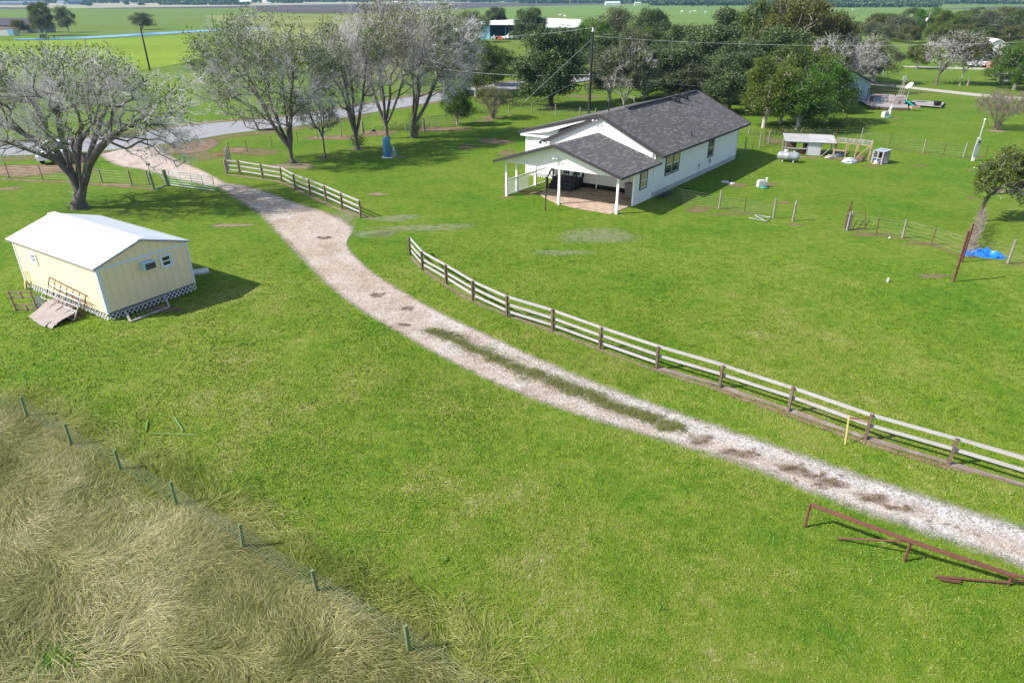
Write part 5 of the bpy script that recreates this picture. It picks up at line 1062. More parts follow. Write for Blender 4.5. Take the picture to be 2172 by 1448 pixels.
# metal gate to the road, with its timber corner brace
a_, b_ = G(364, 396), G(457, 408)
gate_panel('metal_gate', 'silver green tube gate hung across the grass at the driveway mouth', 'gate', a_ + up * .15, b_ + up * .15, b_ + up * 1.22, a_ + up * 1.30, .03, simple('green_grey_tube', (.36, .45, .43), .5, .2), 5, 3)
t = thing('corner_brace', 'thick green grey corner posts with a low rail beside the metal gate', 'fence brace', G(345, 400))
for (px, py, h_, r_) in ((356, 395, 1.35, .17), (327, 402, 1.35, .10)): p = G(px, py); m = MB(); m.tube([p, p + (-.08, 0, h_)], [r_, r_ * .92], 12); m.build('post', M_gpost, t)
m = MB(); m.tube([G(331, 401, .15), G(354, 394, .22)], .07, 8); m.build('brace_rail', M_gpost, t)
p = G(322, 384); t = thing('gate_keypad_post', 'thin dark post with a small box on top beside the gate brace', 'post', p); m = MB(); m.tube([p, p + up * 1.35], .025, 6); m.build('post', M_black, t); m = MB(); m.box(p + up * 1.38, (.28, .14, .14), .4); m.build('keypad', M_black, t)
for k, (px, py, h_) in enumerate(((480, 368, 1.15), (482.5, 362, 1.5), (485, 357, 1.6), (487, 352, 1.75), (489.5, 347, 1.9))):
    p = G(px, py); m = MB(); m.tube([p, p + (.0, .02, h_)], [.075, .07], 10)
    tag(m.build('tall_post', M_graypost, None, org=p), ('nearest and shortest of the close row of grey green posts by the fence end', 'second from nearest in the close row of grey green posts', 'middle one of the close row of five grey green posts', 'second from farthest in the close row of grey green posts', 'farthest and tallest of the close row of grey green posts')[k], 'post', 'close row of grey green posts at the fence end')
a_, b_ = G(906, 274), G(966, 266)
gate_panel('pasture_gate', 'thin dark pipe gate in the roadside fence near the round leafy tree', 'gate', a_ + up * .15, b_ + up * .15, b_ + up * 1.3, a_ + up * 1.3, .03, simple('dull_pipe', (.16, .17, .16), .6), 4, 2)
p = G(792, 279); m = MB(); m.lathe(p + up * .12, [(0, -.1), (.22, -.1), (.28, 0), (.2, .1), (0, .12)], 12); tag(m.build('feed_pan', M_black, None, org=p), 'small black pan on bare soil by the roadside fence', 'pan')
p = G(457, 332); m = MB()
for k in range(7): m.bar(p + (.1 * k, .05 * (k % 3), .02), p + (.1 * k + .2, .1 * (k % 2), .22), .05, .02)
tag(m.build('orange_flag', simple('orange_vinyl', (.75, .12, .03), .5), None, org=p), 'small bright orange flagging on the dead grass by the road', 'flagging')
p = G(178, 346); t = thing('mailbox', 'tall maroon board post at the roadside behind the big bare tree trunk', 'post', p); m = MB(); m.bar(p, p + (-.5, .1, 2.3), .5, .12, up=(0, 1, 0)); m.build('board', simple('maroon_board', (.12, .07, .08), .8), t)

# blue well tank and its pump
p = G(822, 334); t = thing('water_tank', 'upright blue cylindrical well tank on the lawn below the forked trees', 'tank', p); m = MB(); M_tank = simple('blue_tank_paint', (.035, .17, .30), .4, var=.18, scale=1.5, stain=((.10, .26, .36), .5), coat=.3)
m.lathe(p + up * .08, [(0, 0), (.36, .0), (.37, .05), (.37, 1.62), (.35, 1.74), (.26, 1.82), (.1, 1.86), (0, 1.87)], 26); m.build('tank_shell', M_tank, t)
m = MB(); m.tube([p + up * .08 + np.array([.375 * math.cos(a), .375 * math.sin(a), .1]) for a in np.linspace(0, 6.2832, 24)], .016, 5, cap=False); m.tube([p + up * 1.66 + np.array([.372 * math.cos(a), .372 * math.sin(a), 0]) for a in np.linspace(0, 6.2832, 24)], .014, 5, cap=False); m.build('hoop', M_tank, t)
m = MB(); m.box(p + up * .04, (1.0, .95, .08)); m.build('tank_base', M_crete, t)
p = G(836, 332); t = thing('well_pump', 'grey well pump head with pipes just right of the blue tank', 'pump', p); m = MB(); m.tube([p, p + up * .55], .09, 10); m.lathe(p + up * .5, [(.0, 0), (.13, 0), (.13, .12), (.09, .2), (.09, .42), (0, .46)], 14); m.build('pump_head', M_galv, t)
m = MB(); m.tube([p + up * .3, p + (-.25, 0, .3), p + (-.25, 0, .02)], .03, 6); m.tube([p + (.15, .1, 0), p + (.15, .1, .5)], .04, 8); m.build('pipe', M_galv, t)

# propane tank
A_, B_ = G(1648, 329, .55), G(1697, 333, .55); ax_ = unit(B_ - A_); Lc = np.linalg.norm(B_ - A_); t = thing('propane_tank', 'silver white horizontal propane tank on the lawn in front of the chicken coop', 'tank', ((A_ + B_) / 2)[:2].tolist() + [0])
R_ = .40; prof = [(0, -.0)] + [(R_ * math.sin(a), R_ * .9 * (1 - math.cos(a))) for a in np.linspace(.15, math.pi / 2, 8)] + [(R_, Lc / 2 - .01), (R_ * 1.012, Lc / 2), (R_, Lc / 2 + .01)] + [(R_ * math.cos(a), Lc - R_ * .9 * (1 - math.sin(a))) for a in np.linspace(0, math.pi / 2 - .15, 8)] + [(0, Lc)]
m = MB(); m.lathe(A_, prof, 26, axis=ax_); m.build('tank_shell', simple('silver_tank_paint', (.28, .29, .31), .35, .1, var=.06, coat=.3), t)
m = MB(); m.lathe((A_ + B_) / 2 - ax_ * .25 + up * .36, [(.19, 0), (.2, .12), (.16, .2), (0, .22)], 16); m.build('valve_dome', M_galv, t)
m = MB(); m.tube([(A_ + B_) / 2 + np.cross(ax_, up) * (R_ * 1.01 * math.sin(a)) + up * (R_ * 1.01 * math.cos(a)) for a in np.linspace(0, 6.2832, 26)], .012, 5, cap=False); m.build('weld_band', M_black, t)
for s in (.28, .75):
    for k in (-1, 1): m = MB(); q = A_ + ax_ * (Lc * s) + np.cross(ax_, up) * (.2 * k); m.bar((q[0], q[1], 0), (q[0], q[1], .3), .1, .1); m.build('leg', M_crete, t)

# chicken coop with its wire pen
def CG(px, py, z=0): return G(px, py, z)
A_ = G(1663, 327); B_ = G(1768, 332); dx = unit(B_ - A_); dy = np.array([-dx[1], dx[0], 0]); f = lambda a, b, z: A_ + dx * a + dy * b + up * z; Lc = np.linalg.norm(B_ - A_)
coop = thing('chicken_coop', 'patched wooden chicken coop with sloping white sheet roof behind the propane tank', 'coop', f(Lc / 2, 1, 0)); wd = 2.3
M_cor = simple('old_corrugated_sheet', (.55, .56, .56), .6, .1, var=.1, scale=1.5, stain=((.75, .74, .72), .5))
m = MB(); m.slab(f(-.15, -.25, 1.30), f(Lc * .52, -.25, 1.28), f(Lc * .52, wd, 1.62), f(-.15, wd, 1.62), .03); m.slab(f(Lc * .50, -.3, 1.33), f(Lc * 1.0, -.3, 1.30), f(Lc * 1.0 + .05, wd - .1, 1.63), f(Lc * .50, wd, 1.67), .03)
k = 0
while k * .15 < Lc: m.bar(f(k * .15 - .1, -.25, 1.32), f(k * .15 - .1, wd, 1.655), .05, .012); k += 1
m.build('roof', simple('bleached_roof_sheet', (.40, .39, .38), .6, var=.15, scale=1.6, stain=((.25, .24, .23), .7)), coop)
for a in (0, Lc * .45, Lc * .72, Lc):
    for b in (0, wd - .2): m = MB(); m.bar(f(a, b, 0), f(a, b, 1.28 + b * .14), .09, .09, up=dx); m.build('corner_post', M_wood, coop)
m = MB()
for z in (.62, 1.2): m.bar(f(0, -.03, z), f(Lc * .45, -.03, z), .05, .12)
m.bar(f(Lc * .72, -.03, 1.2), f(Lc, -.03, 1.2), .05, .10); m.bar(f(Lc * .9, -.1, .75), f(Lc * .72, -.6, .0), .05, .09); m.build('rail', M_wood, coop)
m = MB(); m.bar(f(Lc * .45, .0, .62), f(Lc * .73, .0, .62), .03, 1.22)
for k in range(9): m.bar(f(Lc * .45 + .13 * k, -.03, .02), f(Lc * .45 + .13 * k, -.03, 1.24), .03, .04, up=dx)
m.build('sheet_wall', M_cor, coop)
m = MB(); m.bar(f(0, wd - .2, .75), f(Lc * .28, wd - .2, .75), .03, 1.3); m.bar(f(Lc * .42, wd - .2, .65), f(Lc * .75, wd - .2, .65), .03, 1.2); m.bar(f(.03, 0, .3), f(.03, wd - .2, .3), .03, .5); m.build('back_wall', M_soffit, coop)
P0 = f(Lc * .98, 0, 0); Q0 = G(1841, 339); ex = unit(Q0 - P0); ey = np.array([-ex[1], ex[0], 0]); Lp = np.linalg.norm(Q0 - P0); g = lambda a, b, z: P0 + ex * a + ey * b + up * z
pen = thing('animal_pen', 'open topped timber frame pen with netting joined to the right of the chicken coop', 'pen', g(Lp / 2, 1, 0)); M_fr = simple('orange_brown_timber', (.34, .22, .15), .85, var=.2, stain=((.42, .38, .33), .5))
for a in (0, .34, .62, 1):
    for b in (0, 2.3): m = MB(); m.bar(g(Lp * a, b, 0), g(Lp * a, b, 1.35), .09, .09, up=ex); m.build('post', M_fr, pen)
for b in (0, 2.3): m = MB(); m.bar(g(0, b, 1.38), g(Lp, b, 1.32), .09, .09); m.build('top_rail', M_fr, pen)
for a in (0, .25, .5, .75, 1): m = MB(); m.bar(g(Lp * a, 0, 1.42), g(Lp * a, 2.3, 1.42), .08, .06); m.build('crossbar', M_fr, pen)
m = MB(); m.bar(g(0, -.03, .62), g(Lp * .32, -.03, .62), .05, .12); m.bar(g(Lp * .66, -.03, .1), g(Lp * .98, -.03, 1.3), .05, .08); m.bar(g(Lp * .9, 2.2, .1), g(Lp * 1.0, .1, 1.2), .05, .06); m.build('brace', M_fr, pen)
m = MB()
for k in range(int(Lp / .25)): m.tube([g(.25 * k, 0, 1.46), g(.25 * k, 2.3, 1.46)], .006, 3, cap=False)
for k in range(10): m.tube([g(0, .25 * k, 1.46), g(Lp, .25 * k, 1.46)], .006, 3, cap=False)
m.build('netting', M_galv, pen)
for k, (px, py, sx, sz, mm, lab) in enumerate(((1801, 345, 1.2, .45, M_galv, 'crumpled grey metal sheet on the grass in front of the pen'), (1758, 336, .7, .35, M_wood, 'grey brown heap beside the coop brace'), (1775, 331, 1.0, .4, simple('dull_blue_bag', (.10, .12, .17)), 'dark blue grey bags inside the pen nearest the coop'), (1824, 342, .9, .5, M_soffit, 'brown brush heap at the right end of the pen'), (1700, 326, .6, .35, simple('brick_red_tub', (.3, .1, .07)), 'brick red tub under the coop roof'), (1688, 324, .4, .4, simple('pinkish_sack', (.5, .4, .38)), 'pale sack under the coop roof left of the red tub'))):
    c_ = G(px, py); r = random.Random(k); V = []; n1, n2 = 12, 6
    for j in range(n2 + 1):
        for i in range(n1):
            t_ = 2 * math.pi * i / n1; h_ = j / n2; w_ = math.cos(h_ * 1.5) ** .5 * (1 + r.uniform(-.18, .18)); V.append(c_ + np.array([math.cos(t_) * sx * .55 * w_, math.sin(t_) * sx * .4 * w_, sz * h_ * (1 + r.uniform(-.1, .1))]))
    m = MB(); m.idx(V, [(j * n1 + i, j * n1 + (i + 1) % n1, (j + 1) * n1 + (i + 1) % n1, (j + 1) * n1 + i) for j in range(n2) for i in range(n1)]); m.idx(V[-n1:], [tuple(range(n1))]); tag(m.build('clutter', mm, None, org=c_), lab, 'clutter')
# pallet shelter
A_ = G(1848, 345); B_ = G(1869, 349); dx = unit(B_ - A_); dy = np.array([-dx[1], dx[0], 0]); f = lambda a, b, z: A_ + dx * a + dy * b + up * z
t = thing('pallet_shelter', 'small grey shelter nailed from pallets at the right of the pen', 'shelter', f(.5, .5, 0)); M_gb = simple('grey_pallet_board', (.27, .26, .26), .9, var=.2, scale=4)
for a in (0, .48, .96): m = MB(); m.bar(f(a, 0, 0), f(a, 0, 1.08), .13, .05, up=dy); m.build('upright', M_gb, t)
for k in range(5): m = MB(); m.bar(f(1.0, .1 + .22 * k, 0), f(1.0, .1 + .22 * k, 1.15), .16, .03, up=dx); m.build('side_board', M_gb, t)
for k in range(5): m = MB(); m.bar(f(-.03, .1 + .22 * k, 0), f(-.03, .1 + .22 * k, 1.15), .16, .03, up=dx); m.build('side_board', M_gb, t)
m = MB(); m.bar(f(0, 1.1, .55), f(1.0, 1.1, .55), .03, 1.1); m.build('back_board', M_soffit, t)
for k in range(4): m = MB(); m.bar(f(-.08 + .0, -.05 + .0, 1.12) + dx * (.15 + .28 * k), f(.07 + .28 * k, 1.2, 1.22), .22, .03); m.build('roof_slat', simple('blue_grey_board', (.33, .36, .42), .8), t)
m = MB(); m.bar(f(0, -.02, .5), f(.96, -.02, .5), .04, .09); m.build('rail', M_gb, t)
m = MB(); m.box(f(.5, .3, .12), (.7, .4, .22), .3); m.box(f(.3, .25, .3), (.3, .3, .14), .8, mi=1); m.box(f(.6, -.25, .03), (.5, .3, .06), .2, mi=2); tag(m.build('rubbish', [simple('white_bag', (.6, .6, .6)), simple('blue_can', (.03, .15, .5)), simple('orange_board', (.55, .3, .18))], None, org=f(.5, .3, 0)), 'blue, white and orange odds and ends inside the pallet shelter', 'rubbish')

# electric meter post
p = G(2062, 341); t = thing('meter_post', 'pale grey electric meter post with box and tall conduit at the right fence line', 'meter post', p)
m = MB(); m.bar(p, p + up * 2.15, .16, .16, up=(0, 1, 0)); m.build('post', simple('grey_timber', (.4, .4, .38)), t)
m = MB(); m.box(p + (0, -.13, 1.02), (.42, .16, 1.0)); m.build('breaker_box', simple('light_grey_enamel', (.30, .32, .33), .4, var=.04), t, bevel=.02)
m = MB(); m.box(p + (.0, -.14, 1.80), (.36, .18, .55)); mm_ = m.build('meter_box', MATS['light_grey_enamel'], t, bevel=.02)
m = MB(); m.lathe(p + (0, -.22, 1.8), [(0, .1), (.10, .08), (.11, 0)], 14, axis=(0, -1, 0)); m.build('meter_dial', M_black, mm_)
for xo in (-.12, -.02, .10): m = MB(); m.tube([p + (xo, -.1, 0), p + (xo, -.1, .55)], .03, 8); m.build('conduit', M_white, t)
m = MB(); m.tube([p + (.04, -.06, 2.0), p + (.04, -.06, 3.75)], .055, 8); m.lathe(p + (.04, -.06, 3.72), [(.09, 0), (.08, .12), (0, .16)], 10); m.build('riser', M_galv, t)
m = MB(); m.tube([p + (.04, -.06, 3.7), p + (.35, -.1, 3.5), p + (.5, -.1, 3.1)], .02, 5); m.build('service_cable', M_black, t)

# dark steel pole by the porch and the surveyor's stake
p = G(1157, 447); m = MB(); m.tube([p, p + up * 2.44], .05, 10); m.lathe(p + up * 2.44, [(.055, 0), (.0, .03)], 10); tag(m.build('steel_pole', simple('maroon_pipe', (.06, .03, .03), .6), None, org=p), 'dark maroon pipe standing in the lawn in front of the porch', 'pole')
p = G(1792, 943); t = thing('survey_stake', 'pale yellow survey stake tied with orange ribbon to the board fence', 'stake', p); m = MB(); m.bar(p, p + (.03, .25, 1.05), .045, .02, up=(0, 1, 0)); m.build('stake', simple('pale_lath', (.62, .55, .18)), t)
m = MB(); q = p + (.03, .23, .98); r_ = G(1836, 925) + up * .80; m.bar(q, (q + r_) / 2 - up * .06, .006, .035); m.bar((q + r_) / 2 - up * .06, r_, .006, .035); m.bar(q + (.02, 0, -.02), q + (.75, .1, -.28), .006, .03); m.build('ribbon', MATS['orange_vinyl'], t)
# rusty pipe rack beside the drive
def PP(px, py, z=0): return G(px, py, z)
t = thing('pipe_rail', 'long rusty pipe hitching rail with stub legs beside the drive at lower right', 'pipe rail', G(1925, 1200))
e0, e1, e2 = G(1707, 1117), G(1918, 1190), G(2138, 1241); hz = .62
d01 = unit(e1 - e0); zt = hgt(1707, 1117, 1068)
m = MB(); m.tube([e0 + up * zt, e1 + up * hgt(1918, 1190, 1146), e2 + up * hgt(2138, 1241, 1218), e2 + unit(e2 - e1) * 4 + up * .30], .042, 10); m.tube([e0 + up * zt + (.02, -.06, -.03), e1 + up * hgt(1918, 1190, 1146) + (.02, -.06, -.03), e2 + up * hgt(2138, 1241, 1218) + (.02, -.06, -.03)], .03, 8); m.build('top_pipe', M_rust, t)
for e, h_ in ((e0, zt), (e1, hgt(1918, 1190, 1146)), (e2, hgt(2138, 1241, 1218))): m = MB(); m.tube([e, e + up * h_], .04, 8); m.build('leg', M_rust, t)
m = MB(); m.tube([G(1775, 1141, .05), e1 + up * (hgt(1918, 1190, 1146) - .03)], .028, 8); m.tube([e2 + up * .1, G(1985, 1222, .08)], .03, 8); m.tube([e2 + up * .2, G(2250, 1240, .2)], .03, 8); m.build('stay', M_rust, t)
m = MB()
for k in range(4): a = G(1983 + 4 * k, 1222 + 2 * k, .04 + .02 * k); m.tube([a, a + np.array([.75 - .1 * k, -.05 - .02 * k, 0])], .022, 6)
tag(m.build('pipe_scraps', M_rust, None, org=G(2000, 1224)), 'few short rusty pipes lying on the grass under the pipe rail', 'pipes')
m = MB(); q = [G(*p_, .05) for p_ in ((313, 890), (309, 914))]; m.bar(q[0], q[1], .04, .03); q = [G(*p_, .03) for p_ in ((370, 885), (388, 914))]; m.bar(q[0], q[1], .06, .03); m.bar(G(322, 919, .02), G(420, 922, .02), .05, .03); tag(m.build('sunken_frame', simple('mossy_board', (.13, .22, .05)), None, org=G(350, 905)), 'faint mossy boards half sunk in the grass left of centre', 'boards')

# wire netting fence at lower left, posts weathered green grey
fp = [(-70, 840), (60, 888), (153, 947), (258, 1003), (376, 1076), (517, 1168), (676, 1264), (868, 1385), (1085, 1520)]
wire_fence('sagging wire netting fence with mossy green posts along the tall dry grass', [(x, y, .95 if i else 1.0, 'w') for i, (x, y) in enumerate(fp)], strands=(.1, .22, .34, .46, .58, .70, .82), wr=.0026, grid=.25, thin=True, pm=simple('mossy_post', (.14, .19, .08), .9, var=.25, scale=4), gm_=simple('dull_green_wire', (.13, .18, .11), .6))

# ---------------------------------------------------------------- poles and wires
M_pole = simple('creosote_pole', (.020, .020, .024), .75, var=.3)
def upole(label, px, py, ytop=None, hh=None, r=.16, mat=None, cap=False, arm=False):
    p = G(px, py); h_ = hh or hgt(px, py, ytop); t = thing('utility_pole', label, 'utility pole', p); m = MB(); m.tube([p, p + up * h_], [r * 1.1, r * .8], 12); m.build('pole', mat or M_pole, t)
    if cap: m = MB(); m.lathe(p + up * (h_ - .02), [(r * .9, -.05), (r * .9, .0), (.07, .06), (.07, .35), (.03, .42), (0, .43)], 12); m.build('insulator', simple('white_blue_ceramic', (.6, .68, .75), .3), t)
    return t, p, h_
t, p, h0 = upole('tall black utility pole rising behind the white house roof', 1249, 243, ytop=66, r=.17, cap=True)
top = p + up * (h0 + .38); low = p + up * (hgt(1249, 243, 158))
m = MB(); m.box(low + (-.18, -.1, 0), (.12, .2, .25)); m.build('bracket', M_galv, t)
_, pl, hl = upole('dark utility pole seen through the bare crowns of the forked trees', 783, 200, hh=10, r=.14)
_, pr_, hr_ = upole('utility pole just beyond the right edge that carries the two long wires', 2290, 305, hh=10.3, r=.16)
def wire(label, A, B, sag, r=.011, mat=None, mid=None):
    A, B = V3(A), V3(B); P = []
    for k in range(25): s = k / 24; P.append(A + (B - A) * s - up * (sag * 4 * s * (1 - s)))
    m = MB(); m.tube(P, r, 5, cap=False); o = m.build('power_line', mat or simple('aluminium_wire', (.45, .46, .47), .5, .3, var=.05), None, org=A); return tag(o, label, 'wire')
wire('upper overhead wire running left from the black pole', top, pl + up * (hl - .1), 1.3)
wire('lower overhead wire running left from the middle of the black pole', low, pl + up * (hl * .6), 1.2, .014)
hit = lambda px, py, Y: atY(px, py, Y)
wire('upper overhead wire running right from the black pole to the edge', p + up * (h0 - .6), pr_ + up * hr_, .9)
wire('lower service wire running right from the black pole to the teal house', low, atY(1832, 187, 108), .9, .014)
gb = G(1077, 249)
wire('steep guy wire from near the top of the black pole', p + up * hgt(1249, 243, 82), gb, .0, .012); wire('shallow guy wire from the middle of the black pole', low, gb, .0, .010)
m = MB(); a = gb; b_ = gb + (p + up * hgt(1249, 243, 158) - gb) * .16; m.tube([a, b_], .05, 8); tag(m.build('guy_guard', simple('yellow_plastic', (.75, .52, .02), .4), None, org=a), 'yellow plastic guard sleeve on the guy wires by the vase shaped shrub', 'guy guard')
upole('leaning black pole with grey top beyond the road at left', 318, 150, ytop=58, r=.17)
upole('thin dark pole standing in the blue channel at left', 455, 66, ytop=30, r=.15)
upole('small dark pole in front of the open blue barn', 1080, 86, ytop=52, r=.16)
upole('thin grey pole on the far pasture above the dark oaks', 1491, 36, ytop=9, r=.2, mat=M_graypost)
upole('slim pale pole among the crowns beside the lane at right', 1872, 160, ytop=107, r=.09, mat=M_galv)
t, p, h_ = upole('pale leaning pole with white transformer above the right hand trees', 1960, 82, ytop=27, r=.18, mat=M_graypost)
m = MB(); m.lathe(p + up * (h_ - 3.0) + np.array([-.6, 0, 0]), [(0, 0), (.38, 0), (.38, 1.1), (.3, 1.2), (0, 1.22)], 14); m.build('transformer', M_white, t)
wire('thin wire slanting down left from the transformer pole', p + up * (h_ - .5), G(1890, 76) + up * 4, .3, .02)
t, p, h_ = upole('bare grey post stump beside the lane right of the leaning trees', 2052, 183, ytop=163, r=.14, mat=M_graypost)
p = G(1855, 168); m = MB(); m.tube([p, p + (.1, 0, 1.3)], .09, 8); tag(m.build('lane_post', M_soffit, None, org=p), 'short brown post on the grass just beyond the teal house', 'post')

# ---------------------------------------------------------------- cattle on the far pasture
def cow_mesh(name, mat):
    bm_ = bpy.data.meshes.new(name); vs = [(0, 0, 1.15), (.55, 0, 1.2), (1.0, 0, 1.2), (1.35, 0, 1.1), (1.65, 0, .85), (-.6, 0, 1.2), (-1.0, 0, 1.2), (-1.12, 0, .8), (-1.1, 0, .45)]
    es = [(0, 1), (1, 2), (2, 3), (3, 4), (0, 5), (5, 6), (6, 7), (7, 8)]; rs = [.42, .40, .3, .2, .11, .40, .26, .04, .05]
    for (x, y, j) in ((.75, .2, 1), (.75, -.2, 1), (-.8, .2, 6), (-.8, -.2, 6)):
        k = len(vs); b_ = -.08 if x < 0 else 0; vs += [(x, y, .85), (x + b_, y, .45), (x, y, .0)]; rs += [.17, .09, .07]; es += [(j, k), (k, k + 1), (k + 1, k + 2)]
    bm_.from_pydata(vs, es, []); bm_.materials.append(mat); o = bpy.data.objects.new(name, bm_); C.objects.link(o)
    md = o.modifiers.new('skin', 'SKIN'); 
    for i, r in enumerate(rs): bm_.skin_vertices[0].data[i].radius = (r, r)
    bm_.skin_vertices[0].data[0].use_root = True
    s = o.modifiers.new('sub', 'SUBSURF'); s.levels = 1; s.render_levels = 1; return o
try:
    cw = cow_mesh('cow', simple('white_hide', (.70, .66, .58), .8)); cb = cow_mesh('cow', simple('black_hide', (.03, .025, .02), .8))
except Exception as ex:
    print('cow', ex); cw = cb = None
if cw:
    first = {0: True, 1: True}
    for k, (px, py, dk_, rz, lab) in enumerate(((1188, 36, 0, .1, 'white cow walking on the pasture behind the barn roofs'), (1198, 38, 0, 2.0, 'white cow just right of the one behind the barn roofs'), (1395, 28, 0, .5, 'white cow left of the far pasture pole by the dark oak'), (1447, 27.5, 0, 2.9, 'single white cow midway toward the far pasture pole'), (1465, 28, 0, .2, 'left cow of the pale pair near the far pasture pole'), (1474, 27, 0, 3.0, 'right cow of the pale pair near the far pasture pole'), (1497, 29, 0, .4, 'pale cow just right of the far pasture pole'), (1469, 15.6, 1, .3, 'black cow high on the pasture left of the pole'), (1501, 16.2, 1, .1, 'black cow high on the pasture right of the pole'), (1376, 16, 1, .1, 'black cow below the small pale green barn'), (1763, 24, 0, .3, 'white cow on the pasture right of the tallest tree crown'), (1809, 23.5, 0, .2, 'pale cow alone on the right hand pasture'))):
        src = cb if dk_ else cw; p = G(px, py)
        if first[dk_]: o = src; first[dk_] = False
        else: o = src.copy(); C.objects.link(o)
        o.location = (p[0], p[1], 0); o.rotation_euler = (0, 0, rz); o.scale = (1.15, 1.15, 1.15); tag(o, lab, 'cow', 'cattle on the far pasture')

# ================================================================ TREES
def bark(name, col, var=.35, scale=4):
    if name in MATS: return MATS[name]
    m, nt, b = new_mat(name); p = pos(nt); n1 = noise(nt, scaled(nt, p, (1, 1, .3)), scale, 5, .65); n2 = noise(nt, p, 1.1, 3)
    c = ramp(nt, [(.3, tuple(x * (1 - var) for x in col)), (.5, col), (.72, tuple(min(1, x * (1 + var * 1.2)) for x in col))], n1.outputs[0]).outputs[0]
    c = mix(nt, c, tuple(x * .6 for x in col), mathn(nt, 'MULTIPLY', n2.outputs[0], .5)); nt.links.new(c, b.inputs['Base Color']); b.inputs['Roughness'].default_value = .9
    bn = nt.nodes.new('ShaderNodeBump'); bn.inputs['Strength'].default_value = .7; bn.inputs['Distance'].default_value = .05; nt.links.new(n1.outputs[0], bn.inputs['Height']); nt.links.new(bn.outputs[0], b.inputs['Normal'])
    MATS[name] = m; return m
B_grey = bark('grey_bark', (.115, .10, .09)); B_pale = bark('pale_bark', (.42, .39, .35)); B_dark = bark('dark_bark', (.075, .065, .055)); B_twig = bark('pale_twigs', (.62, .59, .57), .2, 2)
B_brown = bark('brown_twigs', (.25, .20, .16), .3, 2)
L_elm = mat_leaf('olive_leaves', [(0, (.035, .060, .012)), (.4, (.075, .115, .025)), (.7, (.125, .165, .045)), (1, (.22, .22, .08))])
L_brn = mat_leaf('bronze_leaves', [(0, (.040, .050, .014)), (.4, (.09, .10, .028)), (.7, (.15, .145, .045)), (1, (.27, .22, .08))])
L_oak = mat_leaf('dark_oak_leaves', [(0, (.030, .050, .020)), (.4, (.065, .098, .038)), (.7, (.11, .15, .062)), (1, (.18, .21, .11))], .2, .62)
L_gry = mat_leaf('greyish_leaves', [(0, (.04, .05, .025)), (.4, (.085, .10, .05)), (.7, (.14, .16, .08)), (1, (.24, .24, .15))])
L_yel = mat_leaf('yellow_green_leaves', [(0, (.035, .055, .010)), (.4, (.085, .12, .020)), (.7, (.15, .19, .035)), (1, (.26, .26, .08))])
L_grn = mat_leaf('fresh_green_leaves', [(0, (.025, .06, .008)), (.4, (.055, .12, .014)), (.7, (.10, .19, .025)), (1, (.17, .24, .05))])

def tubes_np(A, B, ra, rb, k):
    """frusta between point arrays"""
    d = B - A; L = np.linalg.norm(d, axis=1)[:, None] + 1e-9; d = d / L; ref = np.where(np.abs(d[:, 2:3]) < .9, np.array([[0, 0, 1.]]), np.array([[1., 0, 0]]))
    x = np.cross(d, ref); x /= np.linalg.norm(x, axis=1)[:, None] + 1e-9; y = np.cross(d, x); n = len(A); V = np.zeros((n, 2 * k, 3)); B = B + d * np.minimum(rb[:, None] * .4, L * .2)
    for i in range(k):
        t = 2 * math.pi * i / k; o = x * math.cos(t) + y * math.sin(t); V[:, i] = A + o * ra[:, None]; V[:, k + i] = B + o * rb[:, None]
    b0 = (np.arange(n) * 2 * k)[:, None]; Fc = np.concatenate([b0 + np.array([[i, (i + 1) % k, k + (i + 1) % k, k + i]]) for i in range(k)], 0)
    return V.reshape(-1, 3), Fc
def merge(parts):
    Vs, Fs, n = [], [], 0
    for V, Fc in parts: Vs.append(V); Fs.append(Fc + n); n += len(V)
    return np.concatenate(Vs), np.concatenate(Fs)
def nrmz(a): return a / (np.linalg.norm(a, axis=1)[:, None] + 1e-9)
def grow(targets, guides, bf=.35, seg=.9, r=None):
    """skeleton by growing towards points inside the crown; returns node positions, parents"""
    r = r or np.random.default_rng(1); cap_ = len(targets) * 6 + 600; Pn = np.zeros((cap_, 3)); par = np.full(cap_, -1); pl = np.zeros(cap_); n = 1
    for g in guides:                                         # each guide starts at the nearest existing node
        last = int(np.argmin(np.linalg.norm(Pn[:n] - g[0], axis=1)))
        for q in g[0:] if len(g) else []:
            q = np.asarray(q, float); dist = np.linalg.norm(q - Pn[last])
            if dist < .05: continue
            k = max(1, int(dist / seg)); s = Pn[last].copy()
            for i in range(1, k + 1):
                Pn[n] = s + (q - s) * i / k + (r.normal(0, .05, 3) if i < k else 0); par[n] = last; pl[n] = pl[last] + dist / k; last = n; n += 1
    base = Pn[0]; order = np.argsort(np.linalg.norm(targets - np.array([base[0], base[1], base[2] + 2]), axis=1))
    lowcut = np.array([0.0] * 1)
    for t in targets[order]:
        dv = Pn[:n] - t; d = np.sqrt((dv * dv).sum(1)); cost = d + bf * pl[:n] + np.where(Pn[:n, 2] < t[2] * .25, 1.5, 0) + np.where(Pn[:n, 2] > t[2] + .6, 1.2, 0)
        j = int(np.argmin(cost)); dist = d[j]
        if dist < .12: continue
        k = max(1, int(dist / seg)); s = Pn[j].copy(); last = j; sag = r.normal(0, .10, 3) * dist
        for i in range(1, k + 1):
            f = i / k; Pn[n] = s + (t - s) * f + sag * math.sin(f * math.pi) * .6; par[n] = last; pl[n] = pl[last] + dist / k; last = n; n += 1
            if n >= cap_ - 5: return Pn[:n], par[:n]
    return Pn[:n], par[:n]
def clump(P, s, seed):
    r = np.random.default_rng(seed); v = 0
    for k in range(8): d = nrmz(r.normal(0, 1, (1, 3)))[0]; v = v + np.sin(P @ d * s * r.uniform(.6, 1.9) + r.uniform(0, 6.28))
    return v / 8 ** .5
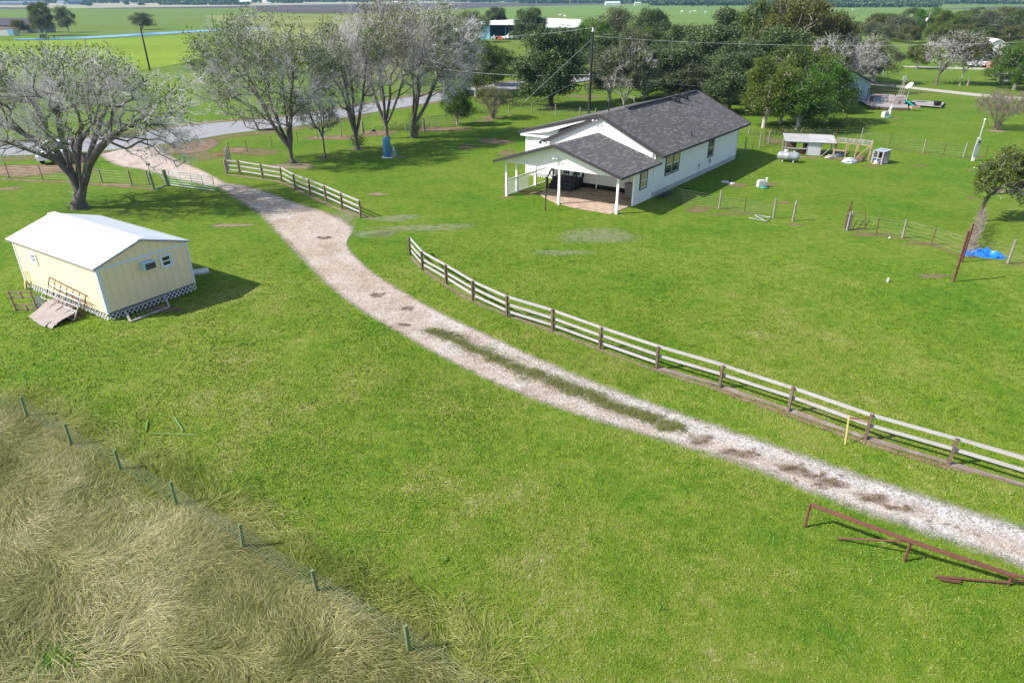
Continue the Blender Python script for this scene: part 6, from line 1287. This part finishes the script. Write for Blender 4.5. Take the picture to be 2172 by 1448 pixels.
def leaf_quads(C_, size, r, up_bias=.3, aspect=.6):
    n = len(C_); N_ = nrmz(r.normal(0, 1, (n, 3)) + np.array([0, 0, up_bias])); X_ = nrmz(np.cross(N_, r.normal(0, 1, (n, 3)))); Y_ = np.cross(N_, X_); s = (size * r.uniform(.6, 1.4, n))[:, None]
    return np.stack([C_ - X_ * s, C_ + Y_ * s * aspect, C_ + X_ * s, C_ - Y_ * s * aspect], 1).reshape(-1, 3)
def crown_points(lobes, n, r, shell=.0, zmin=None):
    vols = np.array([l[3] * l[4] * l[5] for l in lobes]); cnt = (n * vols / vols.sum()).astype(int) + 1; out = []
    for l, c in zip(lobes, cnt):
        d = nrmz(r.normal(0, 1, (c, 3))); q = (shell ** 3 + (1 - shell ** 3) * r.random(c)) ** (1 / 3); out.append(np.array(l[:3]) + d * q[:, None] * np.array(l[3:6]))
    P = np.concatenate(out); return P[P[:, 2] > (zmin or .5)]
def make_tree(name, label, cat, base, lobes, stems=(), n=500, trunk_r=.3, tip=.012, twigs=5, twig_len=.7, twig_r=.008, leaves=3.0, leaf=.06, thr=0.0, cl_s=.8, bmat=None, tmat=None, lmat=None, seed=1, bf=.35, droop=0.0, zmin=None, group=None, extra=None, expo=.45, min_thick=0):
    """stems: polylines (relative) of the main limbs; lobes: ellipsoids (relative) of the crown"""
    r = np.random.default_rng(seed); tg = crown_points(lobes, n, r, .15, zmin); P, par = grow(tg, [np.array(s, float) for s in stems], bf, r=r); m = len(P)
    A = np.ones(m); kids = np.zeros(m, int)
    for i in range(m - 1, 0, -1): kids[par[i]] += 1
    A[kids > 0] = 0.0
    for i in range(m - 1, 0, -1): A[par[i]] += A[i]
    A = np.maximum(A, 1); R = tip * (A ** expo); R *= 1; sc = trunk_r / R[0]; w = np.clip(np.log(A) / math.log(A[0] + 1), 0, 1); R = R * (1 + (sc - 1) * w)
    z = P[:, 2]; R *= 1 + .14 * np.exp(-np.maximum(z, 0) / .25) * (np.linalg.norm(P[:, :2], axis=1) < trunk_r * 2)
    i = np.arange(1, m); p = par[1:]; ra = np.minimum(R[p], R[i] * 1.7 + .01); ra = np.where(A[p] - A[i] < A[p] * .35, R[p], ra); parts = []
    big = R[i] > .10; mid = (~big) & (R[i] > .03); sm = ~(big | mid)
    for msk, k in ((big, 10), (mid, 5), (sm, 3)):
        if msk.any(): parts.append(tubes_np(P[p][msk], P[i][msk], ra[msk], R[i][msk], k))
    V, Fc = merge(parts)
    root = thing(name, label, cat, base, group); base = V3(base if len(base) == 3 else (*base, 0))
    trunk = fast_mesh('trunk', V, Fc, bmat or B_grey, parent=root, smooth=True)
    # twigs and leaves
    thin = np.where(A[i] <= 5)[0]; idx = np.repeat(i[thin], twigs); pi = par[idx]; f = r.random(len(idx))[:, None]; st = P[pi] * (1 - f) + P[idx] * f; segd = nrmz(P[idx] - P[pi])
    cc = np.array([np.mean([l[0] for l in lobes]), np.mean([l[1] for l in lobes]), max(.5, np.mean([l[2] for l in lobes]) - 1.5)]); out = nrmz(st - cc)
    d = nrmz(segd * .45 + out * .5 + r.normal(0, .45, (len(idx), 3)) + np.array([0, 0, .15 - droop])); Lw = twig_len * r.uniform(.4, 1.2, len(idx))[:, None]
    p1 = st + d * Lw * .5; d2 = nrmz(d + r.normal(0, .28, d.shape) + np.array([0, 0, .05 - droop])); p2 = p1 + d2 * Lw * .5; d3 = nrmz(d + r.normal(0, .6, d.shape)); p3 = p1 + d3 * Lw * .38
    tr = np.full(len(st), twig_r); parts = [tubes_np(st, p1, tr, tr * .8, 3), tubes_np(p1, p2, tr * .8, tr * .4, 3), tubes_np(p1, p3, tr * .7, tr * .35, 3)]; V, Fc = merge(parts); nt_ = len(Fc); mi = np.zeros(nt_, int); tint = r.random(nt_)
    nl = int(len(p2) * leaves * 4.2)
    if nl > 0:
        src = np.concatenate([p2, p1, p3]); pick = r.integers(0, len(src), nl); Cc = src[pick] + r.normal(0, twig_len * .14, (nl, 3)); cv = clump(Cc, cl_s, seed + 5); hz_ = (Cc[:, 2] - Cc[:, 2].mean()) / (Cc[:, 2].std() + .1); Cc = Cc[(cv + .42 * hz_ + r.normal(0, .15, nl)) > thr + .25]
        if extra is not None: Cc = np.concatenate([Cc, extra(r)])
        LV = leaf_quads(Cc, leaf, r); LF = np.arange(len(LV)).reshape(-1, 4) + len(V); V = np.concatenate([V, LV]); Fc = np.concatenate([Fc, LF]); mi = np.r_[mi, np.ones(len(LF), int)]
        tint = np.r_[tint, np.clip(.45 + .16 * clump(Cc, cl_s * 1.6, seed + 9) + r.normal(0, .17, len(Cc)), 0, 1)]
    fast_mesh('crown', V, Fc, [tmat or B_twig, lmat or L_elm], parent=root, tint=tint, mi=mi)
    return root

def rel(base, pts, Y0=None):
    """pixel polyline with depth offsets -> points relative to the base"""
    return [atY(x, y, base[1] + dy) - base for (x, y, dy) in pts]
# --- the big bare tree at left
b1 = G(170, 442)
g1 = [rel(b1, s) for s in (
    [(168, 405, 0), (150, 372, -.1), (120, 340, -.3), (80, 302, -.8), (30, 272, -1.2), (-10, 262, -1.5)],
    [(166, 410, 0), (150, 370, .3), (118, 318, .6), (92, 262, 1.0), (70, 215, 1.3), (52, 178, 1.5)],
    [(170, 405, 0), (148, 352, .2), (130, 290, .0), (122, 240, -.4), (105, 205, -.8), (120, 160, -1.0)],
    [(172, 400, .2), (165, 340, .8), (170, 300, 1.3), (200, 262, 1.9), (212, 215, 2.4), (250, 170, 3.0)],
    [(176, 400, 0), (190, 350, -.2), (214, 312, -.4), (258, 276, -.7), (300, 252, -.9), (325, 240, -1.0), (360, 240, -1.3), (400, 262, -1.6), (425, 300, -1.9)],
    [(174, 398, .3), (186, 340, 1.0), (205, 285, 1.6), (228, 225, 2.0), (262, 190, 2.3), (300, 160, 2.5)],
    [(172, 400, -.3), (166, 350, -1.3), (152, 310, -2.2), (170, 270, -3.2), (160, 220, -3.8)],
    [(300, 252, -.9), (340, 215, -.4), (385, 185, .2), (420, 170, .8)],
    [(120, 340, -.3), (60, 318, -1.4), (10, 300, -2.4)])]
make_tree('tree', 'huge mostly bare grey tree with a thick forked trunk beside the cream shed', 'tree', b1,
          [(0, 0, 7.4, 6.6, 5.5, 3.2), (-4.6, -.3, 6.6, 3.4, 4, 3.0), (6.4, .3, 6.6, 3.4, 3.8, 2.8), (1, 1, 8.8, 5.2, 4.4, 2.0), (8.6, -.8, 5.2, 2.0, 2.2, 2.0), (7.6, -1.0, 3.8, 1.6, 1.6, 1.2)],
          [[(0, 0, .1), (0, 0, .22), (0, 0, .4), (.0, 0, .55), (.0, 0, .7)]] + [[(0, 0, .45)] + g if i < 7 else g for i, g in enumerate(g1)], n=1250, trunk_r=.56, tip=.013, twigs=7, twig_len=1.1, twig_r=.011, leaves=.75, leaf=.08, thr=.15, cl_s=1.1, seed=3, zmin=2.9, droop=.02, lmat=L_elm, bmat=B_grey, expo=.40)
# hanging spray of fine twigs on its right side is part of the same crown lobes (low right lobe above)

def forked(label, px, py, ytop, wpx, xoff, k, seed, trunk_r, n=800, lmat=None, leaves=1.6, thr=.0, name='tree', fork=.10, low=.32, leaf=.06, twigs=7, bmat=None, lean=0.0, tmat=None, twig_len=.85, depth=.8, group=None, spread=.55, twig_r=.008):
    """vase shaped tree: k stems leaving a short trunk; crown xoff = pixel shift of the crown centre"""
    b = G(px, py); h_ = hgt(px, py, ytop); sc = abs(G(px + 1, py)[0] - G(px, py)[0]); rx = wpx * sc / 2 ; ox = xoff * sc + lean; r = random.Random(seed); stems = []
    for i in range(k):
        a = 6.283 * i / k + r.uniform(-.4, .4); q = spread * r.uniform(.7, 1.1); ex = ox + rx * q * math.cos(a); ey = rx * depth * q * math.sin(a); zt = h_ * r.uniform(.6, .82)
        stems.append([(0, 0, .12), (0, 0, .3), (0, 0, h_ * fork), (ex * .22 + ox * .05, ey * .22, h_ * (fork + .14)), (ex * .5, ey * .5, h_ * .46), (ex * .82 + r.uniform(-.3, .3), ey * .8, zt * .84), (ex, ey, zt)])
    zc = h_ * (1 + low) / 2; rz_ = h_ * (1 - low) / 2
    lobes = [(ox, 0, zc, rx * .92, rx * depth * .9, rz_)] + [(ox + rx * .55 * math.cos(t), rx * .5 * depth * math.sin(t), zc + rz_ * r.uniform(-.15, .35), rx * .5, rx * .45, rz_ * .6) for t in (r.uniform(0, 1), 1.8, 3.2, 4.7)]
    return make_tree(name, label, 'tree' if name != 'shrub' else 'shrub', b, lobes, stems, n=n, trunk_r=trunk_r, twigs=twigs, twig_len=twig_len, leaves=leaves, leaf=leaf * 1.3, thr=thr, cl_s=1.15, bmat=bmat or B_grey, lmat=lmat or L_elm, seed=seed, tmat=tmat, group=group, twig_r=twig_r)
forked('tall forked tree with grey green crown just right of the close row of posts', 620, 346, 22, 310, -40, 6, 21, .36, 1150, L_elm, 1.4, -.1, twig_r=.0095, leaf=.06, twig_len=.95, low=.22)
forked('small slim tree with thin bare branches right of the big forked trunk', 690, 335, 190, 100, -5, 5, 22, .15, 220, L_gry, 1.2, .2, low=.35, fork=.3)
forked('forked tree with short stout base left of the blue tank', 757, 317, 38, 170, 0, 4, 23, .30, 760, L_elm, 1.3, 0, twig_r=.0095, low=.26, twig_len=.95)
forked('tallest two trunked tree directly behind the blue tank', 821, 294, -6, 250, 10, 4, 24, .32, 1050, L_brn, 1.1, .1, twig_r=.0095, low=.26, spread=.6, twig_len=1.0)
forked('leaning pale branched tree with leafy stump right of the blue tank', 875, 293, -2, 210, 60, 4, 25, .30, 850, L_elm, 1.0, .1, twig_r=.011, low=.28, tmat=B_twig, twig_len=1.1)

def oak_mesh(seed, n_leaf=17000, leaf=.15, lm=None, open_=0.0, wx=1.0, tall=1.0, hl=1.15):
    """dense broad crown, unit-ish size: 10 m tall, 10 m wide; returns the thing (first instance)"""
    r = np.random.default_rng(seed); lobes = []
    for i in range(52):
        a = r.uniform(0, 6.283); q = r.uniform(.15, 1) ** .6; z = r.uniform(2.2, 8.9); env = math.sqrt(max(.05, 1 - ((z - 4.6) / 5.0) ** 2)); R_ = 3.7 * env * q * wx * r.uniform(.85, 1.22)
        s = r.uniform(.65, 1.45); lobes.append((R_ * math.cos(a), R_ * math.sin(a), z * tall, s * 1.15, s * 1.15, s * .85))
    Cs = []
    for l in lobes:
        c = int(n_leaf / len(lobes)); d = nrmz(r.normal(0, 1, (c, 3)) + np.array([0, 0, .35])); q = r.uniform(.3, 1.1, c) ** .7; P = np.array(l[:3]) + d * q[:, None] * np.array(l[3:]) + r.normal(0, .22, (c, 3)); Cs.append(P)
    Cc = np.concatenate(Cs); 
    if open_: Cc = Cc[clump(Cc, 1.6, seed) + r.normal(0, .2, len(Cc)) > -1.2 + open_]
    return r, lobes, Cc
PROTO = {}
def proto(kind, seed, lm, bm_, leafy=17000, leaf=.16, open_=0.0, wx=1.0, tall=1.0, tw=B_twig, trunk_r=.30, ntw=140, twig_r=.02):
    r, lobes, Cc = oak_mesh(seed, leafy, leaf, lm, open_, wx, tall); root = thing('tree', 'x', 'tree', (0, 0, 0)); tg = crown_points(lobes, ntw, r, 0, 1.6)
    st = [[(0, 0, 1.4), (math.cos(a) * 1.0, math.sin(a) * 1.0, 3.2), (math.cos(a) * 2.0, math.sin(a) * 2.0, 5.2 * tall)] for a in r.uniform(0, 6.28, 4)]; P, par = grow(tg, [np.array(s) for s in st], .3, seg=1.1, r=r); m = len(P); A = np.ones(m)
    for i in range(m - 1, 0, -1): A[par[i]] += A[i]
    R = .018 * A ** .5; R *= trunk_r / R[0]; R = np.maximum(R, twig_r); i = np.arange(1, m); p = par[1:]; parts = []; big = R[i] > .09
    for msk, k in ((big, 8), (~big, 4)): parts.append(tubes_np(P[p][msk], P[i][msk], np.minimum(R[p], R[i] * 1.3)[msk], R[i][msk], k))
    V, Fc = merge(parts); fast_mesh('trunk', V, Fc, bm_, parent=root, smooth=True)
    V = leaf_quads(Cc, leaf, r, .2, .7); tint = np.clip(.42 + .20 * clump(Cc, 1.5, seed + 3) + r.normal(0, .20, len(Cc)), 0, 1); fast_mesh('crown', V, np.arange(len(V)).reshape(-1, 4), lm, parent=root, tint=tint)
    PROTO[kind] = root; root['used'] = 0; return root
proto('oak0', 101, L_oak, B_dark, 30000, .125); proto('oak1', 102, L_oak, B_dark, 30000, .125, wx=1.15); proto('gry0', 103, L_gry, B_pale, 19000, .115, .6, ntw=700, twig_r=.016); proto('brn0', 104, L_brn, B_pale, 24000, .115, .5, ntw=500, twig_r=.015)
proto('grn0', 105, L_grn, B_pale, 26000, .115, .55, ntw=500, twig_r=.015); proto('yel0', 106, L_yel, B_pale, 26000, .115, .6, ntw=500, twig_r=.015); proto('elm0', 107, L_elm, B_pale, 22000, .115, .6, ntw=600, twig_r=.015)
def put(kind, label, px, py, ytop, wpx, rz=None, xoff=0, group=None):
    b = G(px, py); h_ = hgt(px, py, ytop); sc = abs(G(px + 1, py)[0] - G(px, py)[0]); wx = wpx * sc / 10.4; src = PROTO[kind]; rz = rz if rz is not None else random.Random(int(px * 7 + py)).uniform(0, 6.28)
    if not src['used']: src['used'] = 1; o = src; o.location = b; o.rotation_euler = (0, 0, rz); o.scale = (wx, wx, h_ / 9.7)
    else: o = copy_thing(src, b, rz, (wx, wx, h_ / 9.7))
    tag(o, label, 'tree', group); return o
put('oak0', 'dark round oak with a straight black trunk standing left of the black pole', 1168, 228, 62, 185)
put('gry0', 'grey green crown just right of the black pole behind the pale tree', 1292, 216, 104, 110)
put('elm0', 'olive crown between the pale branched tree and the ridge vents', 1366, 212, 118, 120)
put('gry0', 'soft grey crown in front of the oaks above the roof ridge', 1440, 220, 128, 120)
put('elm0', 'loose olive tree by the road left of the dark round oak', 1048, 182, 96, 115)
put('gry0', 'thin grey green tree across the road below the blue barn', 985, 196, 84, 120)
put('grn0', 'small round leafy tree by the thin pipe gate', 970, 266, 170, 85)
put('elm0', 'loose green tree between the pipe gate and the vase shaped shrub', 1010, 205, 78, 130)
put('elm0', 'open green crowned tree behind the small round leafy tree', 945, 200, 55, 130)
forked('pale branched half bare tree between the black pole and the house roof', 1322, 234, 88, 130, 5, 4, 31, .22, 420, L_gry, 2.6, -.3, bmat=B_pale, low=.15, leaf=.09, twigs=5, twig_r=.014)
put('oak1', 'dark evergreen oak directly behind the left part of the house ridge', 1418, 214, 92, 175)
put('oak0', 'broad dark oak behind the middle of the house ridge', 1500, 208, 58, 190)
put('oak1', 'broad dark oak behind the right end of the house ridge', 1575, 222, 80, 170)
put('gry0', 'grey green crown filling the gap right of the pale branched tree', 1372, 205, 96, 130)
put('oak0', 'dark oak between the pale branched tree and the road', 1290, 178, 72, 120)
put('gry0', 'grey loose crown behind the left oaks at the ridge', 1462, 190, 70, 120)
put('oak1', 'low dark oak just beyond the far corner of the house roof', 1545, 240, 110, 130)
put('oak0', 'dark oak behind the yellow green tree at the house corner', 1640, 220, 60, 170)
put('oak1', 'dark oak deep behind the bright green leafy tree', 1715, 215, 75, 150)
put('elm0', 'olive crown under the tallest bronze tree', 1665, 235, 90, 140)
put('oak0', 'tall dark oak rising behind the oaks at the house ridge', 1545, 165, 22, 170)
put('oak1', 'dark oak left of the tallest bronze crown', 1455, 172, 52, 150)
put('gry0', 'grey green loose crown above the pale branched tree', 1345, 170, 58, 140)
put('grn0', 'bright green topped tree near the black pole top', 1255, 150, 40, 110)
put('gry0', 'grey brown crown just left of the rounded oak top', 1300, 122, 14, 110)
put('oak1', 'rounded dark oak top against the pale pasture', 1375, 130, 18, 95)
put('elm0', 'olive crown beneath the rounded oak top', 1380, 168, 60, 110)
put('oak0', 'dark clipped oak in front of the white barn roofs', 1122, 96, 19, 92)
put('oak1', 'dark tree behind the left end of the blue barn', 1052, 70, 15, 55)
put('oak0', 'dark oak with low crown under the barn roofs', 1205, 150, 62, 120)
put('gry0', 'grey brown crown left of the blue barn', 1005, 90, 22, 90)
put('brn0', 'tallest bronze green tree reaching the top edge of the scene', 1660, 196, -7, 210)
put('elm0', 'tall olive tree left of the tallest bronze crown', 1600, 180, -2, 150)
put('brn0', 'bronze brown crown sloping down right of the tallest tree', 1735, 190, 22, 150)
put('gry0', 'grey green crown behind the leaning bare trees', 1790, 170, 70, 120)
put('yel0', 'yellow green leafy tree with leaning pale trunk behind the house corner', 1619, 272, 118, 160)
put('yel0', 'yellow green tree in front of the bronze crown', 1700, 230, 95, 150)
put('grn0', 'bright green leafy tree with pale leaning trunks behind the coop', 1690, 278, 150, 150)
put('elm0', 'loose olive tree between the two yellow green trees behind the coop', 1655, 262, 140, 120)
put('grn0', 'dense green shrubby tree left of the teal house', 1748, 262, 128, 130)
put('grn0', 'low green tree in front of the teal house wall', 1788, 240, 182, 62)
put('brn0', 'rust tinted crown above the teal house', 1752, 205, 108, 95)
put('gry0', 'grey crowned tree overhanging the teal house roof', 1850, 178, 82, 130)
forked('pale bare branched tree leaning left beside the teal house roof', 1775, 200, 66, 120, 30, 4, 33, .2, 380, L_gry, .8, .3, bmat=B_pale, low=.2, leaf=.08, twigs=5, twig_r=.014)
forked('pale bare limbed tree among the green crowns behind the coop', 1740, 225, 72, 100, 0, 4, 36, .18, 260, L_gry, 1.0, .2, bmat=B_pale, low=.2, leaf=.08, twigs=5, twig_r=.014)
forked('grey half bare tree with leaning trunk beside the lane', 1986, 180, 62, 130, 20, 4, 34, .30, 420, L_gry, 1.2, .1, bmat=B_grey, low=.3, leaf=.09, twigs=6, twig_r=.016, fork=.2)
forked('smaller grey brown tree with pale trunk right of the leaning one', 2036, 181, 82, 100, 12, 4, 35, .2, 320, L_brn, 2.2, -.3, bmat=B_pale, low=.35, leaf=.10, twigs=5, twig_r=.016, fork=.25)
put('yel0', 'small golden tree beside the lane left of the leaning grey tree', 1944, 146, 88, 60)
put('grn0', 'leafy tree overhanging the right edge above the pale box', 2150, 190, 92, 120)
put('brn0', 'brownish shrubby tree between the brick annex and the pale box', 2118, 172, 128, 80)
put('elm0', 'olive tree partly hiding the white gabled house', 2152, 140, 84, 90)
put('oak0', 'dark low tree behind the lane truck', 2050, 138, 78, 90)
# the windrow of mixed trees along the far lane
wr_ = [(1862, 78, 28, 90, 'brn0', 'brown grey crown at the left end of the far windrow'), (1905, 84, 30, 90, 'gry0', 'grey green crown second in the far windrow'), (1930, 60, 16, 70, 'elm0', 'dark olive crown behind the start of the windrow'), (1962, 80, 17, 95, 'grn0', 'fresh green crown around the transformer pole'), (2002, 84, 22, 100, 'yel0', 'golden green crown right of the transformer pole'), (2045, 78, 18, 90, 'elm0', 'olive crown near the middle of the far windrow'), (2085, 84, 20, 100, 'gry0', 'grey crown above the white gabled house'), (2125, 78, 15, 90, 'brn0', 'brown tinted crown at the right of the windrow'), (2165, 82, 16, 110, 'elm0', 'olive crown at the right edge of the windrow'), (1985, 98, 50, 70, 'yel0', 'golden bush like crown low in the windrow'), (2030, 98, 52, 80, 'brn0', 'bronze crown low in the windrow behind the leaning tree'), (2075, 100, 56, 80, 'elm0', 'low olive crown left of the white gable'), (1885, 88, 50, 70, 'gry0', 'low grey bush left of the thin wire'), (1845, 84, 45, 70, 'gry0', 'low brown grey bush near the pasture edge'), (2150, 102, 55, 100, 'brn0', 'low bronze crown at the right edge'), (1925, 92, 55, 60, 'brn0', 'low bronze bush below the transformer pole'), (2200, 95, 30, 100, 'gry0', 'grey crown leaving the right edge'), (1815, 70, 45, 60, 'gry0', 'small grey bush at the edge of the bright pasture')]
for px, py, yt, w, k, lab in wr_: put(k, lab, px, py, yt, w, group='windrow of mixed trees')
# trees at the far left
put('brn0', 'tall bronze tree beside the ranch house', 98, 76, 4, 62); put('gry0', 'slim grey tree right of the tall bronze tree', 146, 69, 12, 50); put('gry0', 'flat topped grey tree behind the leaning black pole', 302, 63, 26, 62); put('brn0', 'small brown tree in front of the ranch house', 42, 71, 42, 44)
put('elm0', 'rounded bush at the water edge near the ranch house', 92, 84, 72, 18)
for px, py, yt, w, lab in ((190, 14, 5, 16, 'tiny dark tree on the left horizon field'), (270, 11.5, 5, 12, 'tiny round tree left of the horizon hedge'), (300, 12.5, 6, 16, 'small dark tree near the horizon track'), (175, 12, 6, 10, 'little tree beside the navy house'), (1287, 11, 1, 14, 'lone small tree left of the long pale barn'), (1010, 5.5, -3, 40, 'dark tree clump left of the pale blue roofs'), (1190, 7, -1, 30, 'dark trees right of the far white building'), (2080, 22, 15, 20, 'small tree on the tilled field edge')):
    put('oak1', lab, px, py, yt, w)
# vase shaped shrubs
def vase(label, px, py, ytop, wpx, seed, lm, leaves, thr, n=260):
    b = G(px, py); h_ = hgt(px, py, ytop); sc = abs(G(px + 1, py)[0] - G(px, py)[0]); rx = wpx * sc / 2; r = random.Random(seed); st = []
    for i in range(26): a = r.uniform(0, 6.28); q = r.uniform(.2, .85); st.append([(math.cos(a) * .1, math.sin(a) * .1, .02), (math.cos(a) * rx * q * .4, math.sin(a) * rx * q * .4, h_ * .38), (math.cos(a) * rx * q * .85, math.sin(a) * rx * q * .85, h_ * .75)])
    return make_tree('shrub', label, 'shrub', b, [(0, 0, h_ * .68, rx * .95, rx * .9, h_ * .33)], st, n=n, trunk_r=.09, tip=.012, twigs=8, twig_len=.6, twig_r=.009, leaves=leaves, leaf=.05, thr=thr, bmat=B_brown, tmat=B_brown, lmat=lm, seed=seed, bf=.2)
vase('vase shaped brownish shrub with many stems left of the black pole', 1045, 252, 186, 84, 41, L_yel, 1.8, -.1)
vase('vase shaped bare grey brown shrub near the right edge beyond the meter post', 2112, 275, 194, 118, 42, L_brn, .9, .1, 330)
# leafy tree at the right edge and the vine grown fence trunk under it
b = G(2078, 470)
make_tree('tree', 'leafy tree with gnarled vine wrapped trunk at the right edge above the blue tarp', 'tree', b, [(1.5, .3, 3.2, 2.3, 1.8, 1.4), (.3, 0, 2.6, 1.3, 1.1, .9), (2.8, .3, 2.5, 1.9, 1.5, 1.2), (1.8, .6, 4.2, 1.3, 1.2, .8), (-.1, -.1, 1.8, .6, .5, .7)],
          [[(-.15, 0, .6), (-.08, 0, 1.3), (.15, 0, 1.9), (.9, .1, 2.4), (2.0, .2, 2.7)], [(-.05, 0, 1.1), (.1, .2, 2.2), (.8, .3, 3.2), (1.5, .3, 3.9)], [(1.4, .1, 2.4), (3.0, .3, 2.2), (4.2, .4, 2.5)]], n=420, trunk_r=.11, twigs=6, twig_len=.45, twig_r=.007, leaves=3.2, leaf=.06, thr=-2.2, lmat=L_yel, bmat=B_dark, seed=51, zmin=1.0)
rr = np.random.default_rng(61); q0, q1 = G(2078, 478), G(2050, 548); t = thing('vine_hedge', 'narrow tangle of bare brown vines running from the leafy tree to the rusty posts', 'vines', q0)
s = rr.random(900); A = q0 + (q1 - q0) * s[:, None] + np.c_[rr.normal(0, .12, 900), rr.normal(0, .1, 900), rr.uniform(0, 1.25, 900)]; B = A + nrmz(rr.normal(0, 1, (900, 3)) + np.array([0, 0, .3])) * rr.uniform(.15, .5, 900)[:, None]
V, Fc = tubes_np(A, B, np.full(900, .012), np.full(900, .006), 3); fast_mesh('stems', V, Fc, B_brown, parent=t, org=q0)
# ivy and leaf growth at the foot of two forked trees
for px, py, lab, h_ in ((761, 312, 'green leafy sprouts around the stout base left of the blue tank', 1.3), (884, 290, 'leafy sprouts hiding the stump right of the blue tank', 2.6)):
    p = G(px, py) + np.array([0, -.4, 0]); rr = np.random.default_rng(px); n = 1300; Cc = p + np.c_[rr.normal(0, .42, n), rr.normal(0, .25, n), rr.uniform(.1, 1, n) ** .8 * h_]
    t = thing('sprouts', lab, 'plant', p); LV = leaf_quads(Cc, .05, rr); fast_mesh('leaves', LV, np.arange(len(LV)).reshape(-1, 4), L_grn, parent=t, org=p, tint=rr.random(n))
    A = p + np.c_[rr.normal(0, .1, 60), rr.normal(0, .1, 60), np.zeros(60)]; B = A + np.c_[rr.normal(0, .4, 60), rr.normal(0, .2, 60), rr.uniform(.5, 1, 60) * h_]; V, Fc = tubes_np(A, B, np.full(60, .014), np.full(60, .006), 3); fast_mesh('stems', V, Fc, B_brown, parent=t, org=p)
# low brush by the road verge
V = []; T = []; rr = np.random.default_rng(71)
for (x, y, w_, n, hh) in ((270, 290, 60, 900, .5), (330, 268, 40, 500, .6), (860, 275, 90, 900, .6), (1010, 240, 60, 700, .8), (1110, 224, 90, 1500, .9), (1160, 214, 60, 700, .9), (1340, 236, 80, 1500, 1.0), (1480, 240, 160, 1200, .8), (1700, 285, 140, 2200, .7), (1790, 268, 80, 1500, 1.1), (2120, 160, 70, 900, 1.2), (1860, 165, 80, 500, .7), (2000, 176, 120, 500, .6), (2160, 235, 60, 700, 1.2), (700, 255, 120, 500, .4)):
    c_ = G(x, y); sc = abs(G(x + 1, y)[0] - c_[0]); V.append(np.c_[c_[0] + rr.normal(0, w_ * sc / 3, n), c_[1] + rr.normal(0, .8, n), np.abs(rr.normal(0, .5, n)) * hh])
Cc = np.concatenate(V); LV = leaf_quads(Cc, .075, rr); tag(fast_mesh('undergrowth', LV, np.arange(len(LV)).reshape(-1, 4), L_elm, tint=rr.random(len(Cc))), kind='stuff')
# the far wood closing the horizon (reads as one mass)
rr = np.random.default_rng(81); Cs = []; 
def wood(y_px, x0, x1, n, hm, seed, cover=1.0, thick=30):
    Y0 = G(1086, y_px)[1]; X0, X1 = G(x0, y_px)[0], G(x1, y_px)[0]; r = np.random.default_rng(seed); xs = r.uniform(X0, X1, n)
    keep = (np.sin(xs / 97. + seed) + np.sin(xs / 41. + 2 * seed)) * .5 + r.normal(0, .3, n) < cover * 2 - .7; xs = xs[keep]
    for x in xs:
        R_ = hm * r.uniform(.35, .75); k = 26; y = Y0 + r.uniform(0, thick); d = nrmz(r.normal(0, 1, (k, 3)) + np.array([0, -.3, .3])); Cs.append(np.array([x, y, hm * r.uniform(.4, .62)]) + d * np.array([R_ * 1.3, R_, hm * .42]) * r.uniform(.6, 1, (k, 1)))
wood(7.2, -250, 640, 420, 8, 1, 1.0); wood(3.5, -250, 2400, 900, 11, 2, 1.0, 80); wood(0.5, -250, 2400, 700, 13, 3, 1.2, 200); wood(-3.0, -300, 2500, 900, 20, 4, 1.5, 400)
wood(12.5, 1385, 1760, 420, 9, 5, 1.3); wood(9.5, 1480, 2300, 560, 10, 6, 1.2, 60); wood(16.5, 1750, 2000, 150, 7, 7, .8); wood(7.5, 1100, 1400, 160, 7, 8, .8); wood(11, 250, 520, 120, 4, 9, .5); wood(5.2, 640, 1100, 200, 8, 10, .5)
Cc = np.concatenate(Cs); sz = np.clip(Cc[:, 1] * .0016, .9, 4.5); n = len(Cc); N_ = nrmz(rr.normal(0, 1, (n, 3)) + np.array([0, -.4, .4])); X_ = nrmz(np.cross(N_, rr.normal(0, 1, (n, 3)))); Y_ = np.cross(N_, X_); s = (sz * rr.uniform(.6, 1.3, n))[:, None]
LV = np.stack([Cc - X_ * s, Cc + Y_ * s * .7, Cc + X_ * s, Cc - Y_ * s * .7], 1).reshape(-1, 3); tag(fast_mesh('woodland', LV, np.arange(len(LV)).reshape(-1, 4), L_oak, tint=np.clip(rr.normal(.45, .2, n), 0, 1)), kind='stuff')
for o in list(PROTO.values()):
    if 'used' in o: del o['used']
for o in bpy.data.objects:
    if 'used' in o.keys(): del o['used']

# ---------------------------------------------------------------- haze
hb = MB(); x0, x1, y0_, y1_, z0, z1 = -5200, 5200, -60, 7600, -1.2, 30
hb.idx([(x, y, z) for x in (x0, x1) for y in (y0_, y1_) for z in (z0, z1)], [(0, 1, 3, 2), (4, 6, 7, 5), (0, 4, 5, 1), (2, 3, 7, 6), (0, 2, 6, 4), (1, 5, 7, 3)])
mh = bpy.data.materials.new('haze_air'); mh.use_nodes = True; nt = mh.node_tree; nt.nodes.remove(nt.nodes['Principled BSDF']); pv = nt.nodes.new('ShaderNodeVolumePrincipled')
pv.inputs['Color'].default_value = (.36, .68, 1, 1); pv.inputs['Density'].default_value = .00011; pv.inputs['Anisotropy'].default_value = .2
nt.links.new(pv.outputs[0], nt.nodes['Material Output'].inputs['Volume'])
tag(hb.build('haze', mh), kind='stuff')
